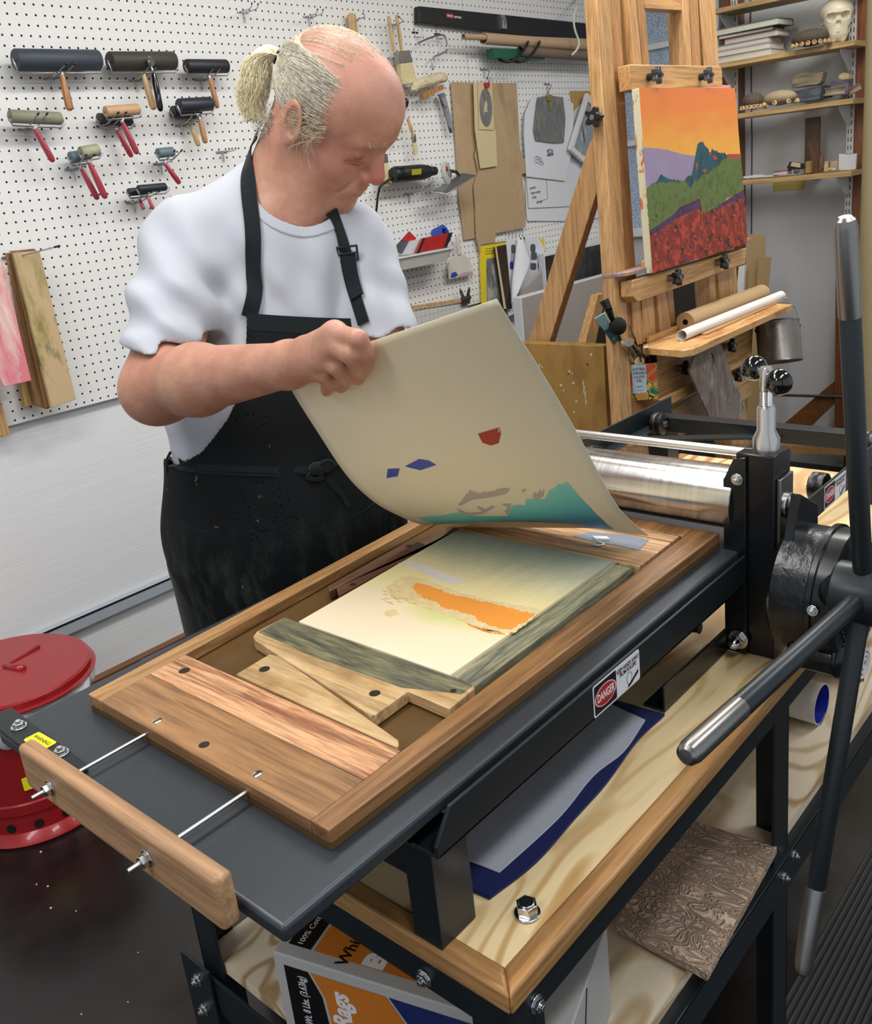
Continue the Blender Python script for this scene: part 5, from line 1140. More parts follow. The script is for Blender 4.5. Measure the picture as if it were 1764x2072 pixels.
# -------- circular saw
o = thing('circular_saw', 'small black electric saw with clear blade guard hanging on the wall', 'saw', W(850, 350, Y=2.40))
a, b = W(793, 354, Y=2.42), W(866, 347, Y=2.42); d = (b - a)
MB().lathe([(.010, 0), (.024, .004), (.0285, .016), (.0285, d.length * .8), (.023, d.length), (.01, d.length + .004)], a, d, 32).build('motor_body', 'rail', o)
MB().cyl(a - d.normalized() * .001 + d * .10, a + d * .22, .0292, n=28).build('vent_ring', 'rubber', o)
c0 = (a + b) / 2 + Vector((.004, -.0275, .002))
MB().prism(rrect(c0 + Vector((-.030, 0, -.010)), d.normalized(), (0, -.25, 1), .052, .020, .003), (0, -.002, 0)).build('type_label', 'lab_grey', o, smooth=False)
text_mb('4.6 AMP', c0 + Vector((-.004, -.0028, .002)), d, (0, -.25, 1), .007, .0002).build('label_lettering', 'lab_black', o, smooth=False)
MB().lathe([(.01, 0), (.018, .01), (.016, .04), (.01, .045)], b, d, 24).build('gear_case', 'steel_dark', o)
c1 = W(903, 352, Y=2.41); n1 = Vector((.45, -1, .1)).normalized()
gu = MB().lathe([(.006, -.008), (.040, -.008), (.045, -.004), (.045, .006), (.040, .010), (.006, .010)], c1, n1, 48).build('blade_guard', 'clear', o); MB().lathe([(.002, .011), (.010, .011), (.012, .016), (.006, .02), (.001, .02)], c1, n1, 20).build('blade_bolt', 'chrome', gu)
MB().lathe([(.004, 0), (.009, .002), (.009, .008), (.004, .01)], c1 + Vector((-.018, -.014, .018)), n1, 16).build('red_button', 'lab_red', o)
MB().tube([c1 + Vector((.01, -.01, .01)), c1 + Vector((.036, -.02, .004)), c1 + Vector((.052, -.02, -.012))], .006, 10).build('guard_lever', 'steel_dark', o, ang=180)
MB().prism([W(872, 390, Y=2.40), W(905, 394, Y=2.37), W(962, 356, Y=2.37), W(935, 352, Y=2.41)], (0, 0, .004)).build('base_plate', 'wire', o, bevel=.0008)
MB().tube(cat_rom([a + Vector((-.002, 0, -.012)), W(783, 366, Y=2.43), W(770, 376, Y=2.44), W(765, 392, Y=2.45), W(762, 420, Y=2.46), W(760, 440, Y=2.47), W(764, 470, Y=2.48)], 5), .0042, 8).build('power_cord', 'rubber', o, ang=180)
hook(826, 392, 880, 362, label='wire hook under the saw', dbl=True, Yt=2.38, tip=False)
# -------- card templates
M['card'] = stained('tan_card', '#b39976', [('#9b8160', .52, .68, 2), ('#c0a986', .55, .7, 5)], 2.2); M['manila'] = plain('manila_card', '#cdbb92', .7, 0, .04, 5)
def sheetY(pts, Yf, mat, label, name, cat, grp=None, th=.0022, smoothn=0):
    return tag(MB().prism([W(x, y, Y=Yf) for x, y in pts], (0, th, 0)).build(name, mat, smooth=False), label, cat, grp)
sheetY([(957, 167), (1045, 168), (1052, 300), (1058, 319), (1068, 326), (1071, 340), (1066, 350), (1056, 352), (1062, 400), (1063, 460), (1003, 472), (1001, 497), (985, 503), (970, 509), (963, 480), (961, 420), (958, 375), (967, 347), (960, 315), (967, 282)], 2.472, 'card', 'large tan card template with a rounded tab on its right side', 'card_template', 'template')
sheetY([(912, 166), (960, 167), (968, 240), (968, 284), (957, 312), (968, 345), (959, 375), (962, 420), (960, 482), (939, 486), (928, 400), (922, 300)], 2.480, 'card', 'narrower tan card template on the left of the pair', 'card_template', 'template')
for x, y in ((962, 392), (1055, 200)): pass
sheetY([(958, 167), (968, 168), (974, 260), (1003, 262), (1006, 336), (972, 341), (961, 262)], 2.462, 'manila', 'long manila strip clipped to the large card template', 'paper_strip', 'paper')
o = sheetY([(967, 168), (995, 168), (1000, 263), (969, 262)], 2.458, 'manila', 'small card with a dark oval rubbing under the red binder clip', 'rubbing_card', 'card')
M['graphite'] = stained('graphite_rubbing', '#6d6d6b', [('#8a8983', .45, .7, 1), ('#4b4c4f', .58, .7, 3)], 14, 4)
MB().prism([W(983 + 13 * math.cos(t) + 1.5 * math.sin(t), 218 + 39 * math.sin(t), Y=2.4575) for t in [2 * PI * i / 28 for i in range(28)]], (0, .0005, 0)).build('dark_oval', 'graphite', o, smooth=False)
MB().prism([W(x, y, Y=2.4568) for x, y in ((983, 203), (986, 210), (985, 222), (988, 228), (983, 225), (979, 229), (980, 218), (981, 208))], (0, .0004, 0)).build('pale_figure', 'manila', o, smooth=False)
def binder(x, y, Yc, mat, label, s=1.0):
    c = W(x, y, Y=Yc); o = thing('binder_clip', label, 'clip', c)
    MB().prism([c + Vector((a * s, -.006, b * s)) for a, b in ((-.014, .008), (.014, .008), (.011, -.010), (-.011, -.010))], (0, .014, 0)).build('clip_body', mat, o, bevel=.001)
    for k in (-1, 1): MB().tube([c + Vector((k * .010 * s, -.008, .006 * s)), c + Vector((k * .006 * s, -.012 - .006 * k, .024 * s)), c + Vector((k * .001, -.012 - .006 * k, .028 * s)), c + Vector((-k * .004 * s, -.012 - .006 * k, .024 * s)), c + Vector((-k * .002, -.008, .006 * s))], .0009, 6).build('clip_wire', 'wire', o, ang=180)
    return o
binder(985, 172, 2.452, 'lab_red', 'red binder clip at the head of the manila strip')
hook(978, 141, 985, 160, label='small hook above the red binder clip', dbl=False, Yt=2.44)
# -------- white papers and the grey rubbing
M['white_sheet'] = plain('white_drawing_paper', '#d9dbe0', .7, 0, .02, 4); M['pencil'] = plain('pencil_line', '#3a3d45', .7, 0, 0); M['pencil_b'] = plain('faint_blue_line', '#93a9c0', .7, 0, 0)
sh1 = sheetY([(1063, 330), (1175, 210), (1214, 260), (1213, 440), (1180, 447), (1067, 447), (1065, 430)], 2.482, 'white_sheet', 'largest white paper pinned at the right end of the perforated wall', 'paper_sheet', 'paper')
sh2 = sheetY([(1064, 340), (1107, 338), (1170, 330), (1200, 415), (1070, 421)], 2.476, 'white_sheet', 'white paper with handwriting under the pencil sketches', 'note_sheet', 'paper')
sh3 = sheetY([(1075, 200), (1090, 190), (1140, 196), (1160, 210), (1160, 290), (1146, 358), (1142, 366), (1065, 357), (1060, 270), (1062, 230)], 2.468, 'white_sheet', 'curled white paper with faint sketches behind the grey rubbing', 'sketch_sheet', 'paper')
o = sheetY([(1088, 197), (1112, 193), (1139, 197), (1144, 240), (1141, 288), (1120, 289), (1084, 284), (1080, 262), (1084, 225)], 2.460, 'graphite', 'dark grey rubbing on a white paper, held by a gold clip', 'rubbing', 'print')
rr = random.Random(5)
def scribble(par, cx, cy, w, h, n, Yf, mat, r=.0006):
    P = [W(cx + w * math.sin(i * 1.3 + rr.random()) * rr.uniform(.3, 1), cy + h * math.cos(i * .9 + rr.random()) * rr.uniform(.3, 1), Y=Yf) for i in range(n)]
    MB().tube(cat_rom(P, 4), r, 4).build('pencil_sketch', mat, par, ang=180)
scribble(sh3, 1090, 325, 11, 12, 26, 2.4665, 'pencil_b'); scribble(sh3, 1113, 309, 7, 8, 24, 2.4665, 'pencil', .0009); scribble(o, 1113, 245, 20, 30, 30, 2.4585, 'pencil_b', .0003)
for k, (tx_, x, y, sx) in enumerate((('prune Bud', 1072, 381, 1), ('& plum red cherry', 1074, 391, 1), ('& Pears', 1077, 400, 1), ('GKE  Jesse', 1085, 410, 1))):
    a = W(x, y, Y=2.4748); text_mb(tx_, a, (1, 0, .03), (0, 0, 1), .016, .0003, align='LEFT', sx=.62, shear=.3).build('handwriting', 'pencil', sh2, smooth=False)
MB().tube([W(1105, 362, Y=2.4745), W(1108, 402, Y=2.4745), W(1090, 408, Y=2.4745)], .0007, 4).build('pencil_line', 'pencil', sh2, ang=180)
M['brass'] = plain('brass_clip', '#b39a45', .35, .6)
a = W(1113, 198, Y=2.452); tag(MB().box(a + Vector((-.014, 0, -.012)), a + Vector((.014, .008, .014))).tube([a + Vector((0, 0, -.01)), a + Vector((-.005, -.002, -.045)), a + Vector((.0, -.003, -.055))], .0014, 6).build('gold_clip', 'brass', bevel=.001), 'gold clip at the top of the grey rubbing', 'clip')
hook(1106, 170, 1108, 190, label='hook above the gold clip', dbl=False, Yt=2.45)
M['cork'] = plain('cork_board', '#b48f55', .8, 0, .1, 30)
sheetY([(1154, 184), (1200, 184), (1206, 300), (1172, 300)], 2.487 - .004, 'cork', 'tan board behind the white picture frame', 'backing_board', 'board', th=.004)
o = thing('picture_frame', 'white picture frame hanging askew left of the easel', 'picture frame', W(1170, 300, Y=2.45))
fo = [W(1189, 188, Y=2.44), W(1225, 230, Y=2.44), W(1225, 345, Y=2.44), W(1180, 327, Y=2.44), W(1154, 302, Y=2.44)]
fi = [W(1190, 205, Y=2.44), W(1219, 235, Y=2.44), W(1219, 330, Y=2.44), W(1182, 316, Y=2.44), W(1162, 298, Y=2.44)]
f = MB()
for k in range(5): f.prism([fo[k], fo[(k + 1) % 5], fi[(k + 1) % 5], fi[k]], (0, .018, 0))
f.build('frame_moulding', 'white_paint', o, bevel=.0015)
M['photo_grey'] = stained('grey_picture', '#8f979c', [('#3f4548', .56, .62, 1), ('#c3c9cc', .6, .7, 4)], 8)
MB().prism([p + Vector((0, .010, 0)) for p in fi], (0, .003, 0)).build('picture', 'photo_grey', o, smooth=False)
# -------- white bin
M['bin'] = plain('white_plastic_bin', '#d6d8d2', .35, 0, .02)
o = thing('storage_bin', 'white plastic bin hanging on the wall with packets and blue tape', 'bin', W(860, 540, Y=2.42))
TR = [W(786, 503, Y=2.485), W(932, 478, Y=2.485), W(921, 503, Y=2.375), W(800, 517, Y=2.375)]; zt = .5 * (TR[2].z + TR[3].z)
xl, xr = TR[3].x, TR[2].x; zb = W(860, 537, Y=2.39).z; pts = []
def rr4(x0, x1, y0, y1, z, r): return [Vector((p.x, p.y, z)) for p in rrect((x0, y0, z), (1, 0, 0), (0, 1, 0), x1 - x0, y1 - y0, r)]
ro, ri = rr4(xl, xr, 2.372, 2.486, zt, .03), rr4(xl + .004, xr - .004, 2.376, 2.482, zt, .027); bo, bi = rr4(xl + .03, xr - .03, 2.39, 2.484, zb, .02), rr4(xl + .033, xr - .033, 2.394, 2.480, zb + .004, .018); n = len(ro)
rim = rr4(xl - .005, xr + .005, 2.367, 2.488, zt + .001, .033); rim2 = rr4(xl - .005, xr + .005, 2.367, 2.488, zt - .006, .033)
V_ = ri + rim + rim2 + ro + bo + bi; mb = MB(); mb.v = [tuple(p) for p in V_]
def rg(a, b): return [(a * n + i, a * n + (i + 1) % n, b * n + (i + 1) % n, b * n + i) for i in range(n)]
ro2 = [Vector((p.x, p.y, zt - .006)) for p in ro]; mb.v[3 * n:4 * n] = [tuple(p) for p in ro2]
mb.f = rg(0, 1) + rg(1, 2) + rg(2, 3) + rg(3, 4) + rg(5, 0) + [tuple(range(4 * n, 5 * n))[::-1], tuple(range(5 * n, 6 * n))]
mb.build('bin_body', 'bin', o, ang=50)
M['tape_blue'] = plain('blue_masking_tape', '#2a49a8', .5, 0, .05); M['pack_red'] = plain('red_black_packet', '#a8211f', .3, 0, .12, 40, .2, 60); M['pack_w'] = plain('white_plastic_wrap', '#c9ccd0', .25, 0, .06, 20, .4, 60)
cx = W(892, 477, Y=2.43); tag(MB().lathe([(.022, -.022), (.036, -.022), (.036, .022), (.022, .022), (.022, -.022)], cx, (.25, -1, .35), 40, cap=False).build('tape_roll', 'tape_blue'), 'roll of blue tape standing in the white bin', 'tape')
M['grey_card'] = plain('grey_blister_card', '#4a4f58', .5, 0, .08)
def pack(pts, Yf, th, mat, label, name, cat): return sheetY(pts, Yf, mat, label, name, cat, th=th)
p_ = pack([(792, 508), (828, 468), (842, 482), (822, 516)], 2.42, .003, 'grey_card', 'grey and red blister card leaning in the left of the bin', 'blister_card', 'packet')
MB().prism([W(x, y, Y=2.4195) for x, y in ((812, 486), (828, 468), (842, 482), (836, 490))], (0, -.0008, 0)).build('red_corner', 'lab_red', p_, smooth=False)
pack([(818, 516), (834, 487), (866, 482), (870, 478), (852, 512)], 2.405, .02, 'pack_w', 'white wrapped bundle between the card and the red packet', 'wrapped_bundle', 'packet')
p_ = pack([(842, 513), (856, 482), (916, 470), (904, 500)], 2.385, .012, 'pack_red', 'red and black packet lying in the front of the bin', 'red_packet', 'packet')
MB().prism([W(x, y, Y=2.3845) for x, y in ((842, 513), (856, 482), (860, 482), (848, 512))], (0, -.0008, 0)).build('black_edge', 'tip', p_, smooth=False); MB().prism([W(x, y, Y=2.3845) for x, y in ((898, 501), (908, 472), (916, 470), (904, 500))], (0, -.0008, 0)).build('black_edge', 'tip', p_, smooth=False)
# -------- plastic scraper
M['cream_pl'] = stained('cream_plastic_blade', '#d5cfc2', [('#cabfae', .5, .7, 1)], 6)
o = thing('glue_spreader', 'cream plastic fan-shaped spreader with blue and pink smears at its edge', 'tool', W(930, 540, Y=2.46))
MB().prism([W(x, y, Y=2.462) for x, y in ((909, 565), (907, 541), (911, 526), (920, 517), (929, 514), (940, 516), (950, 526), (956, 540), (957, 556))], (0, .004, 0)).build('blade', 'cream_pl', o, bevel=.001)
MB().bar(W(929, 516, Y=2.462), W(925, 478, Y=2.462), .020, .008, up=(0, 1, 0)).build('handle', 'cream_pl', o, bevel=.002)
MB().prism([W(x, y, Y=2.4615) for x, y in ((911, 562), (914, 552), (922, 550), (926, 556), (921, 561))], (0, -.0006, 0)).build('blue_smear', 'tape_blue', o, smooth=False); MB().prism([W(x, y, Y=2.4614) for x, y in ((924, 558), (940, 551), (956, 549), (957, 555), (930, 561))], (0, -.0006, 0)).build('pink_smear', 'ink_mauve', o, smooth=False)
# -------- grid sheet, wooden strip and bulldog clip
def grid_mat():
    t = NT('cutting_grid_sheet').set(.5); g = t.n('ShaderNodeTexCoord'); s = t.n('ShaderNodeSeparateXYZ'); t.l(g.outputs['Object'], s.inputs[0])
    def ln(o, p, w): f = t.math('FRACT', t.math('DIVIDE', o, p)); return t.math('LESS_THAN', f, w)
    k = t.math('MAXIMUM', ln(s.outputs[0], .0254, .055), ln(s.outputs[2], .0254, .055)); t.color(t.mix(t.math('MULTIPLY', k, .75), lin('#cfcfc9'), lin('#70726e'))); return t.m
M['gridsheet'] = grid_mat()
gs = thing('grid_sheet', 'translucent gridded sheet hanging from a wooden strip behind the print', 'sheet', W(955, 640, Y=2.46))
MB().prism([W(806, 632, Y=2.466), W(945, 610, Y=2.466), W(972, 800, Y=2.466), W(846, 880, Y=2.466)], (0, .0015, 0)).build('sheet', 'gridsheet', gs, smooth=False)
MB().bar(W(800, 627, Y=2.462), W(936, 607, Y=2.462), .008, .014).build('wood_strip', 'h_light', gs, bevel=.001)
M['bulldog'] = plain('bronzed_steel_clip', '#5b524b', .35, .7, .08)
a = W(942, 605, Y=2.455); o = thing('bulldog_clip', 'bronze bulldog clip at the right end of the gridded sheet', 'clip', a)
MB().tube([a + Vector((-.026, 0, 0)), a + Vector((.026, 0, .004))], .010, 16).box(a + Vector((-.026, -.002, -.022)), a + Vector((.026, .006, 0))).build('jaw', 'bulldog', o, bevel=.001)
for k in (-1, 1): MB().tube([a + Vector((k * .010, 0, .008)), a + Vector((k * .014, -.006 * k, .034)), a + Vector((k * .020, -.008 * k, .044)), a + Vector((k * .024, -.006 * k, .034)), a + Vector((k * .020, 0, .008))], .003, 8).build('finger_loop', 'bulldog', o, ang=180)
# -------- pads and hanging sheets
M['pad_yellow'] = plain('yellow_pad_cover', '#e1cc2c', .45, 0, .04); M['pad_brown'] = plain('dark_brown_cover', '#33221a', .4, 0, .1); M['pad_photo'] = stained('grey_portrait_print', '#6b6d6c', [('#a9aaa6', .5, .62, 2), ('#2f3133', .58, .66, 5)], 7)
p_ = sheetY([(973, 497), (1024, 489), (1034, 640), (978, 645)], 2.470, 'pad_yellow', 'yellow spiral drawing pad hanging right of the grid sheet', 'drawing_pad', 'drawing pad', th=.010)
MB().prism([W(x, y, Y=2.4692) for x, y in ((984, 524), (1026, 517), (1034, 640), (985, 640))], (0, -.0008, 0)).build('cover_picture', 'pad_photo', p_, smooth=False)
MB().tube([W(973 + 51 * i / 60, 496 - 8 * i / 60 + (1.5 if i % 2 else -1.5), Y=2.468) for i in range(61)], .0009, 4).build('spiral_binding', 'wire', p_, ang=180)
for k, yy in enumerate((504, 509, 514)): MB().bar(W(982, yy, Y=2.4692), W(1006, yy - 4, Y=2.4692), .0006, .0016).build('cover_lettering', 'pencil', p_, smooth=False)
p_ = sheetY([(1002, 500), (1024, 495), (1036, 625), (1020, 625)], 2.450, 'pad_brown', 'dark brown spiral pad in front of the yellow one', 'drawing_pad', 'drawing pad', th=.010)
MB().prism([W(x, y, Y=2.4495) for x, y in ((1001, 499), (1004, 499), (1024, 625), (1019, 625))], (0, -.001, 0)).build('page_edge', 'manila', p_, smooth=False)
o = sheetY([(1088, 485), (1101, 483), (1103, 525), (1090, 516)], 2.478, 'pad_yellow', 'narrow yellow pad corner behind the swatch sheets', 'drawing_pad', 'drawing pad', th=.006)
ws = sheetY([(1024, 490), (1088, 477), (1100, 500), (1106, 600), (1030, 640), (1023, 600)], 2.462, 'white_sheet', 'bundle of white swatch sheets with grey and ochre dabs', 'swatch_sheets', 'paper', th=.006)
M['swg'] = plain('slate_swatch', '#4b535c', .6); M['swl'] = plain('light_grey_swatch', '#9aa6ae', .6); M['swb'] = plain('deep_blue_swatch', '#2b2a8c', .5); M['swo'] = plain('ochre_swatch', '#b98938', .5); M['swbr'] = plain('umber_swatch', '#50463a', .6)
for m_, x, y, w_, h_ in (('swg', 1038, 504, 4, 9), ('swl', 1037, 521, 4, 8), ('swb', 1035, 537, 3.5, 8), ('swo', 1041, 537, 1.5, 7), ('swg', 1078, 502, 5, 8), ('swg', 1080, 518, 6, 8), ('swg', 1079, 539, 6, 7), ('swbr', 1093, 537, 5, 6)):
    MB().prism([W(x + w_ * math.copysign(abs(math.cos(t)) ** .5, math.cos(t)), y + h_ * math.copysign(abs(math.sin(t)) ** .5, math.sin(t)), Y=2.4612) for t in [2 * PI * i / 20 for i in range(20)]], (0, -.0006, 0)).build('paint_swatch', m_, ws, smooth=False)
def curl(ptsA, ptsB, label, name, mat='white_sheet'):
    A_, B_ = cat_rom([W(x, y, Y=Yy) for x, y, Yy in ptsA], 5), cat_rom([W(x, y, Y=Yy) for x, y, Yy in ptsB], 5)
    rows = [[lerp(a, b, t / 6) + Vector((0, -.012 * math.sin(PI * t / 6), 0)) for t in range(7)] for a, b in zip(A_, B_)]
    return tag(MB().grid(rows, .0008).build(name, mat, ang=180), label, 'paper')
curl([(1046, 480, 2.455), (1042, 520, 2.45), (1036, 570, 2.445), (1034, 615, 2.44)], [(1058, 480, 2.45), (1068, 510, 2.43), (1073, 535, 2.42), (1046, 590, 2.425)], 'curled white sheet folded over in front of the swatches', 'curled_sheet')
M['grey_sheet'] = plain('grey_toned_sheet', '#a09d98', .7, 0, .04)  # nearly even grey over the whole sheet
curl([(1046, 590, 2.444), (1052, 620, 2.443)], [(1104, 528, 2.444), (1108, 592, 2.443)], 'grey toned sheet below the dabs of paint', 'toned_sheet', 'grey_sheet')
a = W(1058, 484, Y=2.440); tag(MB().prism([a + Vector((-.018, 0, .008)), a + Vector((.018, 0, .008)), a + Vector((.010, 0, -.012)), a + Vector((-.004, 0, -.014))], (0, .008, 0)).build('green_clip', 'green_box', bevel=.001), 'dark green clip above the curled sheet', 'clip')
o = thing('ring_hooks', 'cluster of thin wire rings above the swatch sheets', 'hook', W(1035, 478, Y=2.45))
for k in range(5):
    c = W(1026 + k * 7, 478 - k * .6, Y=2.45); MB().tube([c + Vector((.010 * math.cos(t), -.008 * math.sin(t), .018 * math.sin(t))) for t in [PI * i / 10 - .3 for i in range(12)]], .0011, 6).build('wire_ring', 'wire', o, ang=180)
# ================================================================== EASEL
t5 = math.radians(4); EN = Vector((0, -math.cos(t5), math.sin(t5))); EP0 = Vector((2.4, 1.28, 1.3))
def E_(x, y, off=0.0): return WP(x, y, EP0 + EN * off, EN)      # off > 0: nearer the camera
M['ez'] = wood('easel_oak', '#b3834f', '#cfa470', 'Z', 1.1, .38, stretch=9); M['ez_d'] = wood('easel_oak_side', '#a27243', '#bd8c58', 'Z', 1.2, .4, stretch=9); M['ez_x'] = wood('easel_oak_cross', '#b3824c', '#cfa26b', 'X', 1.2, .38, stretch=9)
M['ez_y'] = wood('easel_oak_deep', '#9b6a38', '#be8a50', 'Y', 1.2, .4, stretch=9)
ez = thing('easel', 'tall oak studio easel with black star knobs holding the sunset painting', 'easel', (2.4, 1.4, 0))
def fl(pts, off, th, name, m, parent=None, bev=.002): return MB().prism([E_(x, y, off) for x, y in pts], -EN * th).build(name, m, parent or ez, bevel=bev)
def lineq(xa, ya, xb, yb, y): return xa + (xb - xa) * (y - ya) / (yb - ya)
fl([(1204, -40), (1232, -40), (1258, 400), (1282, 905), (1262, 905), (1232, 400)], 0, .036, 'side_post', 'ez')
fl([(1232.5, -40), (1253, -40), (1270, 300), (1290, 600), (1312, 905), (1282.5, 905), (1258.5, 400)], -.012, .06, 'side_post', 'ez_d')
fl([(1412, -40), (1444, -40), (1458, 180), (1490, 545), (1514, 900), (1480, 900), (1452, 545), (1428, 180)], -.012, .06, 'side_post', 'ez')
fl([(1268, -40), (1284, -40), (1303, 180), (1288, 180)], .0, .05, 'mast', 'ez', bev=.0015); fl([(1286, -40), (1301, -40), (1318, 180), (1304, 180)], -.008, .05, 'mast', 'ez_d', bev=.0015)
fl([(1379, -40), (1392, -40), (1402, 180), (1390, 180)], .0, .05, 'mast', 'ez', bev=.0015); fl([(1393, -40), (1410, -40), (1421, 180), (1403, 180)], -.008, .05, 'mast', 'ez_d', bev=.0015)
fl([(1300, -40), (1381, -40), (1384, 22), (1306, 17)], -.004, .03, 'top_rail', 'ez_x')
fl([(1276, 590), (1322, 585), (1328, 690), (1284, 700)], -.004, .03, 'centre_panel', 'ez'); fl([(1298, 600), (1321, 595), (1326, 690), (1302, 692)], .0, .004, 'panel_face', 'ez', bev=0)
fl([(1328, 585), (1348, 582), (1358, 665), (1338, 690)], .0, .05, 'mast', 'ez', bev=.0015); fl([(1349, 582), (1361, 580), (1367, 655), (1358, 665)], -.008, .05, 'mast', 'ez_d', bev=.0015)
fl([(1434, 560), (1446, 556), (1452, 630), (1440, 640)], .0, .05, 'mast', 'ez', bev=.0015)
fl([(1450, 556), (1490, 545), (1494, 600), (1454, 620)], -.02, .02, 'centre_panel', 'ez_d')
MB().prism([W(1192, 290, X=2.30), W(1206, 268, X=2.30), W(1212, 372, X=2.30), W(1111, 694, X=2.30), W(1062, 880, X=2.30), W(1018, 880, X=2.30), W(1069, 693, X=2.30), W(1160, 390, X=2.30)], (.035, 0, 0)).build('rear_leg', 'ez', ez, bevel=.002)
fl([(1272, 130), (1456, 133), (1461, 140), (1462, 175), (1276, 182)], .035, .034, 'canvas_clamp', 'ez_x', bev=.0025)
fl([(1279, 567), (1511, 501), (1508, 534), (1291, 611), (1280, 600)], .042, .036, 'tray_front', 'ez_x', bev=.0025)
M['ledge'] = stained('paint_smeared_ledge', '#a98a6a', [('#8b7489', .45, .58, 1), ('#c9c0b8', .6, .66, 4)], 9, axis='X')
a, b = E_(1270, 559, .042), E_(1520, 487, .042)
MB().prism([a, b, b - EN * .075, a - EN * .075], (0, 0, .010)).build('tray_ledge', 'ledge', ez, bevel=.0015)
# lower boards, sill and feet
fl([(1330, 716), (1524, 655), (1521, 716), (1335, 807)], .030, .022, 'drawer_board', 'ez_x')
fl([(1335, 809), (1521, 716), (1523, 727), (1345, 826)], .050, .07, 'sill', 'ez_x', bev=.0015)
fl([(1345, 832), (1523, 735), (1523, 800), (1350, 900)], .012, .02, 'lower_board', 'ez_x')
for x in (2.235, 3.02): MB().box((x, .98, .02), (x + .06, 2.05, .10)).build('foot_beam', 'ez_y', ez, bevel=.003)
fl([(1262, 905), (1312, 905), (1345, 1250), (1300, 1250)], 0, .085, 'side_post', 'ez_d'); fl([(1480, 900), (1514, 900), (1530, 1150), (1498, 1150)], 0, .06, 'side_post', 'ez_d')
MB().box((2.3, 1.22, .10), (3.06, 1.30, .17)).build('foot_rail', 'ez_x', ez, bevel=.003)
# shelf
SZ_ = .972
sh = [W(x, y, Z=SZ_) for x, y in ((1300, 703), (1378, 710), (1403, 706), (1603, 616))] + [Vector((2.93, 1.252, SZ_)), Vector((2.22, 1.252, SZ_))]
M['ply_dirty'] = stained('paint_marked_plywood', '#c79a62', [('#a5713c', .5, .62, 2), ('#8a8f78', .62, .68, 5), ('#d9c3a0', .6, .68, 8)], 6, axis='X')
MB().prism(sh, (0, 0, -.018)).build('easel_shelf', 'ply_dirty', ez, bevel=.001)
MB().box((2.24, 1.244, SZ_ + .0005), (2.62, 1.252, SZ_ + .018)).build('shelf_lip', 'ez_x', ez)
def star(c, n, r, mat, par, name='star_knob', up=(0, 0, 1)):
    c, n = V3(c), V3(n).normalized(); u = V3(up).cross(n).normalized(); v = n.cross(u); P = []
    for i in range(60):
        a = 2 * PI * i / 60; rr_ = r * (.78 + .22 * math.cos(5 * a)); P.append(c + u * math.cos(a) * rr_ + v * math.sin(a) * rr_)
    k = MB().prism(P, n * r * .62).build(name, mat, par, bevel=r * .16, seg=3)
    MB().cyl(c - n * r * .9, c, r * .42, n=20).cyl(c + n * r * .6, c + n * r * .72, r * .26, n=16).build('knob_stud', 'grip' if mat == 'rubber' else 'steel_dark', k); return k
M['knob_grey'] = plain('worn_grey_knob', '#55575a', .3, .6, .2, 40)
for x, y in ((1366, 562), (1461, 530)): star(E_(x, y, .062), EN, .024, 'rubber', ez)
for x, y in ((1325, 153), (1429, 153)): star(E_(x, y, .055), EN, .023, 'knob_grey', ez)
for x, y in ((1383, 745), (1477, 700), (1490, 760)): star(E_(x, y, .05), EN, .022, 'rubber', ez)
p = W(1205, 237, X=E_(1216, 237).x - .004); star(p, (-1, 0, 0), .026, 'rubber', ez)
# painting
pn = thing('painting', 'canvas painting of an orange sunset over green trees and red field, on the easel', 'painting', E_(1400, 500, .055))
PT = [(1293, 178), (1487, 178), (1512, 492), (1320, 553)]
def PP(x, y, off=.060): return E_(x, y, off)
M['cv_edge'] = stained('canvas_edge_smears', '#c9c2a6', [('#b56a3a', .55, .6, 1), ('#6f8a4a', .62, .66, 3)], 12)
MB().prism([PP(*p, .059) for p in PT], -EN * .022).build('canvas', 'cv_edge', pn, bevel=.0015)
def sky_mat():
    t = NT('sunset_paint').set(.5); g = t.n('ShaderNodeNewGeometry'); s = t.n('ShaderNodeSeparateXYZ'); t.l(g.outputs['Position'], s.inputs[0]); z0, z1 = PP(1400, 400).z, PP(1400, 178).z
    n = t.noise(t.coords((3, 3, 9)), 3, 4); f = t.math('ADD', t.math('DIVIDE', t.math('SUBTRACT', s.outputs[2], z0), z1 - z0), t.math('MULTIPLY', t.math('SUBTRACT', n, .5), .35))
    t.color(t.ramp(f, [(.2, lin('#e9b44c')), (.5, lin('#e79f3e')), (.8, lin('#e08038')), (1, lin('#de7a3c'))])); return t.m
M['p_sky'] = sky_mat()
def layer(pts, m, off, name): return MB().prism([PP(x, y, off) for x, y in pts], -EN * .0006).build(name, m, pn, smooth=False)
M['p_lav'] = stained('lavender_paint', '#93809c', [('#8f9bb0', .45, .7, 1)], 2.0, axis=None); M['p_teal'] = stained('dark_teal_paint', '#24505a', [('#1a3d47', .5, .6, 1)], 10); M['p_green'] = stained('olive_green_paint', '#5f7037', [('#4a5a2b', .5, .62, 1), ('#252d1b', .66, .68, 4)], 16, axis=None)
M['p_purp'] = stained('purple_paint', '#55315a', [('#3b2340', .5, .56, 1)], 22, axis=None); M['p_red'] = stained('red_field_paint', '#7e2a20', [('#b0402a', .50, .56, 2), ('#241d1e', .56, .60, 6), ('#d0512f', .64, .66, 9)], 11, axis=None)
M['p_rust'] = plain('rust_paint', '#a8452b', .5)
def zp(pts): return [(1280 + a / 2.888, 160 + b / 2.888) for a, b in pts]
r3 = random.Random(9)
layer([PT[0], PT[1], PT[2], PT[3]], 'p_sky', .0597, 'sky')
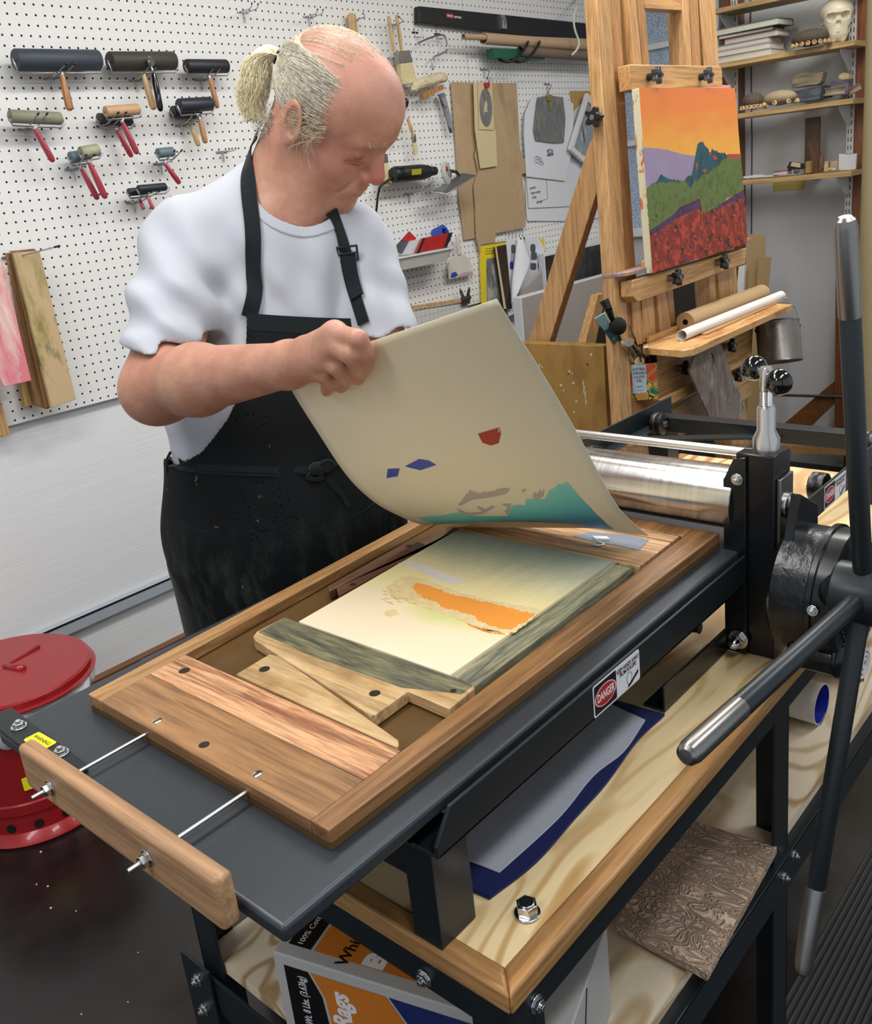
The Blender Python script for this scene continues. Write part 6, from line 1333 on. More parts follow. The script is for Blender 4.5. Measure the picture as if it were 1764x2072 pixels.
layer(zp([(61, 398), (120, 402), (200, 412), (260, 430), (310, 442), (372, 448), (400, 470), (395, 640), (81, 650)]), 'p_lav', .0603, 'hills')
layer(zp([(520, 448), (560, 438), (632, 438), (634, 470), (520, 480)]), 'p_rust', .0603, 'far_ridge')
te = zp([(368, 440), (380, 380), (392, 368), (410, 366), (422, 390), (440, 405), (448, 428)]) + teeth(zp([(455, 432), (462, 412), (500, 432), (545, 440)]), 4, 4, r3) + zp([(560, 470), (500, 560), (430, 600), (345, 645), (330, 640)])
layer(te + list(reversed(teeth(zp([(148, 625), (150, 600), (165, 560), (205, 585), (240, 595), (290, 600), (312, 570), (345, 575), (362, 540)]), 6, 5, r3))) , 'p_teal', .0606, 'dark_trees') if False else None
layer(te, 'p_teal', .0606, 'dark_trees')
layer(teeth(zp([(95, 630), (140, 600), (165, 560), (180, 570), (210, 590), (300, 600), (320, 570), (345, 565), (372, 520)]), 5, 4, r3) + zp([(390, 640), (340, 660), (84, 660), (82, 636)]), 'p_teal', .06065, 'dark_trees')
for pts in ([(445, 430), (455, 428), (462, 440), (452, 446)], [(468, 452), (480, 444), (495, 462), (485, 474), (472, 466)], [(368, 505), (374, 485), (384, 500), (374, 538)], [(405, 535), (425, 524), (438, 538), (420, 550)]): layer(zp(pts), 'p_rust', .0610, 'rust_leaves')
gr = jag(zp([(80, 640), (92, 628), (125, 612), (170, 600), (200, 608), (232, 600), (262, 606), (300, 592), (325, 625), (345, 645), (352, 600), (390, 585), (410, 558), (445, 552), (470, 520), (505, 505), (520, 475), (560, 460), (600, 470), (632, 450), (648, 650), (560, 690), (500, 745), (430, 775), (405, 780), (395, 700), (280, 745), (230, 800), (98, 885), (88, 760)]), 1.2, 3, r3)
layer(zp([(98, 885), (110, 868), (230, 790), (290, 735), (390, 695), (410, 770), (500, 740), (590, 680), (649, 648), (655, 700), (500, 760), (380, 760), (250, 820), (150, 900), (101, 912)]), 'p_purp', .0604, 'purple_band')
layer(gr, 'p_green', .0608, 'green_bushes')
layer(jag(zp([(101, 908), (150, 895), (250, 820), (380, 760), (500, 758), (655, 690), (669, 955)]), .8, 4, r3, False) + [(1512, 492), (1320.3, 553)], 'p_red', .0606, 'red_field')
bk = thing('painting', 'second canvas behind the sunset painting, only its pink top edge showing', 'painting', E_(1400, 500, .025))
M['pinkish'] = plain('pink_canvas_edge', '#cf8c86', .6, 0, .08, 30)
MB().prism([E_(x, y, .034) for x, y in ((1301, 175), (1478, 172), (1502, 480), (1328, 540))], -EN * .018).build('canvas', 'pinkish', bk, bevel=.001)
tag(MB().lathe([(.001, 0), (.010, .002), (.012, .012), (.010, .026), (.002, .030)], E_(1305, 548, .03), (0, 0, 1), 20).build('cork_stopper', 'cork'), 'small cork standing on the easel tray left of the painting', 'cork')
# rolls on the shelf
def roll(p, q, r, m, label, z, core=None):
    yy_ = 1.2225 if core else 1.170; a, b = W(*p, Y=yy_), W(*q, Y=yy_); a.z = b.z = z; d = b - a; L = d.length; o = thing('paper_roll', label, 'paper roll', a)
    if core: MB().lathe([(r, 0), (r, L)] , a, d, 40, cap=False).lathe([(r, 0), (core, .001)], a, d, 40, cap=False).lathe([(r, L), (core, L)], a, d, 40, cap=False).build('rolled_paper', m, o, ang=60); MB().lathe([(core, 0), (core, L)], a, d, 24, cap=False).cyl(a + d * .02, a + d * .03, core * .99).build('core_hole', 'hole', o)
    else: MB().lathe([(r, 0), (r, L), (r * .93, L), (r * .93, 0), (r, 0)], a, d, 40, cap=False).build('rolled_paper', m, o, ang=60)
    return o
M['kraft2'] = plain('brown_kraft_roll', '#ae8f66', .7, 0, .03, 5); M['wpaper'] = plain('white_paper_roll', '#dcd9d3', .6, 0, .01, 5)
roll((1386, 643), (1541, 590), .0275, 'kraft2', 'thick brown kraft paper roll on the easel shelf', SZ_ + .0280, .008)
roll((1379, 676), (1580, 600), .0150, 'wpaper', 'thin white paper roll in front of the kraft roll', SZ_ + .0155)
a, b = W(1424, 676, Z=SZ_ + .003), W(1590, 603, Z=SZ_ + .003); tag(MB().bar(a, b, .018, .005).build('wood_slat', 'ez_x', bevel=.0008), 'thin wooden slat along the front edge of the easel shelf', 'slat')
# oil tin with brushes
TC = W(1301, 773, D=2.50); n_ = (CAM - TC); n_.z = 0; n_.normalize(); n_ = (n_ + Vector((.0, -.12, 0))).normalized(); u_ = Vector((0, 0, 1)).cross(n_)
M['tin_pat'] = None
def tin_mat():
    t = NT('printed_patterned_tin').set(.3, .3); v = t.coords((1, 1, 1)); wv = t.n('ShaderNodeTexVoronoi', _feature='F1'); wv.inputs['Scale'].default_value = 28; t.l(v, wv.inputs['Vector'])
    e = t.n('ShaderNodeTexVoronoi', _feature='DISTANCE_TO_EDGE'); e.inputs['Scale'].default_value = 28; t.l(v, e.inputs['Vector'])
    sp = t.n('ShaderNodeSeparateXYZ'); t.l(wv.outputs['Color'], sp.inputs[0])
    c = t.ramp(sp.outputs[0], [(.0, lin('#c9542e')), (.3, lin('#d9c257')), (.5, lin('#1f7a53')), (.75, lin('#d99a55')), (.9, lin('#4b6a68'))], 'CONSTANT')
    c = t.mix(t.ramp(e.outputs['Distance'], [(.06, (0, 0, 0)), (.09, (1, 1, 1))]), lin('#d8bd62'), c); c = t.mix(t.ramp(e.outputs['Distance'], [(.020, (0, 0, 0)), (.03, (1, 1, 1))]), lin('#23201b'), c)
    t.color(c); return t.m
M['tin_pat'] = tin_mat(); M['tin_lab'] = plain('pale_blue_label', '#b9c8d3', .45)
tin = thing('oil_tin', 'patterned olive oil tin used as brush pot, left end of the easel shelf', 'tin', TC)
tw_, td_, th_ = .084, .05, .100
base = TC - Vector((0, 0, th_ / 2)) - u_ * tw_ / 2 - n_ * td_
P = rrect(base, u_, n_, tw_, td_, .012); n = len(P); mb = MB()
Pi = [lerp(p, sum(P, Vector()) / n, .05) for p in P]; up = Vector((0, 0, th_)); mb.add(P + [p + up for p in P] + [p + up for p in Pi] + Pi, [tuple(range(n))[::-1]] + [(k * n + i, k * n + (i + 1) % n, (k + 1) * n + (i + 1) % n, (k + 1) * n + i) for k in (0, 1, 2) for i in range(n)]); mb.build('tin_body', 'tin_pat', tin, ang=50)
lo = TC + n_ * (.0006) - u_ * .029 - Vector((0, 0, .030)); 
lb_ = MB().prism(rrect(lo, u_, (0, 0, 1), .038, .079, .002), n_ * .0006).build('paper_label', 'tin_lab', tin, smooth=False)
for k, tx_ in enumerate(('EXTRA', 'VIRGIN', 'OLIVE', 'OIL')): text_mb(tx_, lo + u_ * .019 + Vector((0, 0, .066 - k * .0105)) + n_ * .0009, u_, (0, 0, 1), .0105, .0002, bold=.0001).build('label_lettering', 'steel_dark', lb_, smooth=False)
for k, yy in enumerate((.020, .016, .008)): MB().bar(lo + u_ * .010 + Vector((0, 0, yy)) + n_ * .0009, lo + u_ * .028 + Vector((0, 0, yy)) + n_ * .0009, .0004, .0008).build('label_line', 'steel_dark', lb_, smooth=False)
M['bl_bristle'] = plain('pale_blue_bristles', '#8fb4bc', .8, 0, .15, 80, .5, 400); M['maroon'] = plain('maroon_handle', '#4a1218', .25, coat=.3); M['teal_f'] = plain('teal_paint_ferrule', '#2f6f80', .5); M['blk_h'] = plain('matte_black_hair', '#060606', .95)
def tp(x, y, d=0): return W(x, y, D=2.535 - .215 * max(0, min(1, (748 - y) / 105)) + d * .3)
br_ = 'brushes in the olive oil tin'
def pot(label): return thing('paint_brush', label, 'brush', tp(1300, 745, .02), br_)
o = pot('flat pale blue brush leaning furthest left out of the tin'); MB().tube([tp(1283, 760, .03), tp(1262, 722, .03), tp(1246, 692, .03)], [.0035, .0055, .005], 12).build('handle', 'maroon', o, ang=180)
MB().bar(tp(1246, 692, .03), tp(1228, 664, .03), .020, .008, up=n_).build('ferrule', 'teal_f', o, bevel=.001); q0, q1 = tp(1229, 665, .03), tp(1212, 638, .03)
dd = (q1 - q0).normalized(); ss = dd.cross(n_).normalized(); MB().prism([q0 - ss * .010, q0 + ss * .010, q1 + ss * .016, q1 - ss * .015], n_ * .009).build('bristles', 'bl_bristle', o, bevel=.002)
o = pot('black-handled brush standing highest in the tin'); MB().tube([tp(1278, 750, .045), tp(1256, 690, .045), tp(1240, 650, .045), tp(1231, 626, .045)], [.004, .004, .006, .010], 12).tube([tp(1231, 626, .045), tp(1222, 608, .045)], [.010, .013], 12).build('black_body', 'rubber', o, ang=60)
o = pot('round fluffy black mop brush with a bright steel ferrule'); MB().lathe([(.008, 0), (.014, .004), (.0125, .055), (.0135, .062)], tp(1288, 716), tp(1262, 676) - tp(1288, 716), 24).build('ferrule', 'nickel', o)
MB().lathe([(.006, 0), (.0130, .03), (.0135, .050)], tp(1300, 752), tp(1288, 716) - tp(1300, 752), 20).build('handle', 'manila', o)
f_ = MB().sphere(tp(1250, 660), (.024, .022, .023), 28, 18).build('hair', 'blk_h', o, ang=180); tx2 = bpy.data.textures.new('mop_tex', 'CLOUDS'); tx2.noise_scale = .006; md = f_.modifiers.new('d', 'DISPLACE'); md.texture = tx2; md.strength = .004
o = pot('maroon-handled brush left of the mop brush'); MB().tube([tp(1280, 755, .02), tp(1262, 725, .02), tp(1247, 698, .02)], [.0045, .0065, .0050], 12).build('handle', 'maroon', o, ang=180); MB().tube([tp(1247, 698, .02), tp(1238, 682, .02)], .0045, 12).build('ferrule', 'nickel', o)
o = pot('cream-handled brush between maroon handle and mop brush'); MB().tube([tp(1290, 755, .025), tp(1272, 720, .025), tp(1256, 690, .025)], [.004, .006, .004], 12).build('handle', 'manila', o, ang=180)
o = pot('thin reddish brush rising alone beside the easel shelf'); MB().tube([tp(1303, 755), tp(1292, 712), tp(1283, 682)], [.0035, .0032, .0022], 10).build('handle', 'maroon', o, ang=180); MB().tube([tp(1283, 682), tp(1277, 666), tp(1273, 656)], [.002, .0022, .001], 8).build('tip', 'nickel', o, ang=180)
o = pot('short brush with ochre bristles at the right of the tin'); MB().bar(tp(1310, 742), tp(1309, 716), .011, .006, up=n_).build('ferrule', 'nickel', o); MB().bar(tp(1309, 716), tp(1307, 702), .011, .006, up=n_).build('bristles', 'ro_tan', o); MB().tube([tp(1312, 765), tp(1310, 742)], .005, 10).build('handle', 'h_wood', o)
o = pot('dark palette knife standing at the right rim of the tin'); MB().prism([tp(1318, 742), tp(1314, 722), tp(1320, 706), tp(1329, 712), tp(1327, 740)], n_ * .002).build('knife_blade', 'steel_dark', o, bevel=.0005)
# palette and can
M['pal'] = stained('paint_crusted_palette', '#84756b', [('#6b5a50', .45, .6, 1), ('#9aa08c', .58, .66, 3), ('#a5675a', .66, .70, 6)], 11)
pal = thing('palette', 'grey-brown wooden palette with a thumb hole hanging from the easel', 'palette', E_(1450, 780, .10))
outp = [(1409, 708), (1446, 689), (1457, 700), (1505, 822), (1476, 886), (1452, 886), (1392, 748)]
mbp = MB(); O = [E_(x, y, .100) for x, y in outp]; hc_ = [E_(1438 + 5.5 * math.cos(t) + 2 * math.sin(t), 726 + 12 * math.sin(t), .100) for t in [2 * PI * i / 21 for i in range(21)]]
bm = bmesh.new(); vo_ = [bm.verts.new(p) for p in O]; vh = [bm.verts.new(p) for p in hc_]; ed = [bm.edges.new((vo_[i], vo_[(i + 1) % 7])) for i in range(7)] + [bm.edges.new((vh[i], vh[(i + 1) % 21])) for i in range(21)]
bmesh.ops.triangle_fill(bm, use_beauty=True, use_dissolve=False, edges=ed, normal=EN); bm.verts.index_update()
mbp.add([v.co for v in bm.verts], [tuple(v.index for v in f.verts) for f in bm.faces]); bm.free(); mbp.build('palette_board', 'pal', pal, solid=.006, smooth=False)
MB().tube([E_(1437, 704, .098), E_(1442, 700, .104), E_(1436, 708, .104), E_(1437, 716, .104)], .0012, 6).build('hanging_wire', 'wire', pal)
M['can'] = stained('galvanised_can', '#8a847d', [('#5f5750', .5, .62, 1), ('#a9a39b', .55, .7, 3)], 4); bb = M['can'].node_tree.nodes['Principled BSDF']; bb.inputs['Metallic'].default_value = .85; bb.inputs['Roughness'].default_value = .35
cc_ = W(1572, 650, D=2.95); ax_ = (W(1579, 733, D=2.95) - cc_).normalized(); can = thing('paint_can', 'dented metal paint can with wire handle hanging at the right end of the easel shelf', 'can', cc_)
MB().lathe([(.001, .004), (.052, .004), (.056, .001), (.058, .004), (.064, .004), (.0665, 0), (.068, .003), (.066, .008), (.067, .02), (.067, .125), (.0685, .130), (.066, .132), (.001, .130)], cc_, ax_, 48).build('can_body', 'can', can, ang=40)
hx = Vector((.72, -.69, 0)); P = cat_rom([cc_ + hx * .068 + ax_ * .022, cc_ + hx * .066 + Vector((0, 0, .02)), cc_ + hx * .045 + Vector((0, 0, .05)), cc_ + hx * .0 + Vector((0, 0, .062)) , cc_ - hx * .04 + Vector((0, 0, .04)), cc_ - hx * .068 + ax_ * .022], 6)
MB().tube(P, .0018, 8).build('wire_handle', 'wire', can, ang=180)
for s in (1, -1): MB().cyl(cc_ + hx * s * .066 + ax_ * .022, cc_ + hx * s * .074 + ax_ * .022, .006).build('handle_lug', 'steel_dark', can)
# ------------------------------------------------------------------ leaning canvases and panels
M['cvs'] = plain('primed_white_canvas', '#d3d8dc', .6, 0, .03, 4); M['cvs_front'] = plain('beige_grey_canvas_face', '#a79f97', .8, 0, .04, 4, .2, 400)  # front face is a darker beige grey than the canvas edge
o = thing('stretched_canvas', 'large blank white canvas leaning behind the easel brace', 'canvas', (3.4, 2.3, 0))
zt_ = W(1054, 602, Y=2.3).z; x0 = W(1054, 602, Y=2.3).x; MB().box((x0, 2.300, .02), (4.05, 2.345, zt_)).build('canvas_edge', 'cvs', o, bevel=.003); MB().box((x0 + .002, 2.2985, .022), (4.048, 2.2995, zt_ - .003)).build('canvas_face', 'cvs_front', o, smooth=False)
M['dk_paint'] = stained('dark_still_life', '#3f3d3b', [('#23211f', .5, .6, 1), ('#5d6a4b', .64, .68, 4)], 5)
o = thing('painting', 'dark still-life painting with a white edge, half hidden behind the blank canvas', 'painting', (3.9, 2.42, 0))
zt_ = W(1200, 492, Y=2.42).z; MB().box((3.45, 2.420, .02), (4.15, 2.455, zt_)).build('canvas', 'cvs', o, bevel=.002); MB().box((3.452, 2.4185, .022), (4.148, 2.4195, zt_ - .012)).build('picture', 'dk_paint', o, smooth=False)
M['pnl'] = stained('varnished_work_panel', '#a37c3d', [('#8f6a30', .48, .62, 1), ('#c8c2b4', .70, .715, 4), ('#5d4a33', .72, .735, 8)], 5)
A_ = [W(x, y, X=2.25) for x, y in ((1220, 700), (1040, 695), (1030, 1000), (1199, 1000))]; ym, yM = A_[0].y, A_[1].y; zt_ = A_[0].z
o = thing('work_panel', 'ochre wooden panel spattered with paint, standing left of the easel', 'panel', (2.25, ym, 0)); MB().prism([Vector((2.25, ym + .0, zt_)), Vector((2.25, yM, zt_)), Vector((2.25, yM, .02)), Vector((2.25, ym, .02))], (.035, 0, 0)).build('panel_board', 'pnl', o, bevel=.002)
M['splat_w'] = plain('white_paint_spot', '#cfcac0', .6); M['splat_d'] = plain('dark_paint_spot', '#5a544a', .6)
for x, y, r, m_ in ((1092, 740, 3, 'splat_w'), (1097, 743, 2, 'splat_w'), (1152, 752, 3, 'splat_w'), (1158, 756, 2, 'splat_w'), (1188, 737, 3, 'splat_d'), (1135, 780, 3.5, 'splat_w'), (1160, 775, 3, 'splat_w'), (1150, 755, 2.5, 'splat_d'), (1140, 790, 2, 'splat_w'), (1166, 812, 2.5, 'splat_w'), (1161, 834, 2.2, 'splat_w'), (1120, 802, 1.4, 'splat_d'), (1196, 718, 3, 'splat_w')):
    c = W(x, y, X=2.2495); s_ = r / 720; MB().prism([c + Vector((0, s_ * math.cos(t) * r3.uniform(.6, 1.2), s_ * math.sin(t) * r3.uniform(.6, 1.2))) for t in [2 * PI * i / 12 for i in range(12)]], (-.0006, 0, 0)).build('paint_spot', m_, o, smooth=False)
M['stretch'] = wood('plywood_stretcher_edge', '#b1824c', '#cfa56c', 'Z', 2.5, .5, stretch=24)
o = thing('stretched_canvas', 'dark canvas on a plywood-edged stretcher between ochre panel and easel, widened to stand in for shade behind it', 'canvas', (2.5, 1.7, 0)); Yd = 1.72
E1, E2, E3, E4 = W(1213, 596, Y=Yd), W(1246, 585, Y=Yd), W(1172, 720, Y=Yd), W(1194, 720, Y=Yd)
M['dk_face_shade'] = plain('near_black_canvas_and_shade', '#1b1512', .7, 0, .2)
MB().prism([W(1210, 597, Y=Yd), W(1226, 592, Y=Yd), W(1204, 700, Y=Yd), W(1172, 880, Y=Yd), W(1140, 880, Y=Yd), W(1182, 700, Y=Yd)], (0, .03, 0)).build('stretcher_edge', 'stretch', o, bevel=.001)
MB().prism([W(1226, 592, Y=Yd), W(1445, 538, Y=Yd), W(1445, 1000, Y=Yd), W(1150, 1000, Y=Yd), W(1172, 880, Y=Yd), W(1204, 700, Y=Yd)], (0, .02, 0)).build('canvas_back_and_shade', 'dk_face_shade', o, smooth=False)  # near-black sheet widened past the canvas, in place of shade behind the easel
# ================================================================== FAR WALL, SHELVES AND THEIR CONTENTS
M['foil'] = None
def foil():
    t = NT('crinkled_foil_insulation').set(.3, .45); v = t.coords((1, 60, 22)); n = t.noise(v, 6, 3); c = t.ramp(n, [(.35, lin('#7089a6')), (.6, lin('#d5e4f4'))]); t.color(c); t.bump(n, .9, .006); return t.m
M['foil'] = foil()
WX = 4.2195
w = struct(MB().box((WX - .012, 1.98, 1.13), (WX - .004, 2.49, 2.45)), 'window_1', 'foil', smooth=False)
f = MB()
for a, b in (((WX - .035, 1.93, 1.09), (WX, 1.98, 2.5)), ((WX - .035, 2.49, 1.09), (WX, 2.512, 2.5)), ((WX - .035, 1.98, 1.09), (WX, 2.49, 1.13)), ((WX - .030, 1.98, 1.93), (WX - .0125, 2.49, 1.955)), ((WX - .030, 1.98, 1.52), (WX - .0125, 2.49, 1.545))): f.box(a, b)
f.build('window_frame', 'white_paint', w, bevel=.002)
M['whiteboard'] = plain('white_rear_panel', '#c4c5c8', .55, 0, .04, 3)
SX = 3.98; SL, SR = 1.86, 1.30
for y0, y1, k in ((1.828, 1.90, 1), (1.245, 1.345, 2)):
    struct(MB().box((4.15, y0, .02), (4.2195, y1, 2.69)), 'trim_%d' % (2 + k), 'cab_wood', bevel=.002)
shf = []
for zt, lab in ((2.015, 'topmost wall shelf, cut by the upper picture edge'), (1.803, 'wall shelf with the books and the skull'), (1.594, 'wall shelf with the rocks and seed pods'), (1.322, 'lowest wall shelf with the shell and small boxes')):
    o = MB().box((SX, SR - .01, zt - .020), (4.145, SL, zt)).build('shelf', 'shelfwood', bevel=.0015); tag(o, lab, 'shelf', 'wall shelves')
M['std'] = plain('white_slotted_standard', '#c9cac8', .4)
for y, lb in ((1.842, 'white slotted shelf standard on the left post'), (1.352, 'white slotted shelf standard on the right post')):
    o = thing('shelf_standard', lb, 'shelf rail', (4.14, y, 1.1), 'slotted shelf standards'); MB().box((4.1405, y - .014, .95 if y < 1.5 else 1.2), (4.1495, y + .014, 2.68)).build('standard', 'std', o, bevel=.001)
    mb = MB()
    for k in range(40):
        z = 1.02 + k * .03175
        for s in (-.006, .006): mb.box((4.1395, y + s - .0015, z), (4.1403, y + s + .0015, z + .018))
    mb.build('slots', 'tip', o, smooth=False)['kind'] = 'stuff'
    for zt in (2.015, 1.803, 1.594, 1.322):
        MB().prism([(4.138, y, zt - .021), (SX + .03, y, zt - .021), (SX + .03, y, zt - .032), (4.10, y, zt - .095), (4.138, y, zt - .10)], (0, .003, 0)).build('bracket', 'std', o, bevel=.0005)
M['bk1'] = plain('teal_cover', '#4e7268', .5); M['bk2'] = plain('pale_cover', '#c9c6c0', .5); M['bk3'] = plain('mauve_cover', '#9a8494', .5); M['bk4'] = plain('red_brown_cover', '#8a4a3a', .5); M['pages'] = plain('book_pages', '#d6d1c2', .8, 0, .06, 200)
z = 1.8035
for k, (y0, y1, x0, th, m_, rz, lb) in enumerate(((1.62, 1.90, 4.0, .026, 'bk2', 0, 'pale book lying at the bottom of the stack on the wall shelf'), (1.625, 1.90, 3.995, .022, 'bk2', .02, 'pale book, second from the bottom of the shelf stack'), (1.63, 1.89, 4.0, .020, 'bk3', -.02, 'mauve-grey book in the middle of the shelf stack'), (1.60, 1.83, 4.01, .022, 'bk3', .03, 'book with a curled mauve cover near the top of the shelf stack'), (1.62, 1.85, 4.0, .014, 'bk4', .05, 'thin red-brown book under the teal one'), (1.585, 1.875, 3.99, .026, 'bk1', -.03, 'teal book on top of the shelf stack'))):
    o = thing('book', lb, 'book', (x0 + .06, (y0 + y1) / 2, z), 'books on the wall shelf'); c = Vector((x0 + .06, (y0 + y1) / 2, z)); a = MB().box((x0, y0, z), (4.135, y1, z + .0022)).box((x0, y0, z + th - .0022), (4.135, y1, z + th)).box((4.1325, y0, z), (4.135, y1, z + th)).build('cover', m_, o, smooth=False); MB().box((x0 + .004, y0 + .004, z + .0023), (4.132, y1 - .004, z + th - .0023)).build('page_block', 'pages', o, smooth=False)
    o.rotation_euler.z = rz; z += th + .0006
# skull
def skull(P):
    m = P.copy(); m[:, 2] = np.abs(m[:, 2]); q = P
    d = sd_ell(q, (-.02, .045, 0), (.088, .062, .075)); d = smin(d, sd_ell(q, (.040, -.005, 0), (.040, .062, .058)), .03)
    d = smin(d, sd_ell(q, (.046, -.060, 0), (.032, .034, .046)), .02); d = smin(d, sd_cone(m, (.062, .004, .036), (.0, -.006, .066), .008, .006), .012)
    d = smin(d, sd_cone(m, (.075, .034, .042), (.084, .036, .006), .009, .009), .012)
    d = smax(d, -sd_ell(m, (.084, .016, .032), (.030, .017, .021)), .005); d = smax(d, -sd_ell(m, (.090, -.016, .005), (.024, .016, .008)), .003)
    d = smax(d, -sd_ell(m, (.030, -.045, .056), (.030, .022, .016)), .01); d = smin(d, sd_cone(m, (.0, -.035, .052), (.055, -.086, .022), .010, .012), .010)
    d = np.maximum(d, -sd_ell(q, (.086, -.0545, 0), (.012, .0013, .030))); return d
sk = thing('skull', 'white model skull facing the room at the right end of the wall shelf', 'skull', (4.07, 1.40, 1.803)); M['bone'] = plain('ivory_bone', '#d3cab0', .45, 0, .05, 20, .1, 200)
def local_thing(f, lo, hi, h, name, mat, par, origin, az, sc=1.0):
    V, F = surface_net(f, lo, hi, h, .01); B = frame_from(az, 0, 0); V = V * sc @ B.T + _a(origin); return np_mesh(name, V, F, mat, par)
fo_ = _a((4.055, 1.385, 1.803 + .082)); local_thing(skull, (-.12, -.115, -.100), (.12, .125, .100), .0026, 'cranium', 'bone', sk, fo_, math.radians(205), .82)
fb = frame_from(math.radians(205), 0, 0)
def sl(f, u, r): return Vector((fo_ + fb @ (_a((f, u, r)) * .82)).astype(float))
mb = MB()
for i in range(-5, 6): mb.sphere(sl(.078 - abs(i) ** 2 * .0010, -.050, i * .0058), (.0028, .0028, .0045), 8, 6).sphere(sl(.077 - abs(i) ** 2 * .0010, -.0595, i * .0056), (.0028, .0028, .0045), 8, 6)
mb.build('teeth', 'bone', sk)['kind'] = 'stuff'
# seed pods, rocks
M['pod_d'] = plain('dark_woven_pod', '#55493d', .85, 0, .3, 220, 1.0, 260); M['pod_l'] = plain('pale_pitted_pod', '#9a8a6c', .85, 0, .35, 260, 1.0, 300); M['pod_f'] = plain('pale_pod_scales', '#c9ab7a', .7, 0, .25, 90)
def pod(c, r, m_, lb, fr_=11, frm=True):
    o = thing('seed_pod', lb, 'seed pod', c, 'dried seed pods'); s = MB().sphere(V3(c) + Vector((0, 0, r[2] * .80 - .0015)), (r[0], r[1], r[2] * .80), 32, 18).build('pod_dome', m_, o, ang=180)
    if frm:
        f = MB()
        for i in range(fr_):
            a = PI * (.75 + 1.0 * i / (fr_ - 1)); p = V3(c) + Vector((math.cos(a) * r[0] * .98, math.sin(a) * r[1] * .98, .006)); d = Vector((math.cos(a), math.sin(a), .25)).normalized()
            f.lathe([(.002, 0), (.008, .006), (.0095, .014), (.006, .018), (.005, .010)], p - d * .006, d, 8)
        f.build('pod_rim', 'pod_f', o)['kind'] = 'stuff'
    return o
pod(W(1633, 93, Z=1.803) + Vector((.055, .01, .002)), (.05, .072, .040), 'pod_d', 'dark domed seed pod with pale scales beside the skull')
pod(W(1512, 222, Z=1.594) + Vector((.055, 0, .0)), (.045, .042, .040), 'pod_d', 'grey-brown seed pod with a ragged rim at the left of the rock shelf')
pod(W(1567, 213, Z=1.594) + Vector((.05, 0, .0)), (.045, .062, .034), 'pod_l', 'pale pitted seed pod in the middle of the rock shelf', 5)
M['rock_s'] = None
def strata(name, c1, c2, c3, sc):
    t = NT(name).set(.7); v = t.coords((3, 3, sc)); n = t.noise(v, 4, 4); t.color(t.ramp(n, [(.35, lin(c1)), (.5, lin(c2)), (.62, lin(c3))])); t.bump(n, .4, .003); return t.m
M['rock_s'] = strata('banded_stone', '#5a5a60', '#8f8467', '#a3906a', 30); M['rock_b'] = strata('blue_slate', '#3d4650', '#4b5560', '#5f6a72', 12); M['rock_p'] = strata('purple_rock', '#595463', '#6d6673', '#7b7480', 10); M['rock_t'] = strata('tan_stone', '#b8986e', '#cbb28a', '#d6c3a0', 12)
def chunk(pts, X_, th, m_, name, lb, cat='rock', bev=.003): return tag(MB().prism([W(x, y, X=X_) for x, y in pts], (th, 0, 0)).build(name, m_, bevel=bev), lb, cat)
def zf(pts): return [(1440 + a / 3.111, b / 3.111) for a, b in pts]
chunk(zf([(488, 650), (500, 578), (620, 552), (690, 535), (680, 620), (672, 630)]), 4.01, .06, 'rock_b', 'slate_block', 'blue-grey slate block on the middle wall shelf')
chunk(zf([(499, 555), (508, 492), (545, 462), (600, 448), (680, 446), (698, 455), (695, 480), (684, 520), (660, 535), (560, 548)]), 4.02, .05, 'rock_s', 'banded_rock', 'banded brown and grey rock resting on the slate block')
chunk(zf([(680, 622), (690, 535), (740, 545), (735, 610)]), 4.05, .05, 'tip', 'dark_box', 'dark box behind the slate block', 'box')
chunk(zf([(740, 600), (748, 520), (780, 508), (860, 505), (856, 600)]), 4.07, .06, 'rock_p', 'purple_rock', 'purple crystal rock near the right end of the middle shelf')
chunk(zf([(793, 495), (800, 468), (830, 456), (862, 466), (862, 500), (820, 505)]), 4.075, .04, 'rock_t', 'tan_stone', 'small tan stone balanced on the purple rock')
M['bark'] = plain('pale_curled_bark', '#b5a591', .7, 0, .1, 20)
for (p, q, r_2, lb) in ((zf([(705, 598)])[0], zf([(830, 585)])[0], .010, 'curled pale bark piece at the front of the middle shelf'), (zf([(860, 600)])[0], zf([(930, 560)])[0], .009, 'curled pale bark piece at the right end of the middle shelf')):
    a, b = W(*p, X=4.0), W(*q, X=4.0); d = (b - a).normalized(); n2 = d.orthogonal(); rows = []
    for k in range(10):
        t = k / 9 * 4.2; rows.append([a + Vector((0, 0, .010)) + (n2 * math.cos(t) + d.cross(n2) * math.sin(t)) * r_2 + d * (b - a).length * s for s in (0, .5, 1)])
    tag(MB().grid(rows, .0015).build('curled_bark', 'bark', ang=180), lb, 'bark')
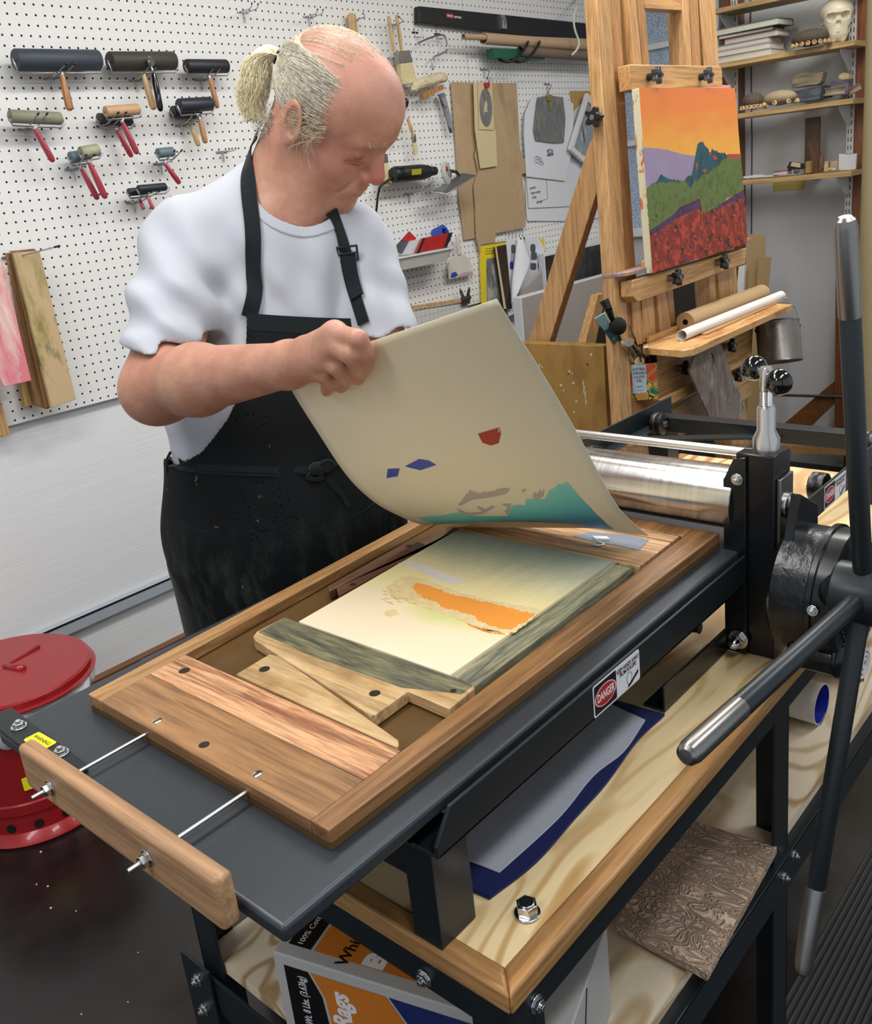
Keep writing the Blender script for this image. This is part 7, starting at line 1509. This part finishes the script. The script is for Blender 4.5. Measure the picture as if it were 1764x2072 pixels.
# lowest shelf
def zl(pts): return [(1500 + a / 3.818, 200 + b / 3.818) for a, b in pts]
M['plank_d'] = stained('dark_weathered_plank', '#4d3c2c', [('#6e5038', .5, .6, 1), ('#8d4a38', .62, .70, 3)], 5)
chunk(zl([(485, 575), (490, 150), (605, 137), (598, 420), (590, 575)]), 4.09, .012, 'plank_d', 'plank', 'dark weathered plank standing against the wall behind the striped shell', 'plank', .001)
chunk(zl([(490, 575), (494, 485), (530, 480), (530, 572)]), 4.05, .03, 'cork', 'cork_block', 'small tan block left of the striped shell', 'block', .001)
M['shell'] = None
def shell_mat():
    t = NT('banded_shell').set(.4); v = t.coords((0, 8, 42)); tc = t.n('ShaderNodeTexCoord'); s = t.n('ShaderNodeSeparateXYZ'); t.l(tc.outputs['Object'], s.inputs[0])
    k = t.math('SINE', t.math('MULTIPLY', t.math('SUBTRACT', s.outputs[2], t.math('MULTIPLY', t.math('ABSOLUTE', s.outputs[1]), .8)), 560)); t.color(t.mix(t.ramp(k, [(.3, (0, 0, 0)), (.6, (1, 1, 1))]), lin('#a8694c'), lin('#d9bd9a'))); t.bump(k, .3, .002); return t.m
M['shell'] = shell_mat()
c = W(*zl([(578, 570)])[0], Z=1.322) + Vector((.02, 0, 0)); o = MB().sphere((0, 0, .037), (.016, .026, .045), 28, 18).build('striped_shell', 'shell', ang=180); o.location = c; tag(o, 'tall orange-and-cream striped shell standing on the lowest wall shelf', 'shell')
for pts, X_, th, m_, nm, lb, cat in (
    ([(246, 590), (248, 562), (350, 550), (350, 585)], 4.0, .05, 'bk2', 'small_box', 'flat pale box with a red lid at the left of the lowest shelf', 'box'),
    ([(248, 562), (350, 550), (352, 556), (248, 570)], 3.998, .054, 'lab_red', 'box_lid', 'red lid on the flat pale box of the lowest shelf', 'lid'),
    ([(350, 530), (372, 486), (470, 505), (468, 545), (360, 548)], 4.01, .03, 'steel_dark', 'watch_case', 'dark metal case with a pale face, tilted on the lowest shelf', 'case'),
    ([(375, 520), (390, 487), (455, 500), (452, 533)], 4.005, .004, 'manila', 'case_face', 'pale dial plate in front of the dark metal case', 'plate'),
    ([(636, 560), (640, 485), (668, 483), (668, 560)], 4.06, .03, 'rock_t', 'stone_block', 'tan block right of the striped shell', 'block'),
    ([(680, 560), (690, 482), (745, 478), (742, 555)], 4.07, .02, 'bark', 'paper_cup', 'pale crumpled cup behind the small shells', 'cup'),
    ([(748, 550), (752, 425), (835, 432), (888, 420), (880, 545), (820, 552)], 4.05, .012, 'white_sheet', 'photo_strip', 'curled white photo strip at the right end of the lowest shelf', 'photo'),
    ([(10, 615), (15, 600), (110, 588), (150, 598), (240, 592), (242, 600)], 4.0, .06, 'white_sheet', 'folded_paper', 'folded white paper at the left end of the lowest shelf', 'paper')):
    tag(MB().prism([W(x, y, X=X_) for x, y in zl(pts)], (th, 0, 0)).build(nm, m_, bevel=.001), lb, cat)
for x, y, r, m_, lb in ((425, 560, .010, 'rock_p', 'dark lumpy stone under the tilted case'), (680, 545, .008, 'rock_t', 'small tan shell beside the pale cup'), (712, 545, .007, 'bone', 'small white shell right of the tan one'), (770, 548, .006, 'bone', 'little white shell in front of the photo strip')):
    p = W(*zl([(x, y)])[0], X=4.0); tag(MB().sphere(p, (r, r * 1.2, r * .9), 14, 10).build('small_shell', m_, ang=180), lb, 'shell', 'little shells and stones on the lowest shelf')
M['note'] = plain('yellow_note', '#b5a557', .7); tag(MB().prism([W(x, y, X=4.2185) for x, y in zl([(243, 640), (490, 628), (485, 700), (243, 715)])], (.0008, 0, 0)).build('wall_note', 'note', smooth=False), 'yellow note stuck on the wall under the lowest shelf', 'note')
# cable, cardboard, tube, braces
tag(MB().tube([(4.215, 1.80, 2.6), (4.215, 1.80, 1.9), (4.215, 1.796, 1.5), (4.215, 1.80, 1.0)], .0022, 6).build('wall_cable', 'steel_dark'), 'thin dark cable running down the far wall beside the left post', 'cable')
M['cbd'] = plain('cardboard', '#a58a60', .75, 0, .05, 8)
def wx(pts, X_, th, m_, nm, lb, cat, bev=.001): return tag(MB().prism([W(x, y, X=X_) for x, y in pts], (th, 0, 0)).build(nm, m_, bevel=bev), lb, cat)
wx([(1514, 474), (1548, 474), (1546, 600), (1535, 950), (1475, 950)], 3.86, .006, 'cbd', 'cardboard_sheet', 'tall cardboard sheet standing behind the easel, left piece', 'cardboard')
wx([(1535, 518), (1560, 520), (1552, 600), (1540, 945), (1500, 945)], 3.84, .006, 'cbd', 'cardboard_sheet', 'shorter cardboard sheet in front of the tall one', 'cardboard')
wx([(1494, 540), (1506, 536), (1502, 600), (1480, 950), (1460, 950)], 3.80, .02, 'white_paint', 'canvas_edge', 'white canvas edge showing beside the right easel post', 'canvas')
M['tube_b'] = plain('beige_cardboard_tube', '#a89a75', .6, 0, .05, 3)
tb = thing('cardboard_tube', 'very tall beige cardboard tube with shipping labels at the right picture edge', 'cardboard tube', (3.7, 1.05, .02))
tcx, tcy, tr_ = 3.72, 1.045, .118
MB().lathe([(tr_, 0), (tr_, 2.15), (tr_ - .012, 2.15), (tr_ - .012, 0), (tr_, 0)], (tcx, tcy, .02), (0, 0, 1), 64, cap=False).build('tube_wall', 'tube_b', tb)
def patch(z0, z1, a0, a1, m_, tilt=0, name='shipping_label'):
    rows = [[Vector((tcx + (tr_ + .0008) * math.cos(math.radians(a)), tcy + (tr_ + .0008) * math.sin(math.radians(a)), z + tilt * (a - a0))) for a in np.linspace(a0, a1, 12)] for z in (z0, z1)]
    return MB().grid(rows).build(name, m_, tb, ang=180)
M['ship'] = None
def ship():
    t = NT('printed_shipping_label').set(.5); g = t.n('ShaderNodeTexCoord'); s = t.n('ShaderNodeSeparateXYZ'); t.l(g.outputs['Object'], s.inputs[0])
    a = t.noise(t.coords((60, 260, 6)), 2, 2, .9); b = t.noise(t.coords((9, 9, 26)), 1.6, 2); k = t.math('MULTIPLY', t.ramp(a, [(.5, (0, 0, 0)), (.53, (1, 1, 1))]), t.ramp(b, [(.5, (0, 0, 0)), (.53, (1, 1, 1))])); t.color(t.mix(k, lin('#c9cace'), lin('#3a3c42'))); return t.m
M['ship'] = ship(); M['peach'] = plain('peach_sticker', '#d3a97c', .6)
patch(1.70, 1.83, 165, 300, 'ship'); patch(1.42, 1.60, 160, 300, 'ship', -.0012); patch(1.33, 1.39, 195, 260, 'peach', .0005, 'peach_sticker'); patch(1.88, 1.95, 200, 250, 'peach', 0, 'peach_sticker')
a = W(1748, 826, Y=1.0); text_mb('O', Vector((tcx + (tr_ + .002) * math.cos(math.radians(222)), tcy + (tr_ + .002) * math.sin(math.radians(222)), .42)), (math.sin(math.radians(222)), -math.cos(math.radians(222)), 0), (0, 0, 1), .03, .0006).build('pencil_mark', 'steel_dark', tb, smooth=False)
br2 = thing('wooden_stand', 'low wooden stand with diagonal brace in front of the far wall', 'stand', (4.0, 1.5, 0))
def bw(pts, nm, X_=4.02, th=.03, m_='cab_wood'): return MB().prism([W(x, y, X=X_) for x, y in pts], (th, 0, 0)).build(nm, m_, br2, bevel=.002)
bw([(1690, 560), (1712, 560), (1706, 905), (1688, 903)], 'stand_post'); bw([(1573, 868), (1688, 771), (1688, 816), (1620, 883)], 'diagonal_brace', 4.03, .02, 'base_wood'); bw([(1515, 872), (1690, 884), (1690, 902), (1515, 896)], 'base_rail', 4.025, .025, 'base_wood'); bw([(1500, 895), (1712, 906), (1712, 922), (1500, 915)], 'floor_board', 4.0, .12, 'ez_x')
a, b = W(1500, 797, X=4.022), W(1712, 803, X=4.022); tag(MB().cyl(a, b, .0065, n=16).build('steel_rod', 'grip'), 'horizontal steel rod crossing in front of the diagonal brace', 'rod')
# ================================================================== ON THE BENCH, ITS LOWER SHELF AND THE FLOOR
M['felt_b'] = cloth('navy_press_blanket', '#121c4e', 700, .4); M['felt_g'] = cloth('grey_felt_sheet', '#a4a6ae', 500, .3)
def lay(pts, extra, z, th, m_, nm, lb, cat): return tag(MB().prism([W(x, y, Z=z) for x, y in pts] + [Vector((x, y, z)) for x, y in extra], (0, 0, -th)).build(nm, m_, bevel=.0008), lb, cat)
def smp(pts, k=5): return [(p.x, p.y) for p in cat_rom([Vector((x, y, 0)) for x, y in pts], k)]
lay([(1216, 1408)] + smp([(1345, 1443), (1290, 1495), (1228, 1580), (1165, 1650), (1085, 1740), (990, 1814)]) + [(932, 1788)], [(.528, .62), (.885, .62)], BZ + .0042, .004, 'felt_b', 'press_blanket', 'navy press blanket lying on the bench under the press bed', 'blanket')
lay([(1236, 1424)] + smp([(1306, 1456), (1262, 1520), (1200, 1570), (1130, 1655), (1010, 1765)]) + [(930, 1733)], [(.545, .60), (.868, .60)], BZ + .0062, .0018, 'felt_g', 'felt_sheet', 'grey felt sheet lying on the navy press blanket', 'felt')
# carved panel
def carved_mat():
    t = NT('carved_relief_panel').set(.65); v = t.coords((1, 1, 1)); n = t.noise(t.coords((7, 3, 7), rot=(0, 0, .5)), 5, 2, .4, 1.6); w = t.math('SINE', t.math('MULTIPLY', n, 75)); n2 = t.noise(v, 8, 3)
    m = t.math('MULTIPLY', w, t.ramp(n2, [(.35, (.25,) * 3), (.6, (1, 1, 1))])); t.color(t.mix(t.ramp(m, [(.2, (0, 0, 0)), (.8, (1, 1, 1))]), lin('#c3a58c'), lin('#dcc2aa'))); t.bump(m, .8, .004); return t.m
M['relief'] = carved_mat()
P_ = [W(1241, 1868, Z=SZ + .0175), W(1431, 1970, Z=SZ + .0175), W(1572, 1712, Z=SZ + .0175), W(1374, 1652, Z=SZ + .0175)]
tag(MB().prism(P_, (0, 0, -.0125)).build('relief_panel', 'relief', bevel=.0012), 'pinkish-brown relief-carved panel on the lower bench shelf', 'carved panel')
# blanket rolls
def spiral_roll(c, r, L, m_out, m_in, nm, lb, turns=1.15, th=.003, ax=(0, 1, 0), sx=1.0):
    o = thing(nm, lb, 'roll', c, 'rolled blankets on the lower shelf'); A = V3(ax).normalized(); u = Vector((1, 0, 0)); v = Vector((0, 0, 1)); n = int(40 * turns); I = []; O_ = []
    for i in range(n + 1):
        a = 2 * PI * turns * i / n - PI / 2; rr_ = r * (1 - .16 * i / n / max(turns, 1)) if turns < 2 else r * (1 - .8 * i / n); O_.append((u * math.cos(a) * sx + v * math.sin(a)) * rr_); I.append((u * math.cos(a) * sx + v * math.sin(a)) * (rr_ - th))
    cc = V3(c) + Vector((0, 0, r)); MB().add([cc + p for p in O_] + [cc + p + A * L for p in O_], [(i, i + 1, i + n + 2, i + n + 1) for i in range(n)]).add([cc + p for p in O_] + [cc + p for p in I], [(i, i + 1, i + n + 2, i + n + 1) for i in range(n)]).build('outer_cloth', m_out, o, ang=60)
    MB().add([cc + p for p in I] + [cc + p + A * L for p in I], [(i, i + 1, i + n + 2, i + n + 1) for i in range(n)]).build('inner_face', m_in, o, ang=60); return o
M['rub_blue'] = plain('deep_blue_rubber', '#10228a', .45); M['felt_w'] = cloth('cream_felt', '#c9c2b8', 400, .4); M['felt_w2'] = cloth('white_felt_edge', '#c9cbe0', 400, .4); M['felt_dg'] = cloth('dark_grey_felt', '#55565a', 400, .4)
spiral_roll((1.375, .470, SZ + .001), .038, .40, 'felt_w', 'rub_blue', 'blanket_roll', 'cream roll with deep blue inside, nearest on the lower shelf', 1.1, .0015)
spiral_roll((1.545, .455, SZ + .001), .034, .42, 'felt_w', 'felt_w2', 'blanket_roll', 'thick cream felt roll with white spiral end, behind the blue-lined one', 3.2, .0055)
spiral_roll((1.70, .50, SZ + .001), .040, .35, 'felt_dg', 'felt_dg', 'blanket_roll', 'dark grey felt roll at the far end of the lower shelf', 1.2, .003)
# rag box
zb_, zt2 = SZ + .001, .640
b1, bc, b3 = W(550, 1925, Z=zt2), None, W(1228, 1875, Z=zt2); dU = Vector((.283, -.959, 0)).normalized(); dV = Vector((.959, .283, 0)).normalized()
s_u = (b3 - b1).dot(dU); s_v = (b3 - b1).dot(dV); bc = b1 + dU * s_u; b4 = b1 + dV * s_v
M['boxw'] = plain('white_box_card', '#b5b3b0', .6, 0, .03); M['boxo'] = plain('orange_box_print', '#c9731d', .55, 0, .03); M['boxb'] = plain('blue_box_print', '#1b2760', .5)
rb = thing('rag_box', 'white cardboard rag box with orange, black and blue print on the lower shelf', 'box', Vector((b1.x, b1.y, zb_)))
MB().prism([Vector((p.x, p.y, zb_)) for p in (b1, bc, b3, b4)], (0, 0, zt2 - zb_)).build('carton', 'boxw', rb, bevel=.002)
def top(u, v): return b1 + dU * u + dV * v + Vector((0, 0, .0004))
def quad_top(a, b, c, d, m_): return MB().prism([top(*p) for p in (a, b, c, d)], (0, 0, .0003)).build('printed_field', m_, rb, smooth=False)
quad_top((.012, .016), (.042, .016), (.042, s_v - .004), (.012, s_v - .004), 'lab_black'); quad_top((.046, .016), (.215, .016), (.185, s_v - .004), (.046, s_v - .004), 'boxo'); quad_top((.219, .016), (s_u - .085, .016), (s_u - .085, s_v - .004), (.189, s_v - .004), 'boxb')
text_mb('100% Cotton', top(.026, .045) + Vector((0, 0, .0005)), dV, -dU, .010, .0002).build('lettering', 'lab_white', rb, smooth=False); text_mb('White', top(.086, .034) + Vector((0, 0, .0005)), dV, -dU, .020, .0002, bold=.0004).build('lettering', 'lab_black', rb, smooth=False); text_mb('B', top(.122, .026) + Vector((0, 0, .0005)), dV, -dU, .034, .0002, bold=.002).build('lettering', 'lab_white', rb, smooth=False)
def frt(u, z): return b1 + dU * u + Vector((0, 0, -z)) - dV * .0004
def quad_f(pts, m_): return MB().prism([frt(*p) for p in pts], -dV * .0003).build('printed_field', m_, rb, smooth=False)
quad_f([(.014, .014), (.046, .014), (.060, .045), (.066, .115), (.014, .115)], 'lab_black'); quad_f([(.050, .014), (.145, .014), (.165, .045), (.172, .115), (.070, .115), (.064, .045)], 'boxo'); quad_f([(.149, .014), (s_u - .012, .014), (s_u - .012, .115), (.176, .115), (.169, .045)], 'boxb')
text_mb('Net Wt. 8 Lbs. (3.63kg)', frt(.036, .066) - dV * .0006, (0, 0, 1), -dU, .0145, .0002, sx=.62, bold=.0001).build('lettering', 'lab_white', rb, smooth=False); text_mb('of Rags', frt(.085, .070) - dV * .0006, (0, 0, 1), -dU, .034, .0002, bold=.0012, sx=.8, shear=.2).build('lettering', 'lab_white', rb, smooth=False)
e3 = bc + dV * (s_v * .45); MB().tube([e3 + Vector((0, 0, -.002)) + dU * .0006, bc + dV * s_v * .2 + dU * .0006 + Vector((0, 0, -.12))], .0006, 5).build('flap_line', 'steel_dark', rb)
rg = MB(); rr_ = random.Random(2); pc = frt(.150, .088) - dV * .012
for k in range(26): rg.sphere(pc + Vector((rr_.uniform(-.012, .012), rr_.uniform(-.03, .03), rr_.uniform(-.028, .028))), rr_.uniform(.008, .016), 10, 8)
tag(rg.build('black_rag', 'trouser', ang=180), 'crumpled black rag bulging from the front of the rag box', 'rag')
# red waste can
M['red_metal'] = plain('red_enamelled_steel', '#a01c20', .28, .1, .05, 6, coat=.3); M['bag'] = plain('translucent_white_bag', '#c9c8cc', .35, 0, .05, 10)
cx_, cy_, hh, rr0 = .772, 2.268, .365, .176
cn = thing('waste_can', 'red steel oily-waste can with its flat lid closed over a white liner bag', 'waste can', (cx_, cy_, 0))
MB().lathe([(.02, .0), (rr0 + .012, .0), (rr0 + .016, .006), (rr0 + .012, .012), (rr0 - .004, .030), (rr0 - .006, .075), (rr0 + .000, .082), (rr0 + .000, .108), (rr0 - .003, .112), (rr0 - .002, .28), (rr0, hh - .02), (rr0 - .01, hh - .02)], (cx_, cy_, .001), (0, 0, 1), 72).build('can_body', 'red_metal', cn, ang=30)
lid_tilt = Vector((.03, -.03, 1)).normalized(); lc = Vector((cx_, cy_, hh + .004))
MB().lathe([(rr0 + .030, 0), (rr0 + .032, .004), (rr0 + .024, .008), (rr0 + .022, .022), (rr0 + .016, .026), (.001, .030)], lc, lid_tilt, 72, cap=False).lathe([(rr0 + .030, 0), (.001, -.001)], lc, lid_tilt, 48, cap=False).build('lid', 'red_metal', cn, ang=30)
ld = MB(); zz_ = Vector((0, 0, .0285))
ld.tube([lc + zz_ + Vector((-.105, -.02, 0)), lc + zz_ + Vector((.105, .045, .0))], .006, 10).tube([lc + zz_ + Vector((.0, .012, .001)), lc + zz_ + Vector((.022, -.045, 0))], .010, 10); ld.build('lid_rib', 'red_metal', cn, ang=180)
for a in (200, 222, 244, 266, 288, 310):
    d = Vector((math.cos(math.radians(a)), math.sin(math.radians(a)), 0)); p = Vector((cx_, cy_, .048)) + d * (rr0 - .0045); MB().cyl(p, p + d * .002, .0115, n=24).build('vent_hole', 'tip', cn, smooth=False)
d = Vector((math.cos(math.radians(250)), math.sin(math.radians(250)), 0)); p = Vector((cx_, cy_, .17)) + d * (rr0 + .0005); sd_ = Vector((0, 0, 1)).cross(d)
MB().prism(rrect(p - sd_ * .03 - Vector((0, 0, .02)), sd_, (0, 0, 1), .06, .035, .003), d * .0006).build('yellow_label', 'lab_yellow', cn, smooth=False)
rows = []
for k in range(9):
    t = k / 8; rows.append([Vector((cx_ + (rr0 + .004 + .020 * math.sin(PI * t) * (1 + .35 * math.sin(7 * a + 2)) + .006 * math.sin(a * 13 + 5 * t)) * math.cos(a), cy_ + (rr0 + .004 + .020 * math.sin(PI * t) * (1 + .35 * math.sin(7 * a + 2)) + .006 * math.sin(a * 13 + 5 * t)) * math.sin(a), hh + .003 - .075 * t - .020 * t * math.sin(a * 3 + 1) - .006 * math.sin(a * 17))) for a in [2 * PI * i / 120 for i in range(121)]])
MB().grid(rows).build('liner_bag', 'bag', cn, ang=180)
# ribbed runner mat and crumbs
def rib_mat():
    t = NT('ribbed_rubber').set(.6); g = t.n('ShaderNodeNewGeometry'); s = t.n('ShaderNodeSeparateXYZ'); t.l(g.outputs['Position'], s.inputs[0]); k = t.math('SINE', t.math('MULTIPLY', s.outputs[1], 2 * PI / .011)); t.color(t.mix(t.ramp(k, [(.3, (0, 0, 0)), (.8, (1, 1, 1))]), lin('#1c1c1c'), lin('#3c3b3a'))); t.bump(k, .6, .003); return t.m
M['ribs'] = rib_mat(); tag(MB().box((.3, -1.6, .0005), (3.6, .49, .008)).build('floor_runner', 'ribs', bevel=.002), 'ribbed black rubber runner on the floor along the bench', 'mat')
mb = MB(); rr_ = random.Random(4)
for _ in range(60):
    x, y = rr_.uniform(-.1, 1.0), rr_.uniform(.95, 2.2); s_ = rr_.uniform(.0015, .004); mb.box((x, y, .0002), (x + s_, y + s_, .0002 + s_ * .5))
tag(mb.build('floor_crumbs', 'lab_white', smooth=False), 'tiny white scraps scattered on the black floor', 'scraps', kind='stuff')
